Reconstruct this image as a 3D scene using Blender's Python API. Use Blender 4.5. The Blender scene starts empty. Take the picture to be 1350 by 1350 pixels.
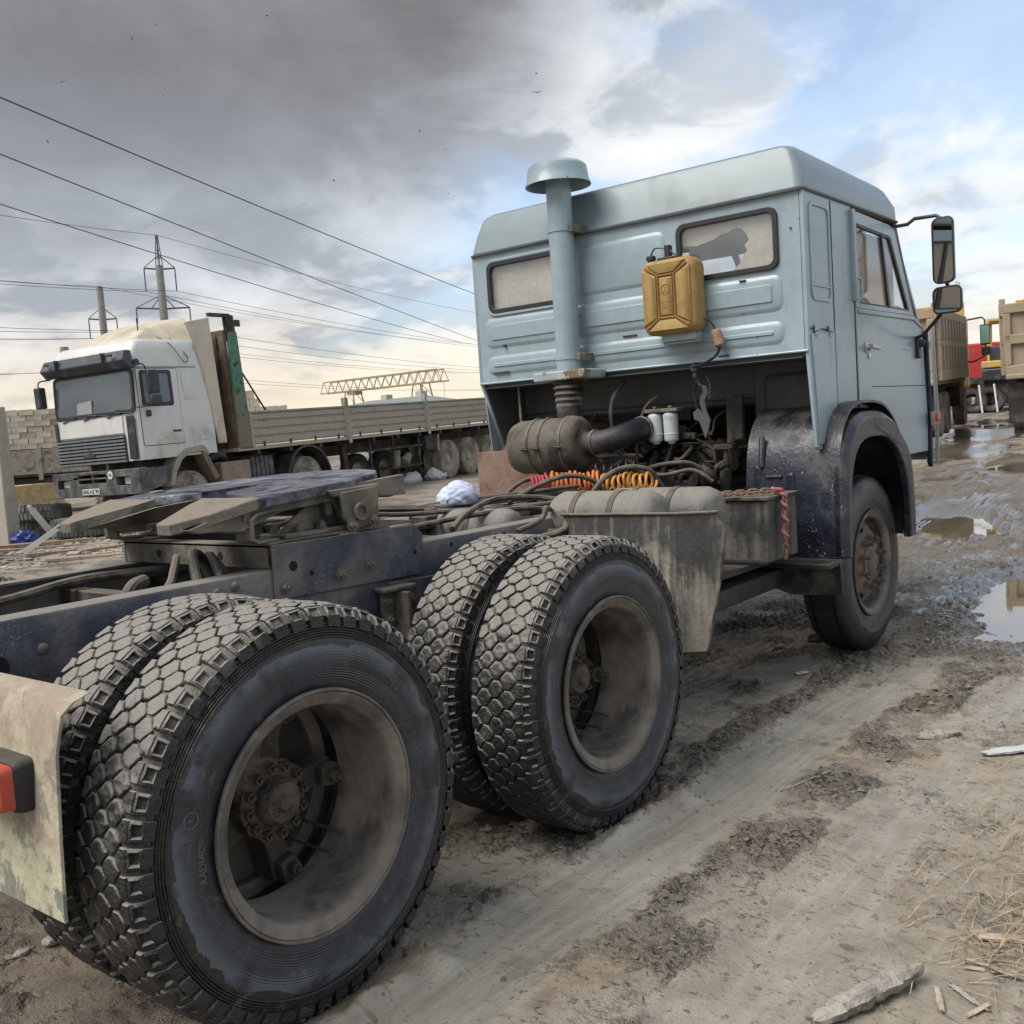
import bpy, math, random
import numpy as np
from mathutils import Vector, Matrix
PI = math.pi
S = bpy.context.scene
C = S.collection
rnd = random.Random(7)
R = math.radians

# ------------------------------------------------------------------ camera
cam_d = bpy.data.cameras.new('camera')
cam = bpy.data.objects.new('camera', cam_d); C.objects.link(cam)
cam_d.sensor_width = 36; cam_d.lens = 1327.14 / 1350 * 36
cam_d.clip_start = 0.05; cam_d.clip_end = 4000
yaw, pit, rol = 0.6758, -0.0828, -0.0672
_f = Vector((math.cos(pit)*math.cos(yaw), math.cos(pit)*math.sin(yaw), math.sin(pit)))
_r = Vector((math.sin(yaw), -math.cos(yaw), 0)); _u = _r.cross(_f)
_R = math.cos(rol)*_r + math.sin(rol)*_u; _U = -math.sin(rol)*_r + math.cos(rol)*_u
m = Matrix((_R, _U, -_f)).transposed().to_4x4(); m.translation = Vector((-5.693, -3.0833, 1.3907))
cam.matrix_world = m
S.camera = cam

# ------------------------------------------------------------------ exposure, sun, sky
S.view_settings.view_transform = 'Standard'; S.view_settings.look = 'None'
S.view_settings.exposure = 0.62; S.view_settings.gamma = 1.0; S.view_settings.use_curve_mapping = False
SUN_AZ, SUN_EL = R(155), R(54)          # azimuth from +X towards +Y
sd = bpy.data.lights.new('sun', 'SUN'); sd.energy = 2.7; sd.angle = R(42); sd.color = (1.0, 0.96, 0.90)
sun = bpy.data.objects.new('sun', sd); C.objects.link(sun)
_s = Vector((math.cos(SUN_EL)*math.cos(SUN_AZ), math.cos(SUN_EL)*math.sin(SUN_AZ), math.sin(SUN_EL)))
sun.rotation_euler = _s.to_track_quat('Z', 'Y').to_euler()

# ------------------------------------------------------------------ tiny node language
class NT:
    def __init__(s, nt): s.t = nt
    def put(s, sock, v):
        if v is None: return
        if isinstance(v, bpy.types.NodeSocket): s.t.links.new(v, sock)
        elif isinstance(v, (tuple, list)):
            if len(v) == 3 and len(sock.default_value) == 4: v = (*v, 1)
            sock.default_value = v
        elif hasattr(sock.default_value, '__len__'): sock.default_value = (v, v, v, 1)[:len(sock.default_value)]
        else: sock.default_value = v
    def n(s, ty, **kw):
        nd = s.t.nodes.new(ty)
        for k, v in kw.items():
            if k.startswith('i_'):
                key = k[2:].replace('_', ' '); s.put(nd.inputs[int(key) if key.isdigit() else key], v)
            else: setattr(nd, k, v)
        return nd
    def ma(s, op, a, b=None, c=None, cl=False):
        nd = s.n('ShaderNodeMath', operation=op, use_clamp=cl); s.put(nd.inputs[0], a); s.put(nd.inputs[1], b); s.put(nd.inputs[2], c); return nd.outputs[0]
    def vm(s, op, a, b=None):
        nd = s.n('ShaderNodeVectorMath', operation=op); s.put(nd.inputs[0], a); s.put(nd.inputs[1], b)
        return nd.outputs['Value' if op in ('DOT_PRODUCT', 'LENGTH') else 'Vector']
    def noise(s, vec, scale, detail=4, rough=.55, dist=0.0):
        nd = s.n('ShaderNodeTexNoise'); s.put(nd.inputs['Vector'], vec)
        for k, v in (('Scale', scale), ('Detail', detail), ('Roughness', rough), ('Distortion', dist)): nd.inputs[k].default_value = v
        return nd.outputs['Fac']
    def vor(s, vec, scale, feat='F1', out='Distance'):
        nd = s.n('ShaderNodeTexVoronoi', feature=feat); s.put(nd.inputs['Vector'], vec); nd.inputs['Scale'].default_value = scale
        return nd.outputs[out]
    def ss(s, v, lo, hi, a=0.0, b=1.0):
        nd = s.n('ShaderNodeMapRange', interpolation_type='SMOOTHSTEP'); s.put(nd.inputs[0], v)
        for i, x in enumerate((lo, hi, a, b)): s.put(nd.inputs[i+1], x)
        return nd.outputs[0]
    def mix(s, f, a, b, bt='MIX'):
        nd = s.n('ShaderNodeMix', data_type='RGBA', blend_type=bt)
        s.put(nd.inputs[0], f); s.put(nd.inputs[6], a); s.put(nd.inputs[7], b); return nd.outputs[2]
    def xyz(s, v):
        nd = s.n('ShaderNodeSeparateXYZ'); s.put(nd.inputs[0], v); return nd.outputs
    def comb(s, x, y, z):
        nd = s.n('ShaderNodeCombineXYZ')
        for i, v in enumerate((x, y, z)): s.put(nd.inputs[i], v)
        return nd.outputs[0]

W = bpy.data.worlds.new('World'); S.world = W; W.use_nodes = True
w = W.node_tree; w.nodes.clear(); k = NT(w)
def sky():
    out = k.n('ShaderNodeOutputWorld')
    d = k.n('ShaderNodeTexCoord').outputs['Generated']
    x, y, z = k.xyz(d)
    nis = k.n('ShaderNodeTexSky', sky_type='NISHITA', sun_disc=False, sun_elevation=SUN_EL, sun_rotation=PI/2 - SUN_AZ, altitude=50)
    nis.air_density = 1.0; nis.dust_density = 1.6; nis.ozone_density = 1.6
    bg1 = k.n('ShaderNodeBackground', i_Color=nis.outputs[0], i_Strength=0.15)
    zz = k.ma('MAXIMUM', z, 0.0)
    den = k.ma('ADD', zz, 0.30)
    p = k.comb(k.ma('DIVIDE', x, den), k.ma('DIVIDE', y, den), 0.0)
    nA = k.noise(p, 1.7, 8, .56, .4)
    nB = k.noise(k.vm('ADD', p, (7.3, 2.1, 0.0)), 3.4, 7, .55, .3)
    nC = k.noise(k.vm('ADD', p, (1.7, 9.4, 0.0)), .9, 4, .5, .2)
    # one big dark rain cloud to the front left, the edge ragged by noise
    N1 = k.vm('DOT_PRODUCT', d, NB1); N2 = k.vm('DOT_PRODUCT', d, NB2)
    far = k.ss(k.vm('DOT_PRODUCT', d, tuple(DARKC)), .45, .80)
    mm = k.ma('MINIMUM', k.ma('MULTIPLY', N1, 1.15), k.ma('SUBTRACT', N2, 0.05))
    rag = k.ma('MULTIPLY_ADD', k.ma('SUBTRACT', nA, .53), .27, k.ma('MULTIPLY', k.ma('SUBTRACT', nB, .5), .15))
    dark = k.ma('MULTIPLY', k.ss(k.ma('ADD', mm, rag), -.055, .085), far)
    # paler broken cover everywhere else, blue showing through its gaps
    cov = k.ss(k.ma('ADD', nA, k.ma('MULTIPLY', k.ma('SUBTRACT', nC, .5), .7)), .44, .60)
    low = k.ss(z, .20, .05)
    cov = k.ma('MAXIMUM', k.ma('MULTIPLY_ADD', cov, .72, .28), k.ma('MAXIMUM', k.ma('MULTIPLY', low, .93), k.ss(N2, -.10, .06, 0.0, .985)))
    gl = k.ss(k.vm('DOT_PRODUCT', d, tuple(GLOW)), .72, 1.0)
    warm = k.ma('MULTIPLY', k.ss(z, .17, .02), k.ma('MULTIPLY_ADD', gl, .66, .14))
    rgt = k.ss(N2, .05, -.10)
    pale = k.mix(k.ss(nB, .36, .66), k.mix(rgt, (.29, .315, .35), (.52, .56, .60)), k.mix(rgt, (.53, .555, .59), (.68, .68, .665)))
    pale = k.mix(warm, pale, (.76, .63, .45))
    pale = k.mix(k.ma('MULTIPLY', k.ma('MULTIPLY', k.ss(nB, .50, .40), k.ss(z, .02, .12)), k.ma('MULTIPLY_ADD', rgt, -.55, 1.0)), pale, (.28, .30, .335))
    dk = k.mix(k.ss(nA, .35, .68), (.205, .21, .222), (.125, .124, .131))
    dk = k.mix(k.ma('MULTIPLY', k.ss(N1, .19, .02), .6), dk, (.25, .275, .325))
    col = k.mix(dark, pale, dk)
    bg2 = k.n('ShaderNodeBackground', i_Color=col, i_Strength=1.0)
    fac = k.ma('MAXIMUM', cov, dark)
    ms = k.n('ShaderNodeMixShader'); k.put(ms.inputs[0], fac)
    w.links.new(bg1.outputs[0], ms.inputs[1]); w.links.new(bg2.outputs[0], ms.inputs[2])
    w.links.new(ms.outputs[0], out.inputs[0])
def nrm(*a): return Vector(a).normalized()
DARKC = nrm(.50, .74, .45); GLOW = nrm(.759, .648, .065)
NB1 = nrm(.447, .87, .205).cross(nrm(.66, .72, .17)); NB2 = nrm(.72, .62, .20).cross(nrm(.79, .44, .37))
NB1 = tuple(NB1.normalized() * (1 if NB1.z > 0 else -1)); NB2 = tuple(NB2.normalized() * (1 if NB2.dot(nrm(.5, .8, .3)) > 0 else -1))
sky()

# ------------------------------------------------------------------ materials
MUD = (.20, .165, .125)
def M(name, col, rough=.55, metal=0.0, var=.25, vs=2.0, dust=0.0, dcol=MUD, ds=3.0, up=0.0, spk=0.0, scol=(.5, .46, .40), sps=60, bump=0.0, bs=40,
      rust=0.0, rcol=(.12, .05, .025), rs=5.0, low=None, spec=.5, coat=0.0, streak=0.0, drough=.9):
    mt = bpy.data.materials.new(name); mt.use_nodes = True
    t = mt.node_tree; q = NT(t); b = t.nodes['Principled BSDF']
    o = q.n('ShaderNodeTexCoord').outputs['Object']
    ge = q.n('ShaderNodeNewGeometry')
    n1 = q.noise(o, vs, 5, .6, .2); n2 = q.noise(o, vs*9, 4, .6)
    v = q.ss(q.ma('MULTIPLY_ADD', n2, .35, q.ma('MULTIPLY', n1, .65)), .35, .65)
    c = q.mix(v, tuple(x*(1-var) for x in col), tuple(min(1, x*(1+var*.5)) for x in col))
    ro = q.ma('MULTIPLY_ADD', v, .12, rough - .06)
    if rust:
        rm = q.ss(q.ma('ADD', q.noise(o, rs, 8, .65, .3), rust - .5), .46, .54)
        c = q.mix(rm, c, q.mix(n2, tuple(x*.6 for x in rcol), tuple(x*1.6 for x in rcol))); ro = q.mix(rm, ro, .85)
    if dust or up or low:
        dm = q.ma('ADD', q.noise(o, ds, 7, .62, .4), dust - .5)
        if up: dm = q.ma('MULTIPLY_ADD', q.ss(q.xyz(ge.outputs['Normal'])[2], .1, .9), up, dm)
        if low:
            dm = q.ma('MULTIPLY_ADD', q.ss(q.xyz(o)[2], low[1], low[0]), low[2], dm)
        if streak:
            px, py, pz = q.xyz(o)
            dm = q.ma('MULTIPLY_ADD', q.ma('SUBTRACT', q.noise(q.comb(q.ma('MULTIPLY', px, 22.0), q.ma('MULTIPLY', py, 22.0), q.ma('MULTIPLY', pz, 1.5)), 1.0, 4, .6), .5), streak, dm)
        dm = q.ss(dm, .38, .68)
        dd = q.mix(n2, tuple(x*.7 for x in dcol), tuple(x*1.25 for x in dcol))
        c = q.mix(dm, c, dd); ro = q.mix(dm, ro, drough)
    if spk:
        sm = q.ss(q.noise(o, sps, 3, .6), .70 - spk*.12, .76 - spk*.12)
        sm = q.ma('MULTIPLY', sm, q.ss(q.noise(o, 3.1, 5, .65, .5), .47, .62))
        c = q.mix(sm, c, scol)
    q.put(b.inputs['Base Color'], c); q.put(b.inputs['Roughness'], ro)
    b.inputs['Metallic'].default_value = metal; b.inputs['Specular IOR Level'].default_value = spec
    if coat: b.inputs['Coat Weight'].default_value = coat; b.inputs['Coat Roughness'].default_value = .15
    if bump:
        h = q.ma('MULTIPLY_ADD', q.noise(o, bs, 5, .6), 1.0, q.ma('MULTIPLY', n1, .6))
        bp = q.n('ShaderNodeBump', i_Height=h, i_Strength=bump, i_Distance=.01); q.put(b.inputs['Normal'], bp.outputs[0])
    return mt
def flat(name, col, rough=.5, metal=0.0, emit=None, alpha=1, trans=0.0):
    mt = bpy.data.materials.new(name); mt.use_nodes = True
    b = mt.node_tree.nodes['Principled BSDF']; b.inputs['Base Color'].default_value = (*col, 1)
    b.inputs['Roughness'].default_value = rough; b.inputs['Metallic'].default_value = metal
    b.inputs['Transmission Weight'].default_value = trans
    return mt
def glassy(name, tint=(.85, .9, .9), a=.25, col=(.02, .03, .035), base=.045):
    """thin dusty pane: a see-through sheet with its mirror and a film of dust"""
    mt = bpy.data.materials.new(name); mt.use_nodes = True; t = mt.node_tree; q = NT(t); t.nodes.clear()
    out = q.n('ShaderNodeOutputMaterial'); tr = q.n('ShaderNodeBsdfTransparent', i_Color=tint)
    gl = q.n('ShaderNodeBsdfGlossy', i_Roughness=.04); df = q.n('ShaderNodeBsdfDiffuse', i_Color=col)
    o = q.n('ShaderNodeTexCoord').outputs['Object']
    ge = q.n('ShaderNodeNewGeometry'); fr = q.ma('POWER', q.ma('SUBTRACT', 1.0, q.ma('ABSOLUTE', q.vm('DOT_PRODUCT', ge.outputs['Normal'], ge.outputs['Incoming'])), cl=True), 5.0)
    m1 = q.n('ShaderNodeMixShader'); q.put(m1.inputs[0], q.ma('MULTIPLY_ADD', q.noise(o, 4, 6, .6), a*.8, a*.5)); t.links.new(tr.outputs[0], m1.inputs[1]); t.links.new(df.outputs[0], m1.inputs[2])
    m2 = q.n('ShaderNodeMixShader'); q.put(m2.inputs[0], q.ma('MULTIPLY_ADD', fr, .9, base)); t.links.new(m1.outputs[0], m2.inputs[1]); t.links.new(gl.outputs[0], m2.inputs[2])
    t.links.new(m2.outputs[0], out.inputs[0]); return mt

# ------------------------------------------------------------------ geometry collector
class G:
    def __init__(s): s.v = []; s.f = []
    def add(s, vs, fs):
        o = len(s.v); s.v += [tuple(a) for a in vs]; s.f += [tuple(i+o for i in f) for f in fs]; return s
    def box(s, x0, x1, y0, y1, z0, z1, M_=None):
        if x0 > x1: x0, x1 = x1, x0
        if y0 > y1: y0, y1 = y1, y0
        if z0 > z1: z0, z1 = z1, z0
        vs = [(a, b, c) for a in (x0, x1) for b in (y0, y1) for c in (z0, z1)]
        if M_ is not None: vs = [M_ @ Vector(a) for a in vs]
        return s.add(vs, [(0, 1, 3, 2), (4, 6, 7, 5), (0, 4, 5, 1), (2, 3, 7, 6), (0, 2, 6, 4), (1, 5, 7, 3)])
    def loft(s, loops, c0=True, c1=True, closed=True):
        n = len(loops[0]); o = len(s.v)
        for l in loops: s.v += [tuple(a) for a in l]
        rg = n if closed else n-1
        for i in range(len(loops)-1):
            for j in range(rg):
                a, b = o+i*n+j, o+i*n+(j+1) % n; s.f.append((a, b, b+n, a+n))
        if c0: s.f.append(tuple(o+j for j in reversed(range(n))))
        if c1: s.f.append(tuple(o+(len(loops)-1)*n+j for j in range(n)))
        return s
    def ringcap(s, loops):            # closed both ways (torus-like)
        n = len(loops[0]); o = len(s.v); L = len(loops)
        for l in loops: s.v += [tuple(a) for a in l]
        for i in range(L):
            for j in range(n):
                s.f.append((o+i*n+j, o+i*n+(j+1) % n, o+((i+1) % L)*n+(j+1) % n, o+((i+1) % L)*n+j))
        return s
    def cyl(s, a, b, r, r2=None, n=16, caps=True):
        a, b = Vector(a), Vector(b); r2 = r if r2 is None else r2
        X, Y = frame(b-a)
        lp = lambda c, q: [c + q*(math.cos(2*PI*i/n)*X + math.sin(2*PI*i/n)*Y) for i in range(n)]
        return s.loft([lp(a, r), lp(b, r2)], caps, caps)
    def lathe(s, prof, o, ax, n=32, c0=False, c1=False, ring=False):
        o, ax = Vector(o), Vector(ax).normalized(); X, Y = frame(ax)
        lo = [[o + ax*h + q*(math.cos(2*PI*i/n)*X + math.sin(2*PI*i/n)*Y) for i in range(n)] for q, h in prof]
        return s.ringcap(lo) if ring else s.loft(lo, c0, c1)
    def tube(s, pts, r, n=8, smooth=0, closed=False):
        P = [Vector(a) for a in pts]
        if smooth: P = catmull(P, smooth, closed)
        L = len(P); T = []
        for i in range(L):
            a = P[(i-1) % L] if (i or closed) else P[0]; b = P[(i+1) % L] if (i < L-1 or closed) else P[-1]
            T.append((b-a).normalized())
        X, Y = frame(T[0]); lo = []
        for i in range(L):
            X = (X - T[i]*X.dot(T[i])).normalized(); Y = T[i].cross(X); rr_ = r[i] if isinstance(r, (list, tuple)) else r
            lo.append([P[i] + rr_*(math.cos(2*PI*j/n)*X + math.sin(2*PI*j/n)*Y) for j in range(n)])
        return s.ringcap(lo) if closed else s.loft(lo)
    def prism(s, poly, f0, f1): return s.loft([[f0(a, b) for a, b in poly], [f1(a, b) for a, b in poly]])
    def xz(s, poly, y0, y1): return s.prism(poly, lambda a, b: (a, y0, b), lambda a, b: (a, y1, b))
    def yz(s, poly, x0, x1): return s.prism(poly, lambda a, b: (x0, a, b), lambda a, b: (x1, a, b))
    def xy(s, poly, z0, z1): return s.prism(poly, lambda a, b: (a, b, z0), lambda a, b: (a, b, z1))
    def frame(s, outer, inner, fn, d0, d1):        # picture-frame ring between two loops of the same count
        return s.ringcap([[fn(a, b, d0) for a, b in outer], [fn(a, b, d1) for a, b in outer], [fn(a, b, d1) for a, b in inner], [fn(a, b, d0) for a, b in inner]])
    def emboss(s, rect, r, h, c, fn, base=-.004):  # stamped raised field with sloping sides
        a0, a1, b0, b1 = rect
        return s.loft([[fn(a, b, base) for a, b in rr(a0, a1, b0, b1, r)], [fn(a, b, h*.15) for a, b in rr(a0+c*.12, a1-c*.12, b0+c*.12, b1-c*.12, max(r-c*.12, .004))],
                       [fn(a, b, h*.85) for a, b in rr(a0+c*.8, a1-c*.8, b0+c*.8, b1-c*.8, max(r-c*.8, .004))], [fn(a, b, h) for a, b in rr(a0+c, a1-c, b0+c, b1-c, max(r-c, .003))]], False, True)
    def holed(s, u0, u1, v0, v1, holes, fn, d0, d1):   # wall panel cut by rectangular openings
        us = sorted({u0, u1, *[h[0] for h in holes], *[h[1] for h in holes]}); vs = sorted({v0, v1, *[h[2] for h in holes], *[h[3] for h in holes]})
        idx = {}
        for i, u in enumerate(us):
            for j, v in enumerate(vs):
                for q, d in enumerate((d0, d1)): idx[i, j, q] = len(s.v); s.v.append(tuple(fn(u, v, d)))
        solid = lambda i, j: 0 <= i < len(us)-1 and 0 <= j < len(vs)-1 and not any(h[0] <= us[i] and us[i+1] <= h[1] and h[2] <= vs[j] and vs[j+1] <= h[3] for h in holes)
        for i in range(len(us)-1):
            for j in range(len(vs)-1):
                if not solid(i, j): continue
                s.f.append((idx[i, j, 0], idx[i, j+1, 0], idx[i+1, j+1, 0], idx[i+1, j, 0])); s.f.append((idx[i, j, 1], idx[i+1, j, 1], idx[i+1, j+1, 1], idx[i, j+1, 1]))
                for (di, dj, e) in ((-1, 0, ((i, j), (i, j+1))), (1, 0, ((i+1, j+1), (i+1, j))), (0, -1, ((i+1, j), (i, j))), (0, 1, ((i, j+1), (i+1, j+1)))):
                    if not solid(i+di, j+dj): (a, b), (c_, d_) = e; s.f.append((idx[a, b, 0], idx[a, b, 1], idx[c_, d_, 1], idx[c_, d_, 0]))
        return s
    def strip(s, pl, y0, y1, th):     # a bent sheet: polyline in xz, offset inwards by th, from y0 to y1
        q = [Vector((a, 0, b)) for a, b in pl]; L = len(q); inn = []
        for i in range(L):
            t = (q[min(i+1, L-1)] - q[max(i-1, 0)]).normalized(); inn.append(q[i] + Vector((-t.z, 0, t.x))*(-th))
        lp = [(p.x, p.z) for p in q] + [(p.x, p.z) for p in reversed(inn)]
        return s.xz(lp, y0, y1)
    def jit(s, a, seed=0):
        r_ = random.Random(seed); s.v = [(x+r_.uniform(-a, a), y+r_.uniform(-a, a), z+r_.uniform(-a, a)) for x, y, z in s.v]; return s
    def mesh(s, name, mat, smooth=35):
        me = bpy.data.meshes.new(name); me.from_pydata(s.v, [], s.f)
        me.materials.append(mat); fixn(me)
        if smooth:
            me.shade_smooth(); me.set_sharp_from_angle(angle=R(smooth))
        return me
    def build(s, name, mat, parent=None, smooth=35, bevel=0, seg=2):
        return link(name, s.mesh(name, mat, smooth), parent, bevel, seg)
import bmesh
def fixn(me):
    bm = bmesh.new(); bm.from_mesh(me); bmesh.ops.recalc_face_normals(bm, faces=bm.faces); bm.to_mesh(me); bm.free()
def link(name, me, parent=None, bevel=0, seg=2):
    o = bpy.data.objects.new(name, me); C.objects.link(o)
    if parent is not None: o.parent = parent
    if bevel:
        b = o.modifiers.new('bevel', 'BEVEL'); b.width = bevel; b.segments = seg; b.limit_method = 'ANGLE'; b.angle_limit = R(40); b.harden_normals = False
    return o
def frame(d):
    d = Vector(d).normalized(); up = Vector((0, 0, 1)) if abs(d.z) < .9 else Vector((1, 0, 0))
    X = up.cross(d).normalized(); return X, d.cross(X)
def catmull(P, k_, closed=False):
    out = []; L = len(P)
    for i in range(L if closed else L-1):
        g = (lambda j: P[j % L]) if closed else (lambda j: P[max(0, min(L-1, j))])
        a, b, c, d = g(i-1), g(i), g(i+1), g(i+2)
        for q in range(k_):
            t = q/k_; out.append(.5*((2*b) + (c-a)*t + (2*a-5*b+4*c-d)*t*t + (3*b-a-3*c+d)*t*t*t))
    if not closed: out.append(P[-1])
    return out
def rr(a0, a1, b0, b1, r, n=5):
    r = min(r, (a1-a0)/2-1e-5, (b1-b0)/2-1e-5); out = []
    for (cx, cy, st) in ((a1-r, b1-r, 0), (a0+r, b1-r, 90), (a0+r, b0+r, 180), (a1-r, b0+r, 270)):
        for i in range(n+1):
            t = R(st + 90*i/n); out.append((cx + r*math.cos(t), cy + r*math.sin(t)))
    return out
def thing(name, label, cat, loc=(0, 0, 0), rz=0.0, group=None, rot=None):
    o = bpy.data.objects.new(name, None); C.objects.link(o); o.location = loc; o.rotation_euler = rot or (0, 0, rz); o.empty_display_size = .2
    return tag(o, label, cat, group)
def tag(o, label, cat, group=None, kind=None):
    if label: o['label'] = label
    if cat: o['category'] = cat
    if group: o['group'] = group
    if kind: o['kind'] = kind
    return o
def part(name, parent, loc=(0, 0, 0), rz=0.0):
    o = bpy.data.objects.new(name, None); C.objects.link(o); o.parent = parent; o.location = loc; o.rotation_euler = (0, 0, rz); o.empty_display_size = .1; return o
def dup(o, parent=None, loc=None, rot=None):
    c = o.copy(); C.objects.link(c); c.parent = parent
    if loc is not None: c.location = loc
    if rot is not None: c.rotation_euler = rot
    for ch in list(o.children): dup(ch, c)
    return c
def struct(o, kind='structure'): o['kind'] = kind; return o
def nut_mesh(mat, r=.016, h=.02, stud=.008): # hexagon nut on its stud, along +X
    g = G(); g.cyl((0, 0, 0), (.004, 0, 0), r*1.35, n=14); g.cyl((.004, 0, 0), (h, 0, 0), r, n=6); g.cyl((h, 0, 0), (h+stud, 0, 0), r*.5, n=8)
    return g.mesh('bolt', mat, 30)
def bolts(me, pts, axis, parent, name='bolt'):
    e = Vector(axis).to_track_quat('X', 'Z').to_euler()
    for p in pts:
        o = link(name, me, parent); o.location = p; o.rotation_euler = e

# ------------------------------------------------------------------ the ground: one sheet of mud
def _h(ix, iy, sd_):
    n = (ix.astype(np.int64)*374761393 + iy.astype(np.int64)*668265263 + sd_*144665) & 0x7fffffff
    n = ((n ^ (n >> 13))*1274126177) & 0x7fffffff
    return (n ^ (n >> 16)) & 0xffff
def pn(x, y, sd_=0):
    x0 = np.floor(x); y0 = np.floor(y); fx = x-x0; fy = y-y0; u = fx*fx*fx*(fx*(fx*6-15)+10); v = fy*fy*fy*(fy*(fy*6-15)+10)
    def g(i, j):
        a = _h(x0+i, y0+j, sd_)*(2*PI/65536); return np.cos(a)*(fx-i) + np.sin(a)*(fy-j)
    return ((g(0, 0)*(1-u) + g(1, 0)*u)*(1-v) + (g(0, 1)*(1-u) + g(1, 1)*u)*v)*1.4
def fbm(x, y, o=4, sd_=0, rg=.5):
    s = 0; a = 1; t = 0
    for i in range(o): s = s + a*pn(x*2**i, y*2**i, sd_+i*17); t += a; a *= rg
    return s/t
def sst(a, b, x):
    t = np.clip((x-a)/(b-a), 0, 1); return t*t*(3-2*t)
def base_h(x, y):
    d = np.hypot(x+2, y); c = np.minimum(1, 75/np.maximum(d, 1))
    return (.027*x*c - .0136*y*c)*sst(3, 13, d)
POOLS = [((5.75, -.02), 1.40, .52, .26, .05), ((1.75, -1.60), 1.30, .46, .05, .05), ((5.5, -1.80), 1.0, .34, .25, .04), ((8.7, -.72), 1.0, .34, .26, .045), ((11.6, .60), 1.4, .42, .28, .05), ((14.6, 2.0), 1.6, .48, .24, .05), ((14.4, .1), 1.5, .5, .2, .05), ((19.6, 3.1), 2.7, .8, .22, .055), ((25.2, 3.9), 2.8, .9, .2, .05)]
def pool_m(x, y, p):
    (cx, cy), rx, ry, a, _ = p; ca, sa = math.cos(a), math.sin(a)
    u = ((x-cx)*ca + (y-cy)*sa)/rx; v = (-(x-cx)*sa + (y-cy)*ca)/ry
    return np.sqrt(u*u+v*v)
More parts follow.
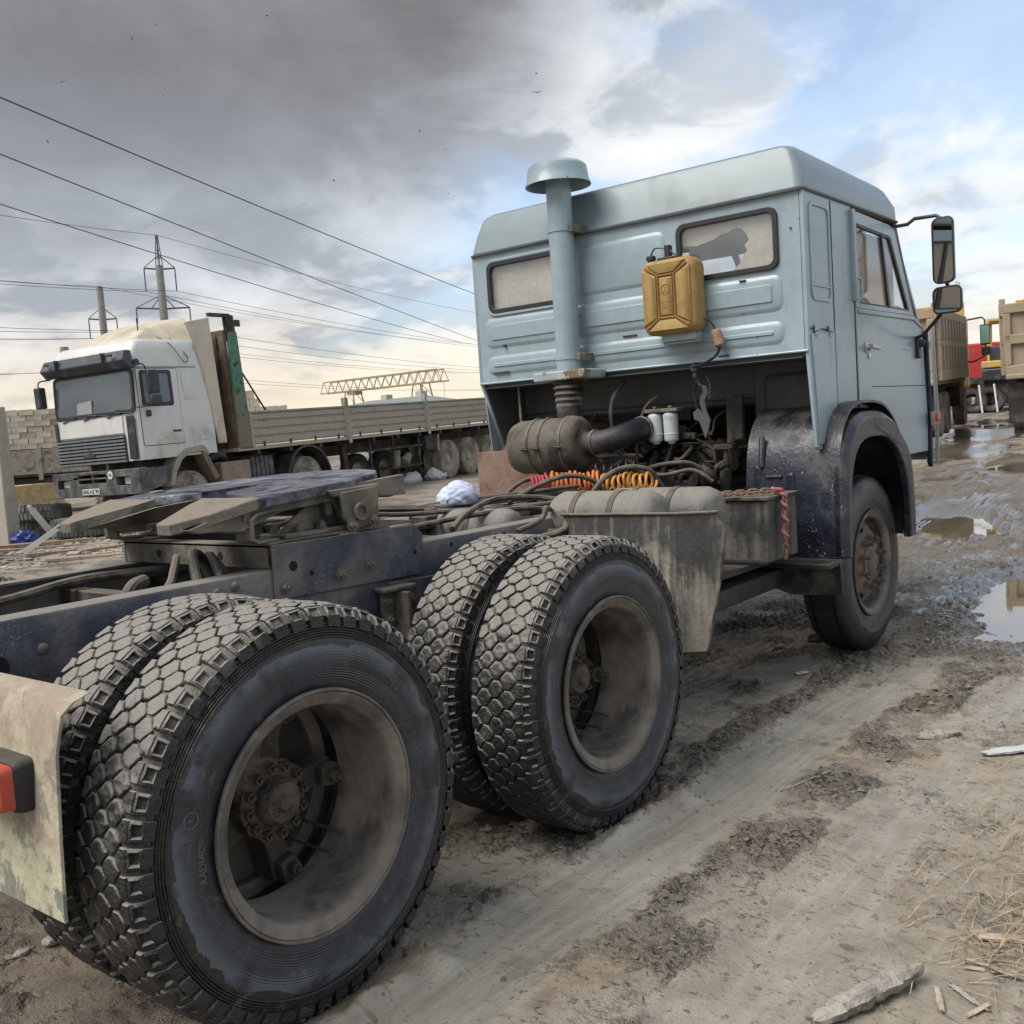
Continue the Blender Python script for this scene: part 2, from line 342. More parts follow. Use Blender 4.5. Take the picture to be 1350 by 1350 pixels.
def ground_h(x, y, detail=True):
    h = base_h(x, y); d = np.hypot(x+4, y+2.5)
    clump = np.zeros_like(x); wet = np.zeros_like(x); slick = np.zeros_like(x)
    if detail:
        nr = sst(40, 6, d)
        h = h + .045*fbm(x*.45, y*.45, 3, 3)*sst(1.2, 3.5, np.hypot((x+2.4)/2.2, y)) + .10*fbm(x*.11, y*.11, 3, 9)*sst(15, 40, d)
        wob = .10*fbm(x*.9, y*.3, 3, 21)
        band = lambda c, hw: sst(hw, hw*.45, np.abs(y - c - wob))
        smooth = np.maximum(band(-1.38, .22)*sst(.6, -1.2, x), sst(-1.86, -2.02, y)*.55)
        slick = np.clip(smooth*1.1*sst(-.35, .1, fbm(x*1.1, y*3.0, 3, 66)+.25), 0, 1)
        n1 = fbm(x*2.3, y*2.6, 4, 5)
        clump = np.clip(sst(-.12, .28, n1 + .55*band(-1.72, .16) + .5*band(-1.14, .12)*sst(-4, -2.5, x) + .22*sst(-1.2, .2, x)*sst(-1.9, -1.4, y)) , 0, 1)*(1-.8*smooth)*(.25+.75*sst(-.22, .16, fbm(x*1.7, y*2.4, 4, 131)))
        clump = np.maximum(clump, .5*sst(3, 5, d)*sst(-.05, .3, fbm(x*.8, y*.8, 3, 44)))
        rid = 1-np.abs(fbm(x*9, y*14, 4, 31, .6))*2.6
        cl2 = np.maximum(0, fbm(x*17, y*24, 3, 77, .6))
        h = h + nr*clump*(.026*(rid-.6) + .042*cl2 + .020*np.maximum(0, fbm(x*31, y*40, 2, 123, .6))) + nr*.0035*fbm(x*26, y*26, 3, 55)*(1-.6*smooth) - .012*smooth*nr
        h = h + nr*clump*.035*np.maximum(0, fbm(x*8, y*10, 3, 141))
        for xw in (-4.16, -2.84): h = h + .034*np.exp(-((y+1.255)/.035)**2)*sst(.34, .10, np.abs(x-xw))*(1+.9*fbm(x*14, y*14, 3, 151)) + .03*np.exp(-((x-xw-.30)/.05)**2)*sst(.30, .2, np.abs(y+1.08))*(1+.9*fbm(x*14, y*14, 3, 152))
        h = h + .03*np.exp(-((y+1.17)/.035)**2)*sst(.32, .10, np.abs(x))
        # tyre prints: long ridges under the truck and lug prints beside the front wheel
        t1 = sst(.42, .3, np.abs(y+.30+.03*x))*sst(-2.3, -1.4, x)*sst(2.6, 1.8, x)
        h = h + t1*(.016*np.sin((y+.05*fbm(x*2, y*2, 2, 8)+.12*x)*2*PI/.075)-.02)
        t2 = sst(.17, .12, np.abs(y+1.22-.02*x))*sst(-1.3, -.6, x)*sst(5, 3, x)
        h = h + t2*(.007*np.sign(np.sin((x+.6*np.abs(y+1.22))*2*PI/.085))-.012)
        for yy in (2.6, 4.4, 7.5, 9.6): h = h - .05*sst(.35, .1, np.abs(y-yy-.4*fbm(x*.2, y*0+yy, 2, 12)))*sst(2, 5, d)
        # churned ridges between the pools
        z1 = sst(1.0, 2.6, x)*sst(16, 8, x)*sst(1.6, .8, np.abs(y+.5-.22*(x-3)))
        h = h + z1*(.055*np.maximum(0, fbm(x*1.7, y*2.2, 4, 64)) + .03*(1-np.abs(fbm(x*3.2, y*4.1, 3, 71))*2.2)*.6)
        clump = np.maximum(clump, z1*.7)
        for p in POOLS:
            q = pool_m(x, y, p) + .40*fbm(x*1.3, y*1.9, 3, 91) + .22*fbm(x*5, y*7, 3, 17)
            lv = float(base_h(np.array([p[0][0]]), np.array([p[0][1]]))[0])
            m_ = sst(1.12, .72, q)*sst(1.32, 1.16, pool_m(x, y, p)); h = h + sst(2.2, 1.6, pool_m(x, y, p))*np.maximum(0, lv - .40*p[4] - h)
            h = h*(1-m_) + m_*(lv - p[4] + .6*p[4]*fbm(x*3.1, y*3.3, 3, 37))
            wet = np.maximum(wet, sst(1.75, 1.0, q))
        wet = np.maximum(wet, .45*t2); wet = np.maximum(wet, .60*sst(1.35, .5, np.abs(y+.75-.24*(x-3)))*sst(.2, 2.0, x)*sst(34, 20, x)); wet = np.maximum(wet, .5*sst(.05, .4, fbm(x*.7, y*.9, 4, 29))*sst(-1.0, 1.0, x)); wet = np.maximum(wet, z1*.35)
    return h, clump, wet, slick
def gz(x, y): return float(base_h(np.array([float(x)]), np.array([float(y)]))[0])
def gh(x, y): return float(ground_h(np.array([float(x)]), np.array([float(y)]))[0][0])

def ground_mat():
    mt = bpy.data.materials.new('mud'); mt.use_nodes = True; t = mt.node_tree; q = NT(t); b = t.nodes['Principled BSDF']
    o = q.n('ShaderNodeTexCoord').outputs['Object']
    wet = q.n('ShaderNodeAttribute', attribute_name='wet').outputs['Fac']; cl = q.n('ShaderNodeAttribute', attribute_name='clump').outputs['Fac']; sl = q.n('ShaderNodeAttribute', attribute_name='slick').outputs['Fac']
    a = q.noise(o, .8, 6, .6, .3); bn = q.noise(o, 6, 6, .62); cn = q.noise(o, 70, 4, .6); dn = q.noise(o, 230, 3, .6)
    px, py, pz = q.xyz(o)
    sk = q.noise(q.comb(q.ma('MULTIPLY', px, 2.2), q.ma('MULTIPLY', py, 26.0), 0.0), 1.0, 5, .6, .4)
    grey = q.mix(q.ss(bn, .35, .65), (.198, .177, .146), (.312, .281, .234))
    sand = q.mix(q.ss(bn, .35, .65), (.198, .152, .106), (.33, .259, .182))
    c = q.mix(q.ma('MAXIMUM', q.ss(a, .44, .64), q.ss(q.ma('MULTIPLY_ADD', q.ma('SUBTRACT', bn, .5), .8, py), -1.95, -2.35)), grey, sand)
    c = q.mix(q.ma('MULTIPLY', q.ss(sk, .52, .68), .25), c, (.34, .32, .28))
    c = q.mix(q.ma('MULTIPLY', sl, .85), c, q.mix(q.ss(sk, .35, .65), (.225, .210, .181), (.310, .292, .254)))
    cr = q.noise(q.comb(q.ma('MULTIPLY', px, 75.0), q.ma('MULTIPLY', py, 34.0), 0.0), 1.0, 6, .70, .8); crk = q.ss(cr, .50, .43)
    cl2 = q.ss(q.ma('MULTIPLY_ADD', q.ma('SUBTRACT', q.noise(o, 6.0, 6, .70), .5), 2.7, cl), .30, 1.15)
    cr2 = q.noise(q.comb(q.ma('MULTIPLY', px, 24.0), q.ma('MULTIPLY', py, 12.0), 3.0), 1.0, 7, .72, .9); crk = q.ma('MAXIMUM', crk, q.ma('MULTIPLY', q.ss(cr2, .47, .41), 1.0))
    c = q.mix(q.ma('MULTIPLY', cl2, .30), c, (.15, .118, .083)); c = q.mix(q.ma('MULTIPLY', cl2, q.ma('MULTIPLY', crk, .94)), c, (.026, .021, .016))
    c = q.mix(q.ma('MULTIPLY', q.ma('MULTIPLY', q.ss(py, -1.05, -.75), q.ss(px, -3.5, -4.1)), .8), c, q.mix(q.ss(bn, .35, .65), (.095, .070, .052), (.155, .118, .088)))  # reddish soil near the tail, darkened by the truck's shade painted into the colour
    c = q.mix(q.ma('MULTIPLY', q.ma('MULTIPLY', q.ss(q.noise(q.comb(q.ma('MULTIPLY', px, 30.0), q.ma('MULTIPLY', py, 15.0), 7.0), 1.0, 7, .72, .7), .575, .625), .85), q.ma('MULTIPLY_ADD', sl, -.6, 1.0)), c, (.05, .04, .03))
    c = q.mix(q.ma('MULTIPLY', q.ss(cn, .60, .70), .55), c, (.065, .052, .04))
    c = q.mix(q.ma('MULTIPLY', q.ss(dn, .62, .72), .45), c, (.36, .33, .28))
    wn = q.ss(q.ma('ADD', wet, q.ma('MULTIPLY', q.ma('SUBTRACT', bn, .5), .9)), .30, .75)
    wn2 = q.ma('MAXIMUM', wn, q.ma('MULTIPLY', q.ss(q.noise(o, 1.9, 5, .6, .4), .56, .68), .6))
    c = q.mix(q.ma('MULTIPLY', wn2, .45), c, q.mix(1.0, c, (.55, .52, .48), 'MULTIPLY'))
    film = q.ma('MULTIPLY', q.ss(q.ma('MULTIPLY_ADD', q.ma('SUBTRACT', q.noise(o, 1.7, 7, .62, .5), .5), 1.9, wet), .56, .72), q.ss(wet, .2, .45))
    c = q.mix(q.ma('MULTIPLY', film, .75), c, (.085, .07, .05))
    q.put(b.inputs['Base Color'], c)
    ro = q.ma('MULTIPLY_ADD', q.ma('MULTIPLY', sl, q.ss(bn, .25, .55)), -.48, q.ss(wn2, 0, 1, .84, .26), cl=True)
    q.put(b.inputs['Roughness'], q.ma('MULTIPLY_ADD', q.ma('SUBTRACT', .06, ro), film, ro))
    b.inputs['Specular IOR Level'].default_value = .5
    h = q.ma('MULTIPLY_ADD', q.ma('MULTIPLY', cl2, cr), 2.6, q.ma('MULTIPLY', q.ma('MULTIPLY', cl2, cr2), 4.0)); h = q.ma('MULTIPLY_ADD', cn, .7, h); h = q.ma('MULTIPLY_ADD', cn, .0, q.ma('MULTIPLY_ADD', bn, 1.1, q.ma('MULTIPLY_ADD', dn, .35, q.ma('MULTIPLY_ADD', sk, .25, h))))
    bp = q.n('ShaderNodeBump', i_Height=h, i_Strength=q.ma('MULTIPLY_ADD', q.ma('MAXIMUM', film, q.ma('MULTIPLY', sl, .55)), -.74, .80), i_Distance=.014); q.put(b.inputs['Normal'], bp.outputs[0])
    return mt
def grid_lines(lo, f0, f1, hi, st, g0, g1):
    a = list(np.arange(f0, f1, st)); s = st; x = f1
    while x < hi: a.append(x); s *= g1; x += s
    s = st; x = f0 - st; b = []
    while x > lo: b.append(x); s *= g0; x -= s
    return np.array(b[::-1] + a)
def make_ground():
    xs = grid_lines(-260, -4.9, .9, 1700, .0125, 1.09, 1.033); ys = grid_lines(-260, -2.75, -.25, 1700, .0125, 1.09, 1.036)
    X, Y = np.meshgrid(xs, ys, indexing='ij'); x = X.ravel(); y = Y.ravel()
    h, cl, wt, sk_ = ground_h(x, y)
    nx, ny = len(xs), len(ys); i = np.arange((nx-1)*(ny-1)); a = (i//(ny-1))*ny + i % (ny-1)
    q = np.stack([a, a+ny, a+ny+1, a+1], 1).astype(np.int32)
    me = bpy.data.meshes.new('ground'); me.vertices.add(nx*ny); me.vertices.foreach_set('co', np.stack([x, y, h], 1).ravel().astype(np.float32))
    me.loops.add(q.size); me.loops.foreach_set('vertex_index', q.ravel()); me.polygons.add(len(q)); me.polygons.foreach_set('loop_start', np.arange(0, q.size, 4, dtype=np.int32))
    me.update(calc_edges=True); me.shade_smooth()
    for nm, v in (('clump', cl), ('wet', wt), ('slick', sk_)):
        at = me.attributes.new(nm, 'FLOAT', 'POINT'); at.data.foreach_set('value', v.astype(np.float32))
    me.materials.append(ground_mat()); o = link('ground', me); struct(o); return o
make_ground()
def water_mat():
    mt = bpy.data.materials.new('water'); mt.use_nodes = True; t = mt.node_tree; q = NT(t); b = t.nodes['Principled BSDF']
    o = q.n('ShaderNodeTexCoord').outputs['Object']
    q.put(b.inputs['Base Color'], q.mix(q.noise(o, 2.0, 4), (.10, .08, .055), (.16, .13, .09)))
    b.inputs['Roughness'].default_value = .03; b.inputs['Specular IOR Level'].default_value = 1.0; b.inputs['IOR'].default_value = 1.6
    bp = q.n('ShaderNodeBump', i_Height=q.noise(o, 6, 3), i_Strength=.03, i_Distance=.01); q.put(b.inputs['Normal'], bp.outputs[0]); return mt
WATER = water_mat()
for p in POOLS:
    (cx, cy), rx, ry, a, dp = p; ca, sa = math.cos(a), math.sin(a); z = gz(cx, cy) - dp*.62; g = G(); n = 40
    rim = []
    for i in range(n):
        t = 2*PI*i/n; u, v = 1.40*rx*math.cos(t), 1.40*ry*math.sin(t); rim.append((u*ca - v*sa, u*sa + v*ca))
    g.v = [(u, v, 0) for u, v in rim]; g.f = [tuple(range(n))]
    o = g.build('puddle', WATER, None, 0); o.location = (cx, cy, z); struct(o)

# ------------------------------------------------------------------ wheels of the tractor
def tyre_mat(name, film, mudc, side_r=.43):
    mt = bpy.data.materials.new(name); mt.use_nodes = True; t = mt.node_tree; q = NT(t); b = t.nodes['Principled BSDF']
    o = q.n('ShaderNodeTexCoord').outputs['Object']; x, y, z = q.xyz(o)
    r = q.ma('SQRT', q.ma('ADD', q.ma('MULTIPLY', x, x), q.ma('MULTIPLY', z, z)))
    n1 = q.noise(o, 9, 6, .6, .4); n2 = q.noise(o, 60, 5, .65); n3 = q.noise(o, 3.0, 4, .6)
    ang = q.ma('FRACT', q.ma('MULTIPLY_ADD', q.ma('ARCTAN2', z, x), 20/(2*PI), 10.0))
    line = q.ma('MULTIPLY', q.ss(q.ma('ABSOLUTE', q.ma('SUBTRACT', ang, .5)), .016, .004), q.ss(n3, .40, .50))
    rings = q.ma('SINE', q.ma('MULTIPLY', r, 2*PI/.0062))
    inb = lambda a, c, s=.003: q.ma('MULTIPLY', q.ss(r, a-s, a+s), q.ss(r, c+s, c-s))
    rib = q.ma('MAXIMUM', inb(.322, .352), inb(.374, .390))
    edge = q.ma('MULTIPLY_ADD', q.ma('SUBTRACT', n1, .5), .075, r)
    fm = q.ss(edge, side_r+.003, side_r-.002)                       # smooth dried film on the wall, torn at its rim
    c = q.mix(q.ss(n2, .3, .7), (.012, .012, .012), (.032, .030, .028))
    pt = q.ss(q.ma('MULTIPLY_ADD', n2, .3, q.ma('MULTIPLY', n1, .7)), .34, .66); outer = q.ss(r, .355, .405)
    fc = q.mix(pt, tuple(a*.35 for a in film), tuple(a*.75 for a in film)); fc = q.mix(q.ma('MULTIPLY', outer, q.ss(n1, .36, .58)), fc, tuple(a*1.9 for a in film))
    c = q.mix(fm, c, fc)
    c = q.mix(q.ma('MULTIPLY', q.ss(q.noise(o, 14, 7, .7, .6), .58, .66), .75), c, mudc)
    c = q.mix(q.ma('MULTIPLY', line, q.ss(n2, .35, .75, .1, .7)), c, (.16, .16, .155))
    c = q.mix(q.ma('MULTIPLY', rib, q.ma('MULTIPLY', q.ss(rings, .55, .95), q.ma('MULTIPLY', q.ss(n3, .38, .55), q.ss(n2, .3, .7, .15, .8)))), c, (.15, .155, .16))
    q.put(b.inputs['Base Color'], c); q.put(b.inputs['Roughness'], q.ss(n1, .3, .7, .28, .55))
    b.inputs['Specular IOR Level'].default_value = .5
    h = q.ma('MULTIPLY_ADD', q.ma('MULTIPLY', rings, rib), .30, q.ma('MULTIPLY_ADD', line, .5, q.ma('MULTIPLY_ADD', n2, .35, q.ma('MULTIPLY', fm, .8))))
    bp = q.n('ShaderNodeBump', i_Height=h, i_Strength=.8, i_Distance=.004); q.put(b.inputs['Normal'], bp.outputs[0]); return mt
TYRE = tyre_mat('tyre_rubber', (.050, .057, .068), (.11, .095, .075), .412)
TREAD = M('tread_rubber', (.020, .019, .018), .46, var=.5, vs=14, dust=.34, dcol=(.235, .220, .198), ds=6, up=.48, bump=1.0, bs=70, spec=.5)  # dried mud, with sky light painted in as paler upward faces
FTYRE = tyre_mat('front_tyre_rubber', (.034, .037, .042), (.040, .034, .028), .40)
RIM = M('rim_dusty', (.100, .089, .077), .7, var=.4, vs=3, dust=.53, dcol=(.215, .187, .157), ds=6, rust=.36, rs=14, bump=.35, bs=50)
RIMD = M('drum_iron', (.045, .038, .032), .75, var=.5, vs=6, dust=.5, dcol=(.11, .092, .07), rust=.42, rcol=(.06, .038, .026), bump=.4)
GREASY = M('greasy_hub', (.075, .062, .05), .40, .3, var=.6, vs=20, dust=.5, dcol=(.16, .13, .10), ds=16, bump=.8, bs=80)
RUSTD = M('front_disc_rust', (.13, .098, .078), .7, var=.4, vs=5, dust=.5, dcol=(.20, .152, .118), ds=8, rust=.42, rcol=(.10, .06, .042), bump=.5)
BLACK = M('black_steel', (.012, .012, .013), .5, var=.4, dust=.40, dcol=(.07, .06, .048), ds=5, up=.18, bump=.3)
HOLE = flat('open_hole_dark', (.006, .006, .006), .9)

def carcass(n=96):
    pr = [(.264, .085), (.270, .104), (.285, .106), (.30, .110), (.34, .124), (.385, .130), (.418, .1285), *[(.4235+.0062*i+d_, .1270-.0024*i+e_) for i in range(6) for d_, e_ in ((0, -.0014), (.0022, .0012), (.0044, .0010))], (.4625, .1115), (.472, .108), (.484, .104), (.4915, .085), (.4945, .04), (.495, 0)]
    pr = pr + [(r, -w_) for r, w_ in reversed(pr[:-1])]
    return G().lathe(pr, (0, 0, 0), (0, 1, 0), n)
def tread_geo(N=54, seed=1, smooth_worn=1.0):
    g = G(); rq = random.Random(seed); P = 2*PI*.507/N; dw = .046; gr = .0027
    def P3(s, w_, r): a = s/.507; return (r*math.cos(a), w_, r*math.sin(a))
    crown = lambda w_: .5085 - .5*w_*w_
    w1 = (dw*dw - P*P/4)/(2*dw); w2 = (P*P/4 + dw*dw)/(2*dw)
    hexa = [(P/2-gr, w1*.7), (P*.06, w2-gr*1.1), (-P*.06, w2-gr*1.1), (-P/2+gr, w1*.7), (-P/2+gr, -w1*.7), (-P*.06, -w2+gr*1.1), (P*.06, -w2+gr*1.1), (P/2-gr, -w1*.7)]
    for row in (-1, 0, 1):
        for i in range(N):
            s0 = (i + (.5 if row else 0))*P + rq.uniform(-.0008, .0008); wc = row*dw; dr = rq.uniform(-.0016, .0008)
            pl = [(s0+a*rq.uniform(.96, 1.02), wc+b_*rq.uniform(.95, 1.02)) for a, b_ in hexa]
            sh = lambda f: [(s0+(a-s0)*f, wc+(b_-wc)*f) for a, b_ in pl]
            g.loft([[P3(a, b_, .491) for a, b_ in sh(1.03)], [P3(a, b_, crown(b_)-.004+dr) for a, b_ in pl], [P3(a, b_, crown(b_)-.0009+dr) for a, b_ in sh(.95)], [P3(a, b_, crown(b_)+dr) for a, b_ in sh(.86)]], False, True)
    for sd_ in (-1, 1):
        for i in range(N):
            s0 = i*P + rq.uniform(-.001, .001); hw = P/2-.0062; dr = rq.uniform(-.0015, .001)
            f = lambda s, w_, r: P3(s0+s, sd_*w_, r+dr)
            wi = dw*2-w2+.003; wm = dw*2-w1
            top = [(0, wi), (hw, wm), (hw, .0985), (-hw, .0985), (-hw, wm)]; cen = (0, .085)
            sh = lambda k_: [(a*k_, cen[1]+(b_-cen[1])*k_) for a, b_ in top]
            g.loft([[f(a, b_, .489) for a, b_ in sh(1.03)], [f(a, b_, crown(b_)-.003) for a, b_ in top], [f(a, b_, crown(b_)) for a, b_ in sh(.9)]], False, True)
            # buttress down the shoulder with a moulded pocket
            o = len(g.v); A = [(-hw, .0985, crown(.0985)-.003), (hw, .0985, crown(.0985)-.003), (hw*.94, .1195, .474), (-hw*.94, .1195, .474)]
            c_ = [sum(p[j] for p in A)/4 for j in range(3)]
            In = [tuple(c_[j]+(p[j]-c_[j])*.52 for j in range(3)) for p in A]; Ri = [tuple(c_[j]+(p[j]-c_[j])*.70 for j in range(3)) for p in A]
            Ri = [(p[0], p[1]+.0028, p[2]+.0018) for p in Ri]; In2 = [(p[0]*.86, p[1]-.0085, p[2]-.005) for p in In]
            Bt = [(hw*.9, .1225, .452), (-hw*.9, .1225, .452)]
            vs = A + Ri + In + In2 + Bt + [(-hw, .09, .485), (hw, .09, .485), (hw*.94, .108, .465), (-hw*.94, .108, .465), (hw*.9, .112, .452), (-hw*.9, .112, .452)]
            g.v += [f(*p) for p in vs]
            fs = []
            for a, b_ in ((0, 4), (4, 8), (8, 12)):
                for j in range(4): fs.append((a+j, a+(j+1) % 4, b_+(j+1) % 4, b_+j))
            fs += [(12, 13, 14, 15), (3, 2, 16, 17), (0, 3, 21, 18), (1, 19, 20, 2), (2, 20, 22, 16), (3, 17, 23, 21)]
            g.f += [tuple(o+j for j in q_) for q_ in fs]
    return g
CARC = carcass().mesh('tyre', TYRE, 50); TRD = tread_geo().mesh('tread', TREAD, 0)
def wear(me):                          # chip and lump the moulded blocks: finer faces pushed about by noise
    bm = bmesh.new(); bm.from_mesh(me)
    big = [f for f in bm.faces if len(f.verts) > 4]; bmesh.ops.poke(bm, faces=big)
    bmesh.ops.subdivide_edges(bm, edges=bm.edges[:], cuts=2, use_grid_fill=True)
    co = np.array([v.co for v in bm.verts]); r = np.hypot(co[:, 0], co[:, 2]); a = np.arctan2(co[:, 2], co[:, 0])*.507; w_ = co[:, 1]
    d = .0022*fbm(a*70, w_*70, 3, 5) + .0055*np.maximum(0, fbm(a*22, w_*26, 3, 8)-.10) - .006*np.maximum(0, fbm(a*33, w_*37, 2, 18)-.28)
    d2 = .0026*fbm(a*45+9, w_*45, 2, 15); d3 = .0022*fbm(a*40, w_*40+7, 2, 25)
    s_ = (r+d)/r
    for v, k_, e, t in zip(bm.verts, s_, d2, d3):
        x, y, z = v.co; v.co = (x*k_ - z*t, y+e, z*k_ + x*t)
    bmesh.ops.recalc_face_normals(bm, faces=bm.faces); bm.to_mesh(me); bm.free(); me.shade_smooth(); me.set_sharp_from_angle(angle=R(48)); return me
wear(TRD)
def packed():
    g = G(); n, k_ = 260, 22; ws = [-.116 + .232*j/k_ for j in range(k_+1)]; rows = []
    a = np.linspace(0, 2*PI, n, endpoint=False)
    for w_ in ws:
        r = .4985 - .5*w_*w_ + .0125*np.clip(fbm(np.cos(a)*9+np.sin(a)*4+20, np.sin(a)*9+w_*14, 4, 61)+.12, -.4, .62) + .003*fbm(a*60, w_*90+0*a, 2, 9) - .03*max(0, abs(w_)-.095)/.02*.6
        rows.append([(float(q*math.cos(t)), w_, float(q*math.sin(t))) for q, t in zip(r, a)])
    return g.loft(rows, False, False).mesh('packed_mud', M('packed_mud', (.028, .023, .019), .7, var=.4, vs=9, dust=.32, dcol=(.17, .148, .12), ds=6, up=.40, bump=.9, bs=80), 0)
PACK = packed(); PACK.shade_smooth()
RIMM = G().lathe([(.296, -.1285), (.3015, -.126), (.3025, -.119), (.298, -.116), (.292, -.1245), (.287, -.1235), (.282, -.118), (.2655, -.113), (.2605, -.106), (.2585, -.085), (.2545, .06), (.2555, .105), (.292, .112), (.295, .104), (.268, .09), (.264, -.06), (.285, -.09)], (0, 0, 0), (0, 1, 0), 72, ring=True).mesh('rim', RIM, 40)
STUD = nut_mesh(GREASY, .0135, .024, .008)
def add_tyre(parent, y, a=0.0, flip=False):
    for nm, me in (('tyre', CARC), ('tread', TRD), ('rim', RIMM), ('packed_mud', PACK)):
        o = link(nm, me, parent); o.location = (0, y, 0); o.rotation_euler = (0, a, PI if flip else 0)
def rear_wheel(truck):
    w_ = part('rear_wheel', truck)
    add_tyre(w_, -.155, .02); add_tyre(w_, .155, .05, True)
    g = G().lathe([(0, -.140), (.018, -.144), (.024, -.138), (.050, -.136), (.060, -.124), (.064, -.100), (.080, -.096), (.100, -.092), (.102, -.07), (.104, -.05), (.108, .02), (.11, .12), (.11, .3)], (0, 0, 0), (0, 1, 0), 40)
    g.build('hub', GREASY, w_, 35)
    G().lathe([(.05, .05), (.240, .055), (.251, .075), (.251, .34), (.05, .34)], (0, 0, 0), (0, 1, 0), 48).build('brake_drum', RIMD, w_, 35)
    pts = [(.086*math.cos(2*PI*i/12+.1), -.092, .086*math.sin(2*PI*i/12+.1)) for i in range(12)]
    bolts(STUD, pts, (0, -1, 0), w_, 'stud')
    for i in range(5):
        M_ = Matrix.Rotation(-R(-72+72*i)+.04, 4, 'Y')
        g = G(); lp = lambda r, hw, y0, y1: [M_ @ Vector(p) for p in ((r, y0, -hw), (r, y0, hw), (r, y1, hw), (r, y1, -hw))]
        g.loft([lp(.08, .04, -.05, .05), lp(.15, .03, -.035, .05), (lp(.225, .036, -.03, .06)), lp(.246, .038, -.03, .06)]); g.build('spoke', RIMD, w_, 30, .006)
        g = G(); lp2 = lambda r, hw, y0, y1: [M_ @ Vector(p) for p in ((r, y0, -hw), (r, y0, hw), (r, y1, hw), (r, y1, -hw))]
        g.loft([lp2(.188, .024, -.062, -.032), lp2(.222, .030, -.07, -.032), lp2(.25, .026, -.058, -.034)]); g.cyl(M_ @ Vector((.213, -.07, 0)), M_ @ Vector((.213, -.096, 0)), .018, n=6); g.cyl(M_ @ Vector((.213, -.096, 0)), M_ @ Vector((.213, -.108, 0)), .009, n=10)
        g.build('clamp', RIMD, w_, 30, .004)
    for a_, b_ in ((-38, .0), (-52, .03)):
        t = R(-a_); c_, s_ = math.cos(t), -math.sin(t)
        G().tube([(.250*c_, -.125, .250*s_), (.240*c_, -.11, .240*s_), (.236*c_, -.03+b_, .236*s_), (.225*c_, .05, .225*s_)], .0042, 6, 3).build('valve_stem', RIMD, w_)
    return w_
def text_mesh(s_, size, mt):
    cu = bpy.data.curves.new('txt', 'FONT'); cu.body = s_; cu.size = size; cu.align_x = 'CENTER'; cu.align_y = 'CENTER'; cu.extrude = .0007; cu.resolution_u = 3
    to = bpy.data.objects.new('txt', cu); C.objects.link(to); dg = bpy.context.evaluated_depsgraph_get(); me = bpy.data.meshes.new_from_object(to.evaluated_get(dg)); bpy.data.objects.remove(to)
    me.materials.clear(); me.materials.append(mt); return me
def front_wheel(truck):
    w_ = part('front_wheel', truck)
    for nm, g in (('tyre', G().lathe([(.252, .085), (.268, .104), (.285, .106), (.34, .124), (.385, .130), (.43, .126), (.458, .117), (.478, .108), (.492, .094), (.4985, .07), (.4985, .066), (.489, .064), (.489, .058), (.4995, .056), (.5005, .0)] + [(.4995, -.056), (.489, -.058), (.489, -.064), (.4985, -.066), (.4985, -.07), (.492, -.094), (.478, -.108), (.458, -.117), (.43, -.126), (.385, -.130), (.34, -.124), (.285, -.106), (.268, -.104), (.252, -.085)], (0, 0, 0), (0, 1, 0), 96)),):
        g.build('tyre', FTYRE, w_, 40)
    link('rim', RIMM, w_).data.materials[0]
    n = 40; prof = [(.254, -.03), (.243, -.052), (.192, -.086), (.165, -.094), (.11, -.098), (.10, -.098)]
    g = G(); o = 0
    for r, y in prof:
        for i in range(n): t = 2*PI*i/n; g.v.append((r*math.cos(t), y, r*math.sin(t)))
    for a in range(len(prof)-1):
        for i in range(n):
            if a == 1 and i % 5 in (1, 2): continue
            g.f.append((a*n+i, a*n+(i+1) % n, (a+1)*n+(i+1) % n, (a+1)*n+i))
    d = g.build('disc', RUSTD, w_, 35); sm = d.modifiers.new('thick', 'SOLIDIFY'); sm.thickness = .012
    G().lathe([(0, -.130), (.03, -.130), (.055, -.126), (.066, -.12), (.07, -.112), (.095, -.108), (.10, -.09), (.12, -.05), (.12, .2)], (0, 0, 0), (0, 1, 0), 36).build('hub', RUSTD, w_, 35)
    g = G(); g.cyl((0, 0, 0), (.006, 0, 0), .02, n=14); g.cyl((.006, 0, 0), (.03, 0, 0), .0165, n=6); g.cyl((.03, 0, 0), (.062, 0, 0), .0105, n=10)
    bolts(g.mesh('wheel_nut', RUSTD, 30), [(.142*math.cos(2*PI*(i+.5)/10), -.094, .142*math.sin(2*PI*(i+.5)/10)) for i in range(10)], (0, -1, 0), w_, 'wheel_nut')
    return w_

# ------------------------------------------------------------------ the tractor truck
PAINT = M('cab_paint', (.282, .360, .392), .36, var=.13, vs=1.6, dust=.34, dcol=(.23, .25, .245), ds=2.2, spk=.22, scol=(.09, .065, .045), sps=34, bump=.22, bs=3.5, coat=.2, drough=.65, streak=.22, rust=.29, rcol=(.13, .08, .05), rs=14)
ROOFP = M('roof_paint', (.190, .242, .260), .42, var=.10, vs=1.0, dust=.34, dcol=(.19, .20, .195), ds=1.6, spk=.05, scol=(.10, .075, .055), sps=28, coat=.15)
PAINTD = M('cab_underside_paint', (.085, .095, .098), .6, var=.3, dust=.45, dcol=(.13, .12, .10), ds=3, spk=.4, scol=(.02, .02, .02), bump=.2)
FRAMEP = M('frame_paint', (.045, .052, .076), .50, var=.35, vs=4, dust=.50, dcol=(.20, .185, .165), ds=3, up=.40, spk=.75, scol=(.26, .25, .23), sps=120, bump=.35, bs=60)
FENDP = M('fender_paint', (.020, .023, .037), .30, var=.5, vs=5, dust=.38, dcol=(.10, .09, .075), ds=5, up=.12, spk=.50, scol=(.55, .53, .50), sps=85, bump=.3, bs=45)
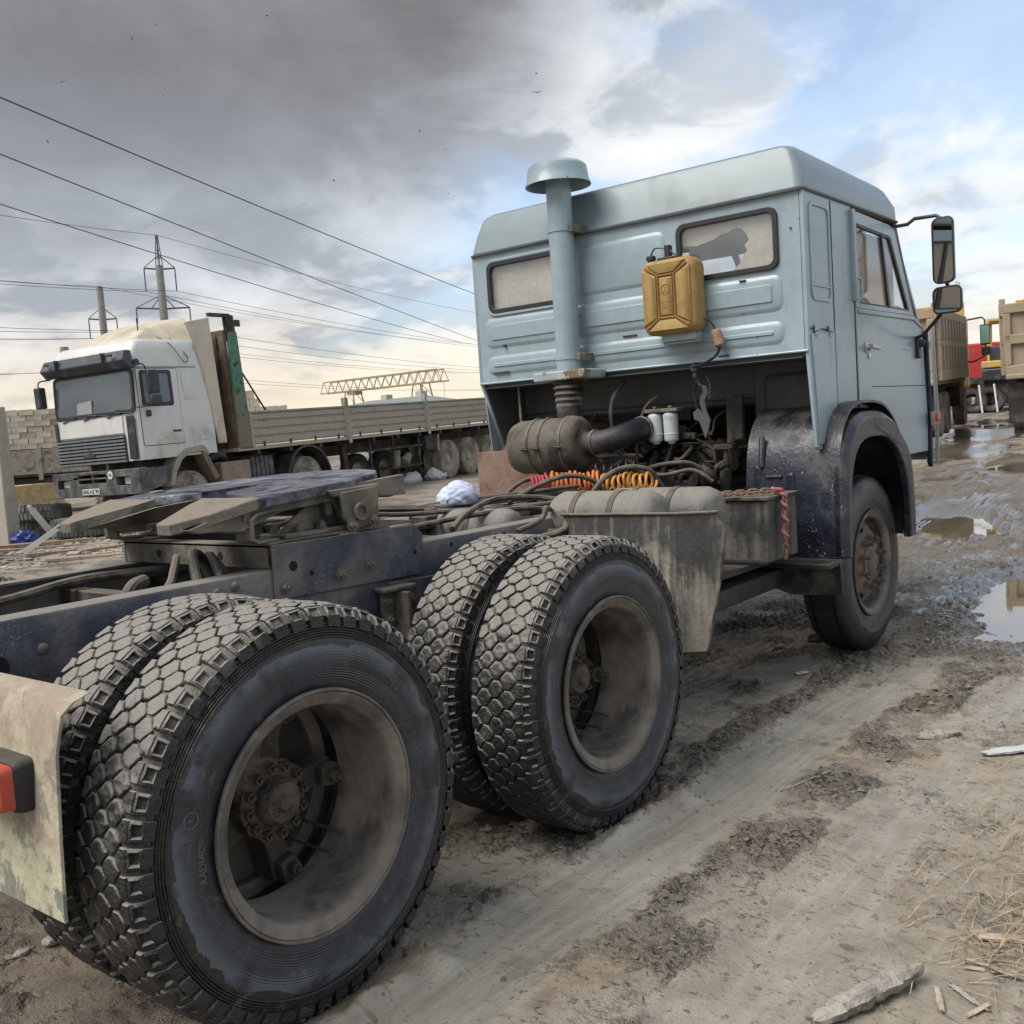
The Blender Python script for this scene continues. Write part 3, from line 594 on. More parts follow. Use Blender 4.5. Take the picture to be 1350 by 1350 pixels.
DUSTY = M('dusty_steel', (.085, .077, .065), .7, var=.4, vs=6, dust=.52, dcol=(.20, .172, .135), ds=6, up=.22, bump=.6, bs=50)
DUSTD = M('dusty_dark_steel', (.026, .024, .021), .65, var=.4, vs=5, dust=.45, dcol=(.12, .102, .08), ds=6, up=.26, bump=.5)
TANKM = M('dusty_tank', (.085, .085, .085), .5, var=.4, vs=5, dust=.46, dcol=(.21, .195, .17), ds=6, up=.25, bump=.25)
RUBB = M('black_rubber', (.022, .022, .022), .5, var=.3, dust=.46, dcol=(.13, .115, .095), ds=9, up=.12)
HOSE = M('dusty_hose', (.030, .028, .025), .6, var=.3, dust=.46, dcol=(.15, .13, .105), ds=12, up=.26)
GASK = flat('window_rubber', (.02, .02, .022), .45)
SEAMD = flat('seam_dark', (.03, .032, .035), .8)
CURT = M('beige_curtain', (.70, .61, .49), .9, var=.22, vs=5, bump=.6, bs=14, streak=0, dust=.36, dcol=(.5, .43, .34), ds=4)
PANE = glassy('dusty_pane', (.95, .96, .96), .12, (.55, .54, .52), .10); PANED = glassy('door_pane', (.95, .95, .95), .14, (.5, .46, .40))
MIRR = flat('mirror_glass', (.82, .85, .87), .03, 1.0)
STEELM = M('bright_metal', (.55, .55, .55), .35, .9, var=.2)
OLDMUDF = M('mud_flap', (.052, .050, .047), .7, var=.4, vs=3, dust=.40, dcol=(.25, .225, .185), ds=4, low=(.62, 1.0, .24), streak=1.0, spk=.3, scol=(.02, .02, .02), sps=30, bump=.4)
BEIGEP = M('old_beige_paint', (.46, .43, .30), .65, var=.2, vs=5, dust=.47, dcol=(.31, .245, .19), ds=6, low=(.86, .60, .14), spk=.35, scol=(.13, .15, .12), sps=22, rust=.45, rcol=(.17, .18, .14), rs=13, bump=.5, bs=25)
RED = flat('lamp_red', (.40, .06, .035), .35); ORANGE = flat('lamp_orange', (.75, .16, .05), .25)

truck = thing('tractor_truck', 'pale blue tractor unit without trailer, dirty dual rear wheels nearest the camera', 'truck')
AZ = .4946
rw = rear_wheel(truck); rw.location = (-4.16, -.925, AZ)
r2 = dup(rw, truck, (-2.84, -.925, AZ), (0, R(9), 0))
r3 = dup(rw, truck, (-4.16, .925, AZ), (0, R(4), PI)); r4 = dup(rw, truck, (-2.84, .925, AZ), (0, R(13), PI))
LETT = flat('raised_rubber', (.10, .105, .11), .5)
for s_, sz_, r_, th in (('RADIAL', .024, .338, 180), ('R', .018, .375, 163)):
    t_ = R(th); o_ = link('lettering', text_mesh(s_, sz_, LETT), rw); yy = -.155 - (.1248 if r_ < .36 else .1292)
    o_.location = (r_*math.cos(t_), yy, r_*math.sin(t_)); o_.rotation_euler = (PI/2, -(t_ - PI/2), 0)
    if s_ == 'R': G().tube([(r_*math.cos(t_)+.017*math.cos(2*PI*i/24), yy, r_*math.sin(t_)+.017*math.sin(2*PI*i/24)) for i in range(24)], .0012, 5, 0, True).build('moulded_ring', LETT, rw)
fw = front_wheel(truck); fw.location = (0, -1.0, AZ); dup(fw, truck, (0, 1.0, AZ), (0, 0, PI))

def chassis():
    BN = nut_mesh(DUSTY, .017, .020, .008); RV = G().lathe([(.016, 0), (.0155, .004), (.010, .009), (0, .011)], (0, 0, 0), (1, 0, 0), 14).mesh('bolt', DUSTY, 60)
    HM = G().cyl((0, -.0012, 0), (0, .0012, 0), 1.0, n=20).mesh('drill_hole', HOLE)
    for sd_ in (-1, 1):
        lp = lambda f: [(sd_*(.4325-a), b) for a, b in f]
        cs = [(.085, .986), (.010, .986), (.003, .983), (0, .976), (0, .712), (.003, .705), (.010, .702), (.085, .702), (.085, .71), (.016, .711), (.008, .718), (.008, .970), (.016, .977), (.085, .978)]
        G().loft([[(x, y, z) for y, z in lp(cs)] for x in (-4.95, -2.0, -.9)]).build('frame_rail', FRAMEP, truck, 40)
        cs2 = [(a, b - (.10 if b < .9 else 0) + (0 if b < .9 else -.03)) for a, b in cs]
        G().loft([[(-.9, y, z) for y, z in lp(cs)], [(-.5, y, z) for y, z in lp(cs2)], [(1.1, y, z) for y, z in lp(cs2)]]).build('frame_rail', BLACK, truck, 40)
        # fish plate with folded upper flange carrying the coupling
        y0 = sd_*.436; y1 = sd_*.446
        G().xz([(-3.655, .884), (-2.975, .868), (-2.945, .90), (-2.955, 1.02), (-2.99, 1.058), (-3.655, 1.066)], y0, y1).build('coupling_plate', FRAMEP, truck, 35, .003)
        G().xy([(-3.665, sd_*.30), (-3.0, sd_*.30), (-3.0, sd_*.444), (-3.665, sd_*.444)], 1.0665, 1.076).build('plate_flange', DUSTY, truck, 35, .002)
        yb = sd_*.446
        bolts(BN, [(-3.615, yb, .922), (-3.37, yb, .926), (-3.235, yb, .944)], (0, sd_, 0), truck)
        hole = lambda p, r: setattr(link('drill_hole', HM, truck), 'matrix_local', Matrix.Translation(p) @ Matrix.Diagonal((r, 1, r, 1)))
        for x, z, r in ((-3.575, .987, .017), (-3.50, .952, .009), (-3.0, .955, .009)): hole((x, sd_*.446, z), r)
        for x, z, r in ((-4.545, .862, .034), (-4.05, .92, .006), (-3.07, .82, .008), (-2.98, .80, .007), (-2.78, .955, .008), (-2.6, .94, .008), (-2.45, .955, .008), (-4.3, .80, .006), (-3.0, .76, .007)): hole((x, sd_*.4328, z), r)
        bolts(RV, [(-3.87, sd_*.4325, .945), (-3.80, sd_*.4325, .955), (-4.33, sd_*.4325, .80), (-3.26, sd_*.4325, .765), (-2.95, sd_*.4325, .74), (-2.7, sd_*.4325, .90), (-4.42, sd_*.4325, .89)], (0, sd_, 0), truck)
        G().xz([(-3.14, .70), (-3.14, .86), (-2.62, .84), (-2.60, .70)], sd_*.4335, sd_*.441).build('reinforcement_plate', FRAMEP, truck, 35, .003)
        # spring bracket above the bogie
        g = G(); g.xz([(-3.20, .845), (-3.08, .845), (-3.02, .74), (-3.03, .60), (-3.14, .60), (-3.20, .76)], sd_*.442, sd_*.458); g.box(-3.22, -3.06, sd_*.442, sd_*.50, .835, .85); g.box(-3.14, -3.12, sd_*.458, sd_*.53, .64, .83)
        g.build('spring_bracket', DUSTY, truck, 35, .004); bolts(BN, [(-3.18, sd_*.458, .80), (-3.06, sd_*.458, .79), (-3.17, sd_*.458, .73), (-3.05, sd_*.458, .68), (-3.3, sd_*.4335, .76)], (0, sd_, 0), truck)
        g = G()
        for i in range(6): g.box(-4.1+.13*i, -2.9-.13*i, sd_*.50, sd_*.60, .50+.03*i, .525+.03*i)
        g.build('leaf_spring', DUSTD, truck, 30, .003)
        G().cyl((-3.5, sd_*.40, .52), (-3.5, sd_*.66, .52), .085, n=20).build('spring_trunnion', DUSTD, truck)
        # C-shaped stop brackets
        g = G(); yb = sd_*.40
        cp = [(-3.62, 1.077), (-3.705, 1.077), (-3.725, 1.09), (-3.725, 1.155), (-3.70, 1.175), (-3.60, 1.182), (-3.60, 1.174), (-3.695, 1.167), (-3.715, 1.15), (-3.715, 1.095), (-3.70, 1.085), (-3.62, 1.085)]
        g.xz(cp, yb-.045, yb+.045); g.build('stop_bracket', DUSTY, truck, 35, .002)
    for x, nm in ((-4.55, 1), (-3.9, 1), (-2.35, 1), (-1.5, 1)): G().box(x-.03, x+.03, -.424, .424, .74, .93).build('cross_member', DUSTD, truck, 30, .006)
    g = G(); g.yz([(-.42, .99), (.42, .99), (.42, 1.064), (-.42, 1.064)], -3.66, -3.652); g.box(-3.652, -3.58, -.42, .42, .988, .996); g.box(-3.66, -3.58, -.42, .42, 1.058, 1.066)
    g.build('coupling_beam', DUSTY, truck, 30)
    HB = G().cyl((-.0008, 0, 0), (.0008, 0, 0), .014, n=16).mesh('drill_hole', HOLE)
    for y in (-.10, -.17, .2): link('drill_hole', HB, truck).location = (-3.6605, y, 1.025)
    g = G(); g.xy([(-3.6, -.43), (-3.0, -.43), (-3.0, .43), (-3.6, .43)], .90, .915); g.build('deck_plate', BLACK, truck)
    for x in (-4.16, -2.84):
        g = G().cyl((x, -.75, AZ), (x, .75, AZ), .08, n=20); g.lathe([(0, -.2), (.14, -.17), (.19, -.08), (.20, 0), (.19, .08), (.14, .17), (0, .2)], (x, 0.03, AZ), (1, 0, 0), 24); g.build('axle', DUSTD, truck)
    G().cyl((-2.7, 0, .55), (-.9, 0, .78), .055, n=16).build('drive_shaft', DUSTD, truck)
    # inner lines running between the rails at the tail
    G().tube([(-4.7, .33, .90), (-4.2, .33, .93), (-3.9, .30, .965), (-3.6, .20, .96)], .016, 8, 6).build('air_line', HOSE, truck)
    G().tube([(-4.05, -.25, .80), (-4.06, -.25, .94), (-4.03, -.24, .985), (-3.97, -.2, .99)], .021, 10, 6).build('air_line', HOSE, truck)
    G().tube([(-4.02, -.34, .93), (-3.93, -.28, .975), (-3.85, -.18, 1.0), (-3.76, -.06, 1.02), (-3.7, .03, 1.02)], .014, 8, 6).build('air_line', HOSE, truck)
    G().tube([(-3.88, -.36, .92), (-3.85, -.30, 1.02), (-3.80, -.22, 1.052), (-3.74, -.18, 1.03), (-3.72, -.2, .95)], .017, 10, 6).build('air_line', HOSE, truck)
    G().tube([(-3.80, -.38, .94), (-3.78, -.30, 1.03), (-3.74, -.24, 1.035), (-3.70, -.28, .95)], .013, 8, 6).build('air_line', HOSE, truck)
    # fifth wheel coupling
    PL = M('greased_plate', (.13, .135, .155), .30, .65, var=.6, vs=5, dust=.45, dcol=(.34, .35, .42), ds=4, rust=.50, rcol=(.010, .011, .016), rs=3.5, bump=.5, bs=30, drough=.5)
    fwc = part('fifth_wheel', truck, (-3.29, 0, 1.137)); T = Matrix.Rotation(-R(3.4), 4, 'Y')
    ol = [(.36, -.12), (.355, .12), (.30, .27), (.16, .40), (-.02, .455), (-.24, .46), (-.40, .45), (-.56, .41), (-.655, .335), (-.655, .265), (-.46, .16), (-.25, .075), (-.10, .05), (-.05, 0)]
    ol = ol + [(a, -b) for a, b in reversed(ol[1:-1])][:-1] + [ol[0]] if False else ol
    right = [(a, -b) for a, b in reversed(ol[2:-1])]
    out = [(.36, -.12)] + ol[1:] + right
    def zt(a): return .112 if a > -.38 else .112 - (abs(a)-.38)*.16
    main = [q for q in out if q[0] > -.45]; lp = lambda P_, f, dz: [T @ Vector((a*f, b*f, zt(a) + dz)) for a, b in P_]
    G().loft([lp(main, 1, -.032), lp(main, 1.0, -.004), lp(main, .99, 0)]).build('top_plate', PL, fwc, 30)
    for sd_ in (-1, 1):
        rp = [(-.395, .449), (-.56, .41), (-.655, .335), (-.655, .265), (-.46, .16), (-.395, .142)]; rp = [(a, sd_*b) for a, b in rp]
        G().loft([lp(rp, 1, -.033), lp(rp, 1, -.002), lp(rp, .995, .002)]).build('ramp', DUSTY, fwc, 30)
    g = G()
    for sd_ in (-1, 1):
        sk = [(.28, .02), (.28, .095), (-.40, .095), (-.64, .048), (-.60, .03), (-.46, .015), (-.30, .05), (-.05, .05)]
        g.prism(sk, lambda a, b: T @ Vector((a, sd_*(.435 if a > -.5 else .36), b)), lambda a, b: T @ Vector((a, sd_*.405, b)))
        g.prism([(-.05, .02), (-.05, .09), (-.42, .085), (-.62, .04), (-.45, .02)], lambda a, b: T @ Vector((a, sd_*(.10 if a > -.45 else .25), b)), lambda a, b: T @ Vector((a, sd_*(.12 if a > -.45 else .28), b)))
        g.box(-.1, -.07, sd_*.11, sd_*.42, .0, .085, T); g.box(-.44, -.41, sd_*.2, sd_*.42, .0, .085, T); g.box(.2, .23, sd_*.02, sd_*.42, .02, .085, T)
    g.build('skirt', DUSTY, fwc, 30, .004)
    for sd_ in (-1, 1):
        g = G(); g.xz([(-.075, .075), (.105, .085), (.10, -.02), (.06, -.058), (-.02, -.062), (-.065, -.02)], sd_*.45, sd_*.47); g.xz([(-.13, .085), (.12, .09), (.115, .06), (-.1, .06)], sd_*.43, sd_*.466); g.build('trunnion_block', DUSTY, fwc, 30, .006)
        g = G().lathe([(.030, 0), (.032, .012), (.030, .016), (.021, .016), (.020, .006), (0, .004)], (.005, sd_*.47, 0), (0, sd_, 0), 28); g.build('trunnion_pin', DUSTY, fwc, 30)
        bolts(BN, [(-.035, sd_*.47, -.045), (.065, sd_*.47, -.035)], (0, sd_, 0), fwc)
        g = G(); g.xz([(-.30, -.06), (.13, -.06), (.13, -.045), (-.30, -.045)], sd_*.30, sd_*.44); g.xz([(-.29, -.045), (-.12, .06), (-.07, .06), (.0, -.045)], sd_*.37, sd_*.385); g.xz([(-.02, -.045), (-.10, .07), (.10, .07), (.12, -.045)], sd_*.40, sd_*.43)
        g.build('pedestal', DUSTY, fwc, 30, .004); bolts(BN, [(-.22, sd_*.41, -.045), (-.12, sd_*.41, -.045), (.10, sd_*.43, -.045), (-.27, sd_*.35, -.045)], (0, 0, 1), fwc)
    g = G(); g.xy([(-.08, -.07), (-.08, .07), (.10, .12), (.22, .10), (.22, -.10), (.10, -.12)], .02, .075); g.build('jaw', DUSTD, fwc, 30, .008)
    # rear mudguard with its lamp
    mg = part('rear_mudguard', truck)
    g = G()
    prof = [(-4.735, .43), (-4.728, .60), (-4.715, .78), (-4.705, .865), (-4.69, .893), (-4.655, .905)]
    ys = [(-1.055, -1.05), (-1.055, -1.048), (-1.05, -1.045), (-1.07, -1.07), (-1.095, -1.095), (-1.10, -1.10)]
    g.loft([[(x, y_[0], z), (x, -.42, z), (x+.008, -.42, z), (x+.008, y_[0], z)] for (x, z), y_ in zip(prof, ys)]); g.build('plate', BEIGEP, mg, 35, .003)
    g = G(); g.loft([[(x, y, z) for y, z in rr(-.957+e, -.74, .648+e*.6, .764-e*.6, .018)] for x, e in ((-4.715, .0), (-4.742, .0), (-4.756, .006), (-4.759, .010))]); g.build('lamp_housing', BLACK, mg, 35)
    G().loft([[(x, y, z) for y, z in rr(-.947+e, -.86, .657+e*.5, .755-e*.5, .014)] for x, e in ((-4.759, .0), (-4.785, .004), (-4.803, .026))]).build('lamp_lens', RED, mg, 30)
    G().box(-4.805, -4.759, -.859, -.75, .657, .755).build('lamp_lens', ORANGE, mg, 30, .01, 3)
    # mudguard in front of the bogie
    mg = part('front_mudguard', truck); g = G()
    pl = [[(-2.235, -.585, 1.008), (-2.235, -1.12, 1.012), (-2.15, -1.262, 1.010)], [(-2.24, -.585, .9), (-2.24, -1.125, .9), (-2.135, -1.285, .94)], [(-2.25, -.585, .75), (-2.25, -1.12, .75), (-2.15, -1.265, .77)], [(-2.27, -.585, .6), (-2.27, -1.11, .6), (-2.175, -1.235, .6)], [(-2.285, -.585, .47), (-2.285, -1.09, .47), (-2.2, -1.215, .468)]]
    g.loft([[*l, *[(x+.012, y, z) for x, y, z in reversed(l)]] for l in pl]); g.build('flap', OLDMUDF, mg, 25)
    G().tube([(-2.24, -.58, 1.012), (-2.238, -1.12, 1.016), (-2.15, -1.265, 1.014)], .006, 8).build('edge_bead', DUSTY, mg)
    G().tube([(-2.145, -1.262, 1.01), (-2.13, -1.288, .94), (-2.145, -1.268, .77), (-2.195, -1.218, .47)], .005, 6).build('edge_bead', RUBB, mg)
    G().tube([(-2.22, -.50, .93), (-2.22, -.7, .93), (-2.2, -1.0, .93)], .02, 10).build('stay', DUSTD, mg)
    G().box(-2.5, -2.28, -.52, -.4325, .88, .90).build('stay', DUSTD, mg, 30, .004)
    # air tanks
    for (x, z, r, y0, y1) in ((-1.98, .965, .125, -.36, -.93), (-1.68, .955, .122, -.45, -1.05), (-2.62, .955, .085, .35, -.05), (-2.25, .945, .095, .30, -.36)):
        t = part('air_tank', truck); L = y0-y1
        G().lathe([(0, 0), (r*.55, .012), (r*.88, .035), (r, .07), (r, L-.07), (r*.88, L-.035), (r*.55, L-.012), (0, L)], (x, y0, z), (0, -1, 0), 40).build('shell', TANKM, t, 40)
        for f in (.30, .64):
            G().lathe([(r, -.016), (r+.004, -.014), (r+.004, .014), (r, .016)], (x, y0-L*f, z), (0, -1, 0), 40).build('strap', DUSTD, t, 30)
    # battery box with a dark gusset
    bx = part('battery_box', truck)
    G().box(-1.19, -.845, -.48, -1.035, .665, .965).build('case', M('box_steel', (.035, .034, .034), .5, var=.5, vs=5, dust=.5, dcol=(.13, .12, .10), ds=3, streak=.6, spk=.4, scol=(.4, .38, .35), sps=50, bump=.3), bx, 30, .006)
    G().box(-1.205, -.835, -.47, -1.05, .965, .983).build('lid', DUSTD, bx, 30, .004)
    G().box(-1.0, -.994, -1.0355, -1.04, .87, .935).build('paint_mark', flat('paint_white', (.7, .7, .68), .6), bx)
    g = G(); g.tube([(-2.1, -.62, .80), (-1.6, -.85, .73), (-1.2, -1.02, .665)], .014, 8); g.box(-1.75, -.85, -.45, -.95, .63, .655); g.build('support', BLACK, bx, 30)
    # step beam and valance below the cab
    g = G(); g.box(-.86, -.62, -.45, -1.2, .585, .61); g.build('step_plate', BLACK, truck, 30, .004)
    g = G(); g.yz([(-.48, .55), (-1.205, .60), (-1.21, .432), (-.93, .425), (-.86, .45), (-.48, .46)], -.72, -.70); g.build('rubber_valance', RUBB, truck, 25, .003)
    G().cyl((-1.75, -.62, .555), (-.62, -.62, .54), .085, n=20).build('silencer', BLACK, truck)
    G().box(-1.7, -.6, -.55, -.9, .47, .56).build('under_tray', BLACK, truck, 30, .01)
    # engine bay: air cleaner, filters, engine, hoses
    ac = part('air_cleaner', truck)
    CLN = M('cleaner_dirt', (.075, .066, .057), .5, .25, var=.5, vs=5, dust=.47, dcol=(.16, .14, .112), ds=5, up=.16, rust=.45, rcol=(.09, .065, .05), rs=6, bump=.4)
    o_, a_ = Vector((-.93, .665, 1.268)), Vector((.06, -1, .02)).normalized()
    pr = [(0, .0), (.10, .005), (.145, .025), (.158, .06), (.160, .165), (.164, .17), (.168, .178), (.164, .186), (.160, .19), (.160, .245), (.163, .25), (.163, .262), (.160, .268), (.159, .40), (.165, .405), (.167, .415), (.163, .43), (.154, .455), (.135, .475), (.10, .482), (.07, .483), (.062, .49), (.062, .52), (0, .52)]
    G().lathe(pr, o_, a_, 48).build('shell', CLN, ac, 40)
    for L_ in (.178, .256, .40):
        G().lathe([(.164, -.007), (.169, -.005), (.169, .005), (.164, .007)], o_ + a_*L_, a_, 48).build('band', DUSTY, ac, 30)
        X, Y = frame(a_); p = o_ + a_*L_ + Vector((-.165, 0, -.01))
        g = G(); g.box(-.012, .0, -.02, .02, -.012, .012, Matrix.Translation(p)); g.cyl(p+Vector((-.012, -.03, .0)), p+Vector((-.012, .03, .004)), .005, n=8); g.build('latch', DUSTD, ac, 30, .002)
    g = G()
    bl = []
    for i in range(13): bl.append((.078 if i % 2 else .10 - .002*i, 1.635 - .0175*i))
    bl += [(.085, 1.42), (.09, 1.412), (.09, 1.40), (.075, 1.39)]
    g.lathe([(r, 1.64-z) for r, z in bl], (-.865, .30, 1.64), (-.02, .0, -1), 36); g.build('bellows', RUBB, ac, 30)
    g = G(); e = o_ + a_*.50
    g.tube([e, e+a_*.07, e+Vector((.03, -.13, .01)), e+Vector((.10, -.19, .035)), e+Vector((.24, -.215, .06)), e+Vector((.50, -.22, .08))], .066, 20, 5); g.build('elbow_hose', M('clean_rubber', (.02, .021, .026), .38, dust=.4, dcol=(.08, .07, .06)), ac, 60)
    for p, q_ in ((e+a_*.045, a_), (e+Vector((.24, -.215, .06)), Vector((.97, -.1, .15)).normalized())):
        G().lathe([(.069, -.008), (.073, -.006), (.073, .006), (.069, .008)], p, q_, 28).build('hose_clip', DUSTY, ac, 30)
    G().box(-.99, -.85, .30, .40, .98, 1.11).build('bracket', DUSTD, ac, 30, .01)
    WH = M('filter_white', (.50, .56, .58), .45, var=.12, dust=.40, dcol=(.28, .26, .22), ds=6)
    for y in (-.105, -.205):
        f = part('fuel_filter', truck)
        G().lathe([(0, 0), (.02, 0), (.021, .012), (.036, .014), (.041, .022), (.041, .05), (.0435, .052), (.0435, .058), (.041, .06), (.043, .15), (.044, .162), (.040, .17), (.030, .178), (0, .18)], (-.6, y, 1.243), (0, 0, 1), 28).build('canister', WH, f, 35)
    g = G(); g.box(-.64, -.56, -.27, -.055, 1.424, 1.445); g.cyl((-.6, -.105, 1.445), (-.6, -.105, 1.46), .013, n=6); g.cyl((-.6, -.205, 1.445), (-.6, -.205, 1.46), .013, n=6); g.build('filter_bracket', DUSTY, truck, 30, .004)
    EN = M('engine_grime', (.014, .013, .012), .5, .2, var=.6, vs=8, dust=.42, dcol=(.05, .043, .035), ds=8, up=.25, bump=.6, bs=40)
    en = part('engine', truck); g = G()
    g.box(-.55, 1.0, -.30, .30, .62, 1.02); g.build('block', EN, en, 30, .03)
    for sd_ in (-1, 1):
        for i in range(4):
            M_ = Matrix.Translation((-.38+.2*i, sd_*.26, 1.10)) @ Matrix.Rotation(sd_*-R(45), 4, 'X')
            g = G(); g.box(-.085, .085, -.10, .10, -.08, .09, M_); g.build('cylinder_head', EN, en, 30, .015)
            g = G(); g.box(-.075, .075, -.07, .07, .095, .15, M_); g.build('valve_cover', DUSTD, en, 30, .02)
    g = G(); g.cyl((-.62, -.05, .86), (-.50, -.05, .86), .23, n=32); g.cyl((-1.35, -.02, .80), (-.62, -.03, .84), .15, .19, n=24); g.build('gearbox', EN, en, 35)
    g = G(); g.tube([(-.5, -.22, 1.30), (-.3, -.1, 1.28), (.2, -.1, 1.28)], .045, 12, 4); g.tube([(-.45, .05, 1.35), (-.2, .05, 1.33), (.3, .05, 1.3)], .055, 12, 4); g.cyl((-.52, -.30, 1.03), (-.40, -.33, 1.10), .05, n=16); g.cyl((-.58, -.12, 1.06), (-.5, -.16, 1.24), .022, n=12); g.cyl((-.55, -.02, 1.05), (-.52, -.05, 1.2), .03, n=12); g.build('manifold', EN, en, 40)
    g = G(); g.cyl((-.62, -.36, 1.03), (-.52, -.40, 1.03), .055, n=20); g.cyl((-.66, -.36, 1.03), (-.62, -.36, 1.03), .03, n=16); g.build('pump', EN, en, 35)
    G().box(.95, 1.02, -.5, .5, .6, 1.6).build('radiator', BLACK, en, 30)
    for pts, r, mt in (([(-.55, .12, 1.62), (-.72, .11, 1.5), (-.76, .08, 1.3), (-.74, .0, 1.13), (-.70, -.18, 1.07), (-.66, -.36, 1.09), (-.62, -.46, 1.02)], .012, HOSE), ([(-.55, -.10, 1.52), (-.62, -.05, 1.45), (-.66, -.02, 1.3), (-.66, .0, 1.12)], .010, RUBB), ([(-.7, -.05, 1.1), (-.68, -.2, 1.13), (-.6, -.33, 1.12), (-.52, -.45, 1.0)], .013, HOSE)):
        G().tube(pts, r, 10, 8).build('engine_hose', mt, truck)
    rq = random.Random(21)
    for i in range(16):
        y = rq.uniform(-.52, .30); x = rq.uniform(-.60, -.38); z = rq.uniform(1.02, 1.2); p = [Vector((x, y, z))]
        for j in range(4): p.append(p[-1] + Vector((rq.uniform(-.05, .09), rq.uniform(-.14, .14), rq.uniform(-.03, .10))))
        G().tube(p, rq.choice((.006, .009, .013)), 8, 5).build('engine_hose', rq.choice((RUBB, RUBB, EN, DUSTD)), truck)
    for i in range(14):
        y = rq.uniform(-.50, .25); x = rq.uniform(-.58, -.40); z = rq.uniform(.98, 1.32); s_ = rq.uniform(.02, .05); M_ = Matrix.Translation((x, y, z)) @ Matrix.Rotation(rq.uniform(-.8, .8), 4, 'X') @ Matrix.Rotation(rq.uniform(-.5, .5), 4, 'Z')
        g = G(); g.box(-s_, s_, -s_*1.4, s_*1.4, -s_*.7, s_*.7, M_); g.cyl(M_ @ Vector((-s_, 0, 0)), M_ @ Vector((-s_*1.7, 0, 0)), s_*.45, n=12); g.build('engine_fitting', rq.choice((EN, EN, DUSTD)), en, 30, .006)
    # hydraulic strut and catch of the tilting cab
    st = part('cab_strut', truck); g = G()
    g.cyl((-.46, -.44, .93), (-.44, -.46, 1.08), .034, n=16); g.cyl((-.44, -.46, 1.08), (-.44, -.47, 1.2), .022, n=14); g.box(-.48, -.40, -.52, -.40, 1.19, 1.22); g.xz([(-.47, 1.07), (-.41, 1.07), (-.38, 1.2), (-.50, 1.2)], -.515, -.50); g.xz([(-.47, 1.07), (-.41, 1.07), (-.38, 1.2), (-.50, 1.2)], -.42, -.405); g.build('damper', DUSTD, st, 30, .004)
    g = G(); g.tube([(-.46, -.50, 1.22), (-.44, -.52, 1.35), (-.44, -.53, 1.50)], .022, 10, 4); g.box(-.46, -.42, -.58, -.48, 1.24, 1.5); g.build('catch_arm', DUSTD, st, 30, .008)
    GREYM = M('cast_grey', (.07, .07, .07), .6, var=.4, dust=.45, dcol=(.10, .09, .075))
    g = G(); lk = [(0, 0), (.035, -.01), (.045, -.05), (.02, -.09), (.03, -.15), (.05, -.20), (.03, -.26), (.015, -.30), (-.005, -.24), (-.02, -.20), (-.05, -.19), (-.055, -.15), (-.02, -.13), (.0, -.15), (-.01, -.10), (-.005, -.06), (.015, -.04)]
    g.prism(lk, lambda a, b: (-.71, -.462-a, 1.56+b), lambda a, b: (-.695, -.462-a, 1.56+b)); g.build('catch_hook', GREYM, st, 30, .003)
    g = G(); g.cyl((-.74, -.445, 1.635), (-.74, -.445, 1.65), .022, n=12); g.cyl((-.74, -.445, 1.655), (-.74, -.445, 1.665), .024, n=12); g.cyl((-.735, -.445, 1.60), (-.735, -.445, 1.68), .011, n=10); g.tube([(-.735, -.445, 1.60), (-.72, -.45, 1.58), (-.71, -.465, 1.55)], .008, 8, 4); g.build('valve', GREYM, st, 30)
    G().tube([(-.70, -.44, 1.6), (-.66, -.40, 1.5), (-.64, -.42, 1.36), (-.62, -.47, 1.28)], .007, 8, 6).build('cable', RUBB, st); G().tube([(-.71, -.50, 1.6), (-.70, -.515, 1.55), (-.70, -.505, 1.48)], .005, 6, 5).build('cable', GREYM, st)
    # loose lines over the frame between coupling and cab
    for pts, r in (([(-2.9, .18, 1.10), (-2.55, .10, 1.045), (-2.2, -.02, 1.03), (-1.9, -.20, 1.02), (-1.6, -.26, 1.04)], .011), ([(-2.6, -.28, .99), (-2.4, -.2, 1.04), (-2.1, -.12, 1.07), (-1.85, -.18, 1.05), (-1.7, -.3, 1.01)], .014), ([(-2.75, -.1, 1.0), (-2.45, -.18, 1.02), (-2.15, -.28, 1.03), (-1.95, -.36, 1.0)], .012), ([(-2.5, .32, 1.02), (-2.1, .25, 1.05), (-1.6, .05, 1.06), (-1.2, -.05, 1.06), (-1.0, .0, 1.02)], .010), ([(-1.5, .34, 1.02), (-1.35, .30, 1.10), (-1.2, .22, 1.10), (-1.1, .16, 1.02)], .012),
                   ([(-1.75, .10, 1.02), (-1.62, -.02, 1.10), (-1.5, -.10, 1.13), (-1.38, -.16, 1.10), (-1.3, -.2, 1.02)], .013), ([(-1.45, -.18, 1.0), (-1.36, -.24, 1.11), (-1.25, -.31, 1.15), (-1.15, -.38, 1.12), (-1.1, -.42, 1.03)], .014), ([(-2.42, -.48, .96), (-2.3, -.52, 1.0), (-2.24, -.5, 1.04), (-2.1, -.42, 1.02)], .012), ([(-2.35, -.50, .92), (-2.25, -.60, .95), (-2.2, -.56, 1.02)], .014), ([(-2.9, .05, 1.02), (-2.5, .0, .99), (-2.1, .1, 1.0), (-1.7, .2, 1.0)], .011)):
        G().tube(pts, r, 8, 8).build('air_line', HOSE, truck)
    G().cyl((-2.26, .26, 1.035), (-1.33, -.02, 1.035), .017, n=12).build('pipe', DUSTY, truck)
    g = G(); g.tube([(-2.98, .33, 1.11), (-2.25, .14, 1.04)], .016, 4); g.build('flat_bar', DUSTD, truck, 20)
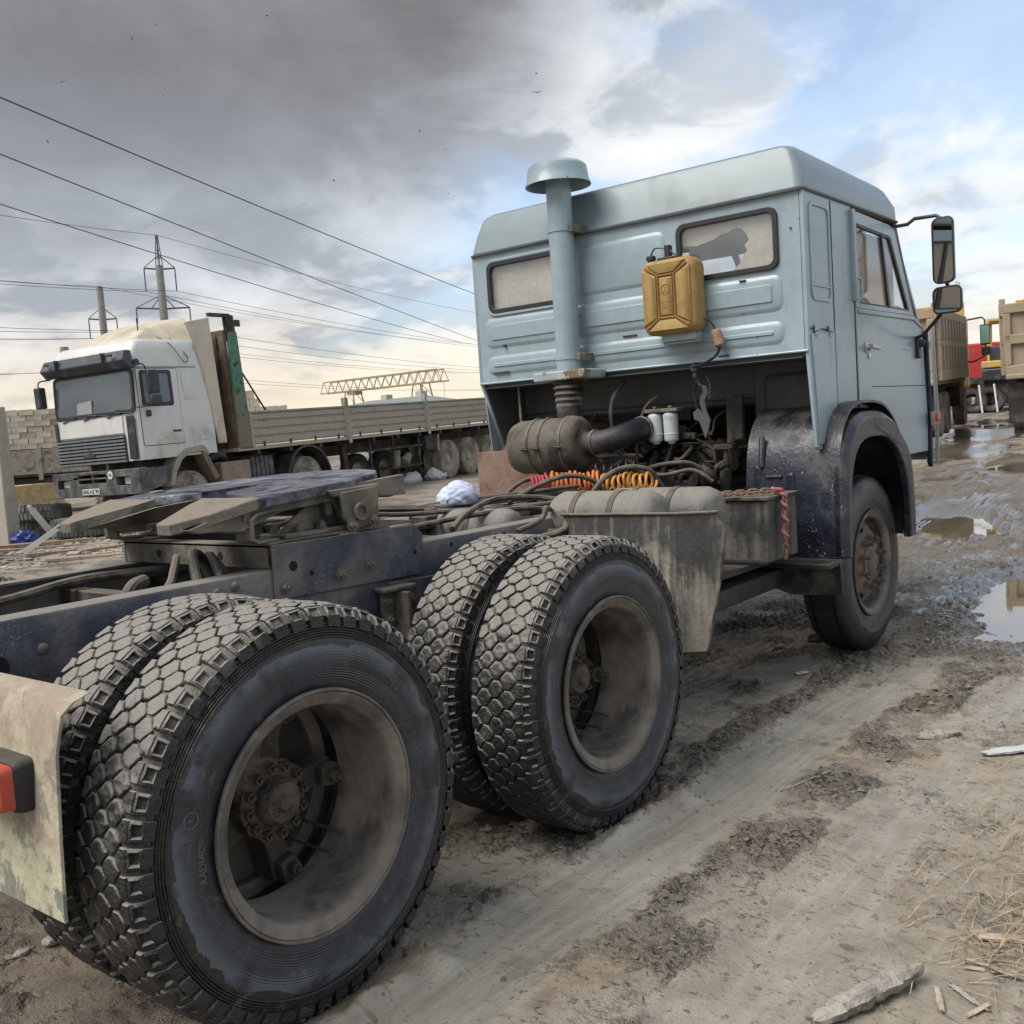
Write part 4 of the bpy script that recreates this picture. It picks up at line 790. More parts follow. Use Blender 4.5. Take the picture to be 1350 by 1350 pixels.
    for rz, x, y in ((0, -2.3, .12), (.3, -1.75, -.05)):
        g = G(); g.box(x-.09, x+.09, y-.06, y+.06, .96, 1.02); g.cyl((x, y, 1.02), (x, y, 1.05), .03, n=14); g.cyl((x+.1, y, .99), (x+.14, y, .99), .025, n=12); g.build('brake_valve', DUSTD, truck, 30, .008)
    g = G(); g.box(-2.95, -1.2, -.40, .40, .82, .83); g.build('lower_cover', DUSTD, truck)
    g = G().tube([(-3.0, .44, 1.03), (-2.88, .40, 1.06), (-2.6, .40, 1.06), (-2.5, .44, .98)], .02, 8, 4); g.build('stay', DUSTY, truck)
chassis()

def cab():
    fR = lambda y, z, h: (-.725-h, y, z)
    G().holed(-1.0665, 1.0665, 1.68, 2.482, [(-.94, -.385, 2.122, 2.412), (.385, .955, 2.122, 2.412)], lambda u, v, d: (-.725+d, u, v), 0, .02).build('rear_wall', PAINT, truck, 35)
    g = G()
    for rc in ((-.965, -.02, 1.895, 2.085), (-.965, -.02, 1.728, 1.850)):
        g.emboss((rc[0], 1.012, rc[2], rc[3]), .05, .010, .022, fR); g.emboss((rc[0]+.045, 1.012-.045, rc[2]+.040, rc[3]-.040), .02, .017, .014, fR)
    g.emboss((-.30, .295, 2.13, 2.415), .05, .010, .022, fR); g.emboss((-.975, -.35, 2.095, 2.438), .07, .006, .016, fR, 0) if False else None
    g.build('stamped_rib', PAINT, truck, 30)
    g = G(); g.tube([(-.728, -1.085, 1.682), (-.728, 1.085, 1.682)], .007, 6); g.build('lower_edge', PAINT, truck)
    for y, z, w_, h_ in ((-.045, 1.868, .045, .004), (.90, 1.742, .06, .004), (.86, 1.905, .010, .006), (-1.02, 2.30, .004, .004), (-.75, 2.075, .018, .003), (-.62, 1.70, .03, .003)): G().box(-.7262, -.7252 - (.0102 if 1.728 < z < 1.85 or 1.895 < z < 2.085 else 0) - .008, y-w_, y+w_, z-h_, z+h_).build('slot', SEAMD, truck)
    for nm, y0, y1 in (('r', -.94, -.385), ('l', .385, .955)):
        w_ = part('rear_window', truck)
        G().frame(rr(y0-.030, y1+.030, 2.092, 2.442, .065), rr(y0-.012, y1+.012, 2.110, 2.424, .05), fR, -.002, .012).build('surround', PAINT, w_, 35, .004)
        G().frame(rr(y0-.013, y1+.013, 2.109, 2.425, .05), rr(y0+.014, y1-.014, 2.136, 2.398, .035), fR, -.012, .014).build('frame', GASK, w_, 40, .003)
        G().yz(rr(y0-.004, y1+.004, 2.118, 2.416, .045), -.722, -.718).build('glass', PANE, w_, 0)
        if nm == 'l': cp = [(y0-.02, 2.09), (y1+.03, 2.09), (y1+.03, 2.44), (y0-.02, 2.44)]
        else: cp = [(-.36, 2.46), (-.36, 2.315), (-.42, 2.312), (-.47, 2.302), (-.52, 2.312), (-.575, 2.320), (-.61, 2.340), (-.66, 2.345), (-.70, 2.362), (-.735, 2.352), (-.765, 2.315), (-.775, 2.285), (-.75, 2.262), (-.765, 2.235), (-.735, 2.205), (-.72, 2.175), (-.685, 2.150), (-.66, 2.10), (-.97, 2.10), (-.97, 2.46)]
        g = G(); g.yz(cp, -.690, -.687); g.build('curtain', CURT, w_, 0)
        if nm == 'r': bolts(nut_mesh(GASK, .008, .008, .003), [(-.89, 0, 0)], (0, 0, -1), w_, 'clip'); w_.children[-1].location = (-.739, -.90, 2.106)
    # side panels, right then left
    for sd_ in (-1, 1):
        q = [(-.725, 2.482), (-.725, 1.68), (-.66, 1.19), (-.645, 1.175), (-.585, 1.175), (-.50, 1.27), (-.375, 1.365), (-.06, 1.375), (-.06, 2.482)]
        if sd_ > 0: q = [(-.725, 2.482), (-.725, 1.68), (-.43, .99), (-.36, .99), (-.2, 1.3), (-.06, 1.375), (-.06, 2.482)]
        G().xz(q, sd_*1.068, sd_*1.09).build('side_panel', PAINT, truck, 35, .004)
        fS = lambda a, b, h: (a, sd_*(1.09+h), b)
        g = G(); g.emboss((-.655, -.40, 2.03, 2.425), .05, -.010, .014, fS, .001) if False else None
        g.frame(rr(-.668, -.395, 1.935, 2.435, .05), rr(-.648, -.415, 1.955, 2.415, .035), fS, -.002, .007)
        g.box(-.65, -.41, sd_*1.088, sd_*1.096, 2.008, 2.02); g.build('panel_rib', PAINT, truck, 30, .003)
        g = G(); g.xz([(-.70, 1.765), (-.385, 1.79), (-.385, 1.40), (-.50, 1.30), (-.585, 1.20), (-.635, 1.20)], sd_*1.089, sd_*1.098); g.build('access_flap', PAINT, truck, 30, .003)
        g = G(); g.box(-.372, -.364, sd_*1.0885, sd_*1.0925, 1.38, 2.47); g.box(-.705, -.38, sd_*1.0885, sd_*1.0935, 1.79, 1.797); g.build('panel_seam', SEAMD, truck)
        for x in (-.64, -.45):
            g = G(); g.cyl((x-.028, sd_*1.104, 1.786), (x+.028, sd_*1.104, 1.786), .008, n=8); g.box(x-.02, x+.02, sd_*1.097, sd_*1.102, 1.755, 1.815); g.build('flap_hinge', PAINT, truck, 30, .002)
        # door
        d = part('door', truck); ol = [(-.048, 1.93), (-.048, 2.462), (.60, 2.448), (.665, 2.425), (.985, 1.93)]; il = [(.012, 1.955), (.0, 2.395), (.56, 2.38), (.585, 2.372), (.90, 1.955)]
        G().frame(ol, il, fS, -.022, .006).build('window_frame', PAINT, d, 30, .004)
        G().frame([(.008, 1.951), (-.004, 2.399), (.562, 2.384), (.59, 2.376), (.907, 1.951)], [(.024, 1.966), (.013, 2.384), (.552, 2.368), (.573, 2.362), (.877, 1.966)], fS, -.02, .001).build('window_seal', GASK, d, 30)
        g = G(); g.xz([(.42, 2.38), (.44, 2.38), (.56, 1.955), (.52, 1.955)], sd_*1.082, sd_*1.094); g.build('window_bar', GASK, d, 30)
        G().xz([(.01, 1.955), (.0, 2.39), (.58, 2.37), (.90, 1.955)], sd_*1.079, sd_*1.082).build('glass', PANED, d, 0)
        G().xz([(-.048, 1.93), (.985, 1.93), (1.15, 1.87), (1.215, 1.30), (1.20, 1.06), (.52, 1.06), (.46, 1.17), (.32, 1.30), (.10, 1.372), (-.048, 1.376)], sd_*1.07, sd_*1.096).build('skin', PAINT, d, 30, .005)
        g = G(); g.xz([(-.03, 1.922), (.98, 1.922), (1.13, 1.868), (1.13, 1.852), (.97, 1.898), (-.03, 1.898)], sd_*1.09, sd_*1.106); g.build('waist_moulding', PAINT, d, 30, .006)
        g = G(); g.box(.16, 1.2, sd_*1.0945, sd_*1.0965, 1.487, 1.492); g.box(.72, .9, sd_*1.0945, sd_*1.0965, 1.71, 1.713); g.build('door_crease', SEAMD, d)
        g = G(); g.box(-.062, -.047, sd_*1.072, sd_*1.0915, 1.376, 2.465); g.build('door_gap', SEAMD, d)
        g = G(); g.box(-.085, -.06, sd_*1.088, sd_*1.115, 1.96, 2.46); g.build('rain_channel', PAINT, d, 30, .004)
        g = G(); g.tube([(-.07, sd_*1.11, 2.09), (-.03, sd_*1.125, 2.08), (-.03, sd_*1.125, 1.98), (-.07, sd_*1.11, 1.97)], .008, 8); g.build('grab_loop', PAINT, d)
        g = G(); g.lathe([(0, 0), (.030, 0), (.032, .006), (.02, .010), (.018, .03), (0, .03)], (.09, sd_*1.096, 1.71), (0, sd_, 0), 20); g.cyl((.07, sd_*1.13, 1.715), (.20, sd_*1.135, 1.705), .014, .010, n=12); g.lathe([(0, 0), (.018, 0), (.018, .006), (0, .008)], (.13, sd_*1.096, 1.665), (0, sd_, 0), 16); g.build('handle', STEELM, d, 40)
        g = G(); AMB = M('amber_curtain', (.62, .44, .27), .9, var=.15, vs=5, bump=.4, bs=20)
        if sd_ < 0: g.xz([(.0, 1.95), (-.0, 2.40), (.9, 2.40), (.9, 1.95)], -1.0, -1.003)
        else: g.xz([(.0, 1.95), (-.0, 2.40), (.45, 2.40), (.45, 1.95)], 1.0, 1.003)
        g.build('curtain', AMB, d, 0)
        # front corner: pillar, corner vane
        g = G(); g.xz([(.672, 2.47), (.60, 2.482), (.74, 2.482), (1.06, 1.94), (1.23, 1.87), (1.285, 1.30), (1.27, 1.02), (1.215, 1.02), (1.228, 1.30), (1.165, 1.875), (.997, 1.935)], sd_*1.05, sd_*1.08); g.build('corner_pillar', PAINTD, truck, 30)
        g = G(); g.loft([[(1.235, sd_*1.135, 1.86), (1.30, sd_*1.10, 1.86), (1.31, sd_*1.11, 1.86), (1.24, sd_*1.145, 1.86)], [(1.27, sd_*1.14, 1.35), (1.335, sd_*1.105, 1.35), (1.345, sd_*1.115, 1.35), (1.275, sd_*1.15, 1.35)], [(1.25, sd_*1.14, .98), (1.315, sd_*1.105, .98), (1.325, sd_*1.115, .98), (1.255, sd_*1.15, .98)]]); g.build('corner_vane', PAINT, truck, 30, .003)
        G().xz([(1.205, 1.84), (1.225, 1.84), (1.262, 1.35), (1.245, .95), (1.215, .98), (1.235, 1.35)], sd_*1.08, sd_*1.112).build('corner_seal', M('navy_rubber', (.018, .024, .045), .4) if sd_ < 0 else GASK, truck, 30, .006)
        # wheel arch
        fe = part('fender', truck); y0, y1 = sd_*.67, sd_*1.185
        pl = [(v_.x, v_.z) for v_ in catmull([Vector((a, 0, b)) for a, b in ((-.655, .615), (-.652, .80), (-.635, 1.02), (-.60, 1.19), (-.53, 1.31), (-.42, 1.385), (-.25, 1.415), (.05, 1.40), (.25, 1.31), (.40, 1.16), (.475, .98), (.50, .72), (.49, .60))], 3)]
        mt_ = FENDP if sd_ < 0 else M('rusty_fender', (.16, .11, .085), .75, var=.4, dust=.5, dcol=(.25, .17, .13), rust=.46, rs=4, bump=.4)
        G().strip(pl, y0, y1, .014).build('arch', mt_, fe, 40)
        lo_ = [(a, b if b < 1.1 else b-.06*min(1, (b-1.1)/.2)) for a, b in pl]; li = [(a*.84-.012, .56+(b-.56)*.765) for a, b in pl]
        G().loft([[(a, sd_*1.15, b) for a, b in lo_] + [(a, sd_*1.17, b) for a, b in reversed(li)], [(a, sd_*1.19, b) for a, b in lo_] + [(a, sd_*1.19, b) for a, b in reversed(li)], [(a*.96, sd_*1.222, .5+(b-.5)*.965) for a, b in lo_] + [(a, sd_*1.215, b) for a, b in reversed(li)]]).build('lip', mt_, fe, 40, .008)
        if sd_ < 0:
            fn = lambda a, b, h: ((-.652 if b < .9 else (-.640 if b < 1.0 else -.652+(b-.9)*.10)) - h, -a, b)
            g = G()
            for a0, a1, b0, b1 in ((.715, .76, .70, 1.10), (.90, .945, .70, 1.06), (.78, .88, 1.03, 1.05), (.74, .775, 1.08, 1.26)): g.emboss((a0, a1, b0, b1), .02, .010, .012, lambda a, b, h: (-.645 - h + max(0, b-1.0)*.16, -a, b))
            g.build('stiffening_rib', mt_, fe, 30)
        else: G().yz([(.62, .92), (1.18, .92), (1.18, 1.25), (.66, 1.25)], -.70, -.68).build('splash_plate', mt_, fe, 30, .004)
        G().box(.46, .60, sd_*1.14, sd_*1.22, .60, .63).build('step', STEELM, truck, 30, .008)
        g = G(); [g.tube([(.48, sd_*(1.15+.03*i), .64), (.62, sd_*(1.17+.03*i), .66)], .006, 6) for i in range(4)]; g.build('step_tread', STEELM, truck)
    # front of the cab
    fF = lambda u, v, d: (1.20 - (v-1.9)*.80 + d if v >= 1.9 else 1.20 + (1.9-v)*.09 + d, u, v)
    G().holed(-1.06, 1.06, 1.9, 2.475, [(-1.0, -.02, 1.96, 2.462), (.02, 1.0, 1.96, 2.462)], fF, 0, .03).build('windscreen_frame', PAINT, truck, 30)
    G().holed(-1.02, 1.02, 1.94, 2.468, [], fF, .008, .012).build('windscreen', glassy('windscreen_clean', (.97, .98, .98), .03), truck, 0)
    G().holed(-1.06, 1.06, 1.0, 1.9, [], fF, 0, .03).build('front_panel', PAINT, truck, 30)
    INT = M('interior_dark', (.06, .055, .06), .8)
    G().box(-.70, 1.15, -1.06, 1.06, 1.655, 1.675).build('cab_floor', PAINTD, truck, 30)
    G().box(.75, 1.15, -1.0, 1.0, 1.675, 2.02).build('dashboard', INT, truck, 30, .05)
    G().box(-.68, .65, -1.05, 1.05, 2.475, 2.485).build('headlining', INT, truck)
    for y in (-.55, .55): g = G(); g.box(.05, .5, y-.24, y+.24, 1.68, 1.92); g.box(.0, .12, y-.22, y+.22, 1.9, 2.22); g.build('seat', INT, truck, 30, .05)
    # stepped bulkhead below the rear wall
    g = G(); g.holed(-.63, 1.05, 1.47, 1.672, [], lambda u, v, d: (-.33+d, u, v), 0, .02); g.box(-.33, 1.1, -1.04, 1.04, 1.44, 1.47); g.holed(-1.05, -.60, 1.30, 1.672, [], lambda u, v, d: (-.34+d, u, v), 0, .02); g.build('bulkhead', PAINTD, truck, 30, .01)
    g = G(); g.emboss((-1.0, -.66, 1.36, 1.60), .05, .02, .03, lambda a, b, h: (-.34-h, a, b)); g.build('stamped_rib', PAINTD, truck, 30)
    G().box(-.72, -.34, -1.05, 1.05, 1.650, 1.654).build('floor_lining', PAINTD, truck)
    G().xz([(-.722, 1.675), (-.43, .995), (-.36, .995), (-.2, 1.3), (-.06, 1.375), (-.06, 1.675)], 1.055, 1.0665).build('wing_shade_sheet', PAINTD, truck, 30)  # sheet added inside the left wing, its dark paint standing in for shade
    G().tube([(-.66, .83, 1.66), (-.67, .82, 1.4), (-.68, .80, 1.18)], .009, 8).build('support_rod', DUSTY, truck)
    # raised roof
    lv = [(2.484, -.735, .74, 1.088, .05), (2.497, -.738, .75, 1.090, .05), (2.51, -.735, .76, 1.088, .05), (2.60, -.712, .80, 1.070, .05), (2.695, -.686, .72, 1.035, .05), (2.718, -.674, .68, 1.015, .055), (2.733, -.650, .62, .985, .06), (2.750, -.58, .48, .90, .09), (2.784, -.40, .2, .64, .1), (2.795, -.20, .0, .3, .08)]
    def rl(z, x0, x1, hy, r):
        out = []
        for x, y in rr(x0, x1, -hy, hy, r, 6):
            dz = -.030*max(0, (x-.1)/.8)**2*8*(z-2.48) if z > 2.52 else 0
            out.append((x, y, z + dz))
        return out
    rf = part('roof', truck)
    G().loft([rl(*a) for a in lv], True, True).build('shell', ROOFP, rf, 20)
    G().ringcap([[(x, y, z) for x, y in rr(-.735-e, .745+e, -1.088-e, 1.088+e, .05)] for z, e in ((2.478, .0), (2.478, .012), (2.488, .014), (2.490, .0))]).build('gutter', PAINTD, rf, 30)
    # raised intake stack
    sk = part('intake_stack', truck); ax_ = (-.845, .305)
    G().lathe([(.072, 0), (.072, 1.10), (.066, 1.10)], (*ax_, 1.69), (0, 0, 1), 40).build('pipe', PAINT, sk, 40)
    G().lathe([(.0, 2.885), (.09, 2.884), (.145, 2.874), (.168, 2.855), (.174, 2.82), (.178, 2.785), (.188, 2.762), (.190, 2.752), (.184, 2.752), (.172, 2.775), (.165, 2.82), (.07, 2.84)], (*ax_, 0), (0, 0, 1), 48).build('rain_cap', PAINT, sk, 40)
    for z in (2.50, 1.775):
        G().lathe([(.072, -.012), (.077, -.011), (.077, .011), (.072, .012)], (*ax_, z), (0, 0, 1), 40).build('clamp_band', PAINT, sk, 30)
        g = G(); g.box(-.84, -.725, .20, .222, z-.022, z+.022); g.cyl((-.87, .215, z), (-.80, .215, z), .011, n=8); g.box(-.875, -.83, .205, .235, z-.02, z+.02); g.build('clamp_lug', DUSTY, sk, 30, .003)
    G().box(-.965, -.735, .125, .485, 1.645, 1.70).build('base_box', M('worn_base_paint', (.36, .42, .42), .5, var=.2, rust=.44, rcol=(.16, .10, .06), rs=8, bump=.2), sk, 30, .010)
    # mirrors
    mr = part('mirror', truck)
    def plate(g, y0, y1, z0, z1, r, x, tilt):
        return lambda a, b, h: (x - h + (a-(y0+y1)/2)*tilt, a, b)
    for nm, y0, y1, z0, z1 in (('main', -1.412, -1.285, 2.085, 2.468), ('wide', -1.45, -1.278, 1.905, 2.06)):
        g = G(); fn = plate(g, y0, y1, z0, z1, .03, .75, .25)
        lp = lambda e, h: [fn(a, b, h) for a, b in rr(y0-e, y1+e, z0-e, z1+e, .035+e)]
        g.loft([lp(-.02, -.07), lp(-.004, -.045), lp(.004, -.01), lp(.004, .008), lp(-.006, .010), lp(-.007, .004)]); g.build('shell', GASK, mr, 40)
        G().loft([lp(-.007, .0052), lp(-.007, .0062)]).build('glass', MIRR, mr, 0)
    G().tube([(.66, -1.08, 2.46), (.70, -1.10, 2.455), (.74, -1.15, 2.462), (.78, -1.18, 2.495), (.80, -1.30, 2.495), (.79, -1.345, 2.46)], .011, 8).build('arm', GASK, mr)
    G().tube([(1.02, -1.09, 1.79), (.92, -1.17, 1.80), (.82, -1.30, 1.90), (.80, -1.36, 1.98), (.80, -1.35, 2.1)], .011, 8).build('arm', GASK, mr)
    g = G(); g.lathe([(0, 0), (.035, 0), (.03, .02), (.012, .06), (0, .06)], (1.02, -1.096, 1.75), (0, -1, .2), 16); g.box(.99, 1.05, -1.12, -1.096, 1.66, 1.80); g.build('mount', GASK, mr, 30, .008)
    ml = part('marker_lamp', truck)
    G().box(1.19, 1.27, -1.165, -1.13, 1.255, 1.305).build('lens', RED, ml, 30, .008); G().box(1.17, 1.29, -1.150, -1.125, 1.225, 1.315).build('base', BEIGEP, ml, 30, .004)
cab()

def loose_on_truck():
    # jerrycan strapped to the rear wall
    YEL = M('old_yellow_plastic', (.40, .265, .085), .58, var=.2, vs=5, dust=.47, dcol=(.21, .125, .065), ds=5, bump=.15, bs=20, spec=.4)
    YELD = M('dark_groove', (.22, .115, .035), .7, var=.3, dust=.4, dcol=(.16, .08, .03))  # darker brown for the channels and the emblem lines
    jc = thing('jerrycan', 'dirty yellow plastic jerrycan hung under the torn rear window of the blue cab', 'canister')
    y0, y1, z0, z1 = -.552, -.228, 1.835, 2.232
    lp = lambda e, x, rr_: [(x, a, b) for a, b in rr(y0+e, y1-e, z0+e, z1-e, rr_)]
    g = G(); g.loft([lp(.03, -.745, .03), lp(.006, -.765, .05), lp(0, -.79, .055), lp(0, -.865, .055), lp(.010, -.888, .05), lp(.03, -.898, .035)]); g.build('body', YEL, jc, 50)
    # five raised fields leave the X-shaped channels between them
    cy, cz = (y0+y1)/2, (z0+z1)/2; ow, oh, iw, ih, gp = .139, .174, .049, .112, .010
    F = lambda pts: [(cy+a, cz+b) for a, b in pts]
    def fld(pts, nm='raised_panel'):
        pts = F(pts); c_ = (sum(p[0] for p in pts)/len(pts), sum(p[1] for p in pts)/len(pts)); sh = lambda d, x: [(x, c_[0]+(a-c_[0])*d, c_[1]+(b-c_[1])*d) for a, b in pts]
        G().loft([sh(1.0, -.893), sh(1.0, -.901), sh(.94, -.908), sh(.88, -.909)]).build(nm, YEL, jc, 30, .004)
    fld([(-iw+gp, -ih+gp), (iw-gp, -ih+gp), (iw-gp, ih-gp), (-iw+gp, ih-gp)])
    for s in (-1, 1):
        fld([(s*(iw+gp), -ih), (s*(iw+gp), ih), (s*(ow+.004), oh-.022), (s*(ow+.004), -oh+.022)])
        fld([(-iw, s*(ih+gp)), (iw, s*(ih+gp)), (ow-.022, s*(oh+.004)), (-ow+.022, s*(oh+.004))])
    g = G()
    for s in (-1, 1):
        g.tube([(-.9, cy+s*iw, cz-ih), (-.9, cy+s*iw, cz+ih)], .008, 6); g.tube([(-.9, cy-iw, cz+s*ih), (-.9, cy+iw, cz+s*ih)], .008, 6)
        for s2 in (-1, 1): g.tube([(-.9, cy+s*iw, cz+s2*ih), (-.897, cy+s*ow*.9, cz+s2*oh*.93)], .008, 6)
    g.build('groove', YELD, jc)
    g = G(); n = 28; c2 = (cy, cz+.035)
    g.tube([(-.9095, c2[0]+.027*math.cos(2*PI*i/n), c2[1]+.027*math.sin(2*PI*i/n)) for i in range(n)], .0018, 6, 0, True)
    g.tube([(-.9095, c2[0]-.012, c2[1]-.012), (-.9095, c2[0]-.002, c2[1]+.014), (-.9095, c2[0]+.010, c2[1]-.012)], .0015, 5, 0, True); g.tube([(-.9095, c2[0]+.023, c2[1]-.012), (-.9095, c2[0]-.023, c2[1]-.012)], .0014, 5)
    for i, wd in enumerate((.05, .036, .044)): g.tube([(-.9095, cy+.03, cz-.03-.014*i), (-.9095, cy+.03-wd, cz-.03-.014*i)], .0013, 5)
    g.build('moulded_emblem', YELD, jc)
    G().lathe([(.018, 0), (.018, .02), (.026, .022), (.027, .040), (.022, .046), (0, .047)], (-.83, -.268, 2.222), (0, 0, 1), 20).build('cap', M('dark_green_cap', (.02, .035, .03), .5), jc, 30)
    g = G(); g.tube([(-.83, -.268, 2.270), (-.83, -.29, 2.302), (-.83, -.33, 2.302), (-.83, -.385, 2.28), (-.83, -.425, 2.243)], .0045, 6, 6); g.build('cap_cord', GASK, jc)
    g = G(); g.box(-.84, -.80, -.385, -.355, 2.225, 2.312); g.box(-.85, -.79, -.41, -.315, 2.222, 2.248); g.build('carry_lug', GASK, jc, 30, .004)
    HP = M('hanger_paint', (.40, .46, .46), .5, rust=.42); G().box(-.78, -.74, -.47, -.43, 2.21, 2.262).build('hanger', HP, jc, 30, .004); G().box(-.82, -.735, -.50, -.30, 1.80, 1.85).build('cradle', HP, jc, 30, .004)
    g = G(); g.box(-.80, -.728, -.30, -.52, 1.785, 1.80); g.build('shelf', PAINT, jc, 30, .004)
    fl = thing('inline_filter', 'small brown cylinder filter on a black tube below the yellow jerrycan', 'filter')
    G().lathe([(0, 0), (.015, .002), (.026, .010), (.028, .03), (.026, .042), (.028, .05), (.027, .085), (.017, .095), (0, .096)], (-.79, -.632, 1.745), (0, .25, 1), 20).build('body', M('brown_plastic', (.33, .20, .12), .5), fl, 40)
    G().tube([(-.80, -.548, 1.90), (-.795, -.570, 1.895), (-.79, -.60, 1.86), (-.79, -.607, 1.835)], .005, 6, 5).build('tube', GASK, fl); G().tube([(-.79, -.632, 1.75), (-.785, -.60, 1.70), (-.77, -.50, 1.66), (-.75, -.45, 1.66)], .008, 8, 6).build('tube', GASK, fl)
    # white bundle
    bm = bmesh.new(); bmesh.ops.create_icosphere(bm, subdivisions=5, radius=1)
    co = np.array([v.co for v in bm.verts]); fold = .10*(1-np.abs(fbm(co[:, 0]*1.3+co[:, 2]+9, co[:, 1]*1.2-co[:, 2]*.8, 3, 3))*2.2) + .05*fbm(co[:, 0]*3+5, co[:, 2]*3+co[:, 1]*2, 2, 5)
    for v, f in zip(bm.verts, fold):
        c = v.co*(1+f-.1); v.co = (c.x*.10, c.y*.105, max(-.04, c.z*.078 - (.015 if c.y > .3 else 0)))
    me = bpy.data.meshes.new('bundle'); bm.to_mesh(me); bm.free(); me.shade_smooth(); me.materials.append(M('white_cloth', (.52, .57, .72), .8, var=.08, bump=.3, bs=25))
    o = link('bundle', me); o.location = (-2.0, .215, 1.078); o.rotation_euler = (0, 0, .5); tag(o, 'crumpled white bluish bundle lying on the frame pipes behind the cab', 'bundle')
    # suzie coils
    for nm, lab, mt, p0, p1, R_, tn, r in (('coiled_hose', 'orange and red spiral air hose lying across the frame, tightly coiled', flat('coil_orange', (.56, .17, .05), .5), (-1.34, .12, 1.085), (-1.21, -.11, 1.075), .050, 11, .0085), ('coiled_hose', 'loose yellow spiral air hose stretched above the grey tanks', flat('coil_yellow', (.58, .27, .05), .5), (-1.21, -.13, 1.065), (-1.22, -.43, 1.075), .042, 9, .0075), ('coiled_hose', 'crimson end coils of the spiral hose beside the black cable', flat('coil_red', (.40, .03, .05), .5), (-1.40, .205, 1.075), (-1.345, .13, 1.085), .046, 5, .008), ('coiled_cable', 'black spiral cable behind the orange air hose', GASK, (-1.0, .06, 1.12), (-.95, -.20, 1.13), .035, 6, .005)):
        a, b = Vector(p0), Vector(p1); X, Y = frame(b-a); n = tn*16; g = G(); rq = random.Random(len(lab))
        g.tube([a.lerp(b, i/n + .012*math.sin(i*.9)) + (R_+.008*math.sin(i*.31))*(math.cos(2*PI*i/16)*X + math.sin(2*PI*i/16)*Y) for i in range(n+1)], r, 8)
        o = g.build(nm, mt); tag(o, lab, 'hose' if 'hose' in nm else 'cable')
    # chain with a faded red rope over the battery box
    ch = thing('chain', 'rusty chain wound with faded red rope hanging over the black battery box', 'chain')
    CHM = M('rusty_chain', (.30, .20, .14), .7, var=.4, rust=.5, rcol=(.2, .09, .05)); ROPE = M('faded_red_rope', (.45, .16, .17), .85, var=.3, vs=30, bump=.6, bs=200)
    path = catmull([Vector(p) for p in ((-1.40, -.70, 1.0), (-1.30, -.80, 1.005), (-1.20, -.90, 1.005), (-1.10, -1.0, 1.005), (-1.06, -1.055, .985), (-1.055, -1.065, .90), (-1.06, -1.065, .78), (-1.055, -1.06, .68))], 8)
    acc = 0; i = 0; pos = []; step = .032
    for a, b in zip(path, path[1:]):
        L = (b-a).length
        while acc < L: pos.append((a.lerp(b, acc/L), (b-a).normalized())); acc += step
        acc -= L
    ring = [(.024*math.cos(2*PI*j/14) if False else (.013 if math.cos(2*PI*j/14) > 0 else -.013)+.011*math.cos(2*PI*j/14), .0115*math.sin(2*PI*j/14), 0) for j in range(14)]
    lm = G().tube(ring, .0042, 6, 0, True).mesh('link', CHM, 60)
    for i, (p, t) in enumerate(pos):
        o = link('link', lm, ch); q = t.to_track_quat('X', 'Z'); o.rotation_mode = 'QUATERNION'; from mathutils import Quaternion
        o.rotation_quaternion = q @ Quaternion((1, 0, 0), PI/2 if i % 2 else .25); o.location = p
    G().tube([(p.x + .012*math.cos(j*1.3), p.y + .012*math.sin(j*1.3), p.z + .012) for j, p in enumerate(path[26:50])], .009, 8, 3).build('rope', ROPE, ch)
loose_on_truck()

# ------------------------------------------------------------------ background vehicles
BGT = M('bg_tyre', (.045, .042, .038), .75, var=.4, vs=4, dust=.62, dcol=(.32, .28, .225), ds=3, up=.1, bump=.5, bs=30)
BGD = M('bg_tyre_dark', (.02, .02, .02), .7, var=.4, dust=.40, dcol=(.12, .10, .08))
BGR = M('bg_rim', (.34, .30, .25), .7, var=.3, dust=.5, dcol=(.42, .37, .30), bump=.3)
WHITE = M('white_cab_paint', (.62, .62, .59), .38, var=.08, vs=1.2, dust=.33, dcol=(.40, .34, .26), ds=1.6, low=(1.2, 2.2, .12), bump=.04, bs=8, coat=.2, spk=.1, scol=(.1, .08, .06), sps=20)
CREAM = M('cream_fairing', (.56, .50, .39), .5, var=.12, vs=1.4, dust=.42, dcol=(.36, .29, .21), ds=1.8, bump=.05)
BUMP = M('bumper_grey', (.036, .043, .055), .6, var=.25, vs=3, dust=.5, dcol=(.17, .155, .135), ds=3, bump=.2)
DKPL = M('dark_plastic', (.025, .028, .035), .5, var=.3, dust=.40, dcol=(.12, .11, .10))
VIS = M('visor_blue_grey', (.034, .042, .058), .45, var=.2, dust=.40, dcol=(.2, .19, .17))
TRLP = M('trailer_board', (.17, .27, .20), .7, var=.25, vs=1.5, dust=.57, dcol=(.36, .32, .26), ds=1.6, low=(1.5, 2.15, .22), bump=.25, rust=.40)
GREENP = M('green_bulkhead', (.07, .22, .13), .65, var=.35, vs=3, dust=.46, dcol=(.20, .16, .115), ds=1.5, low=(1.4, 2.6, .25), rust=.43, rcol=(.035, .03, .025), rs=7, bump=.4)
UND = M('chassis_dirt', (.032, .028, .025), .8, var=.4, dust=.47, dcol=(.12, .10, .08), ds=3)
TAN = M('dumper_tan', (.34, .26, .165), .75, var=.15, vs=1.2, dust=.55, dcol=(.33, .275, .205), ds=1.5, bump=.3, rust=.36)
TAND = M('dumper_tan_brown', (.20, .145, .085), .8, var=.2, dust=.5, dcol=(.27, .215, .15), bump=.3)
YELP = M('dumper_yellow', (.55, .36, .07), .5, var=.15, dust=.46, dcol=(.35, .28, .19), ds=2)
DARKGL = flat('dark_glass', (.03, .04, .055), .06)
CLEARP = glassy('cab_pane', a=.16, col=(.22, .24, .26), base=.10)

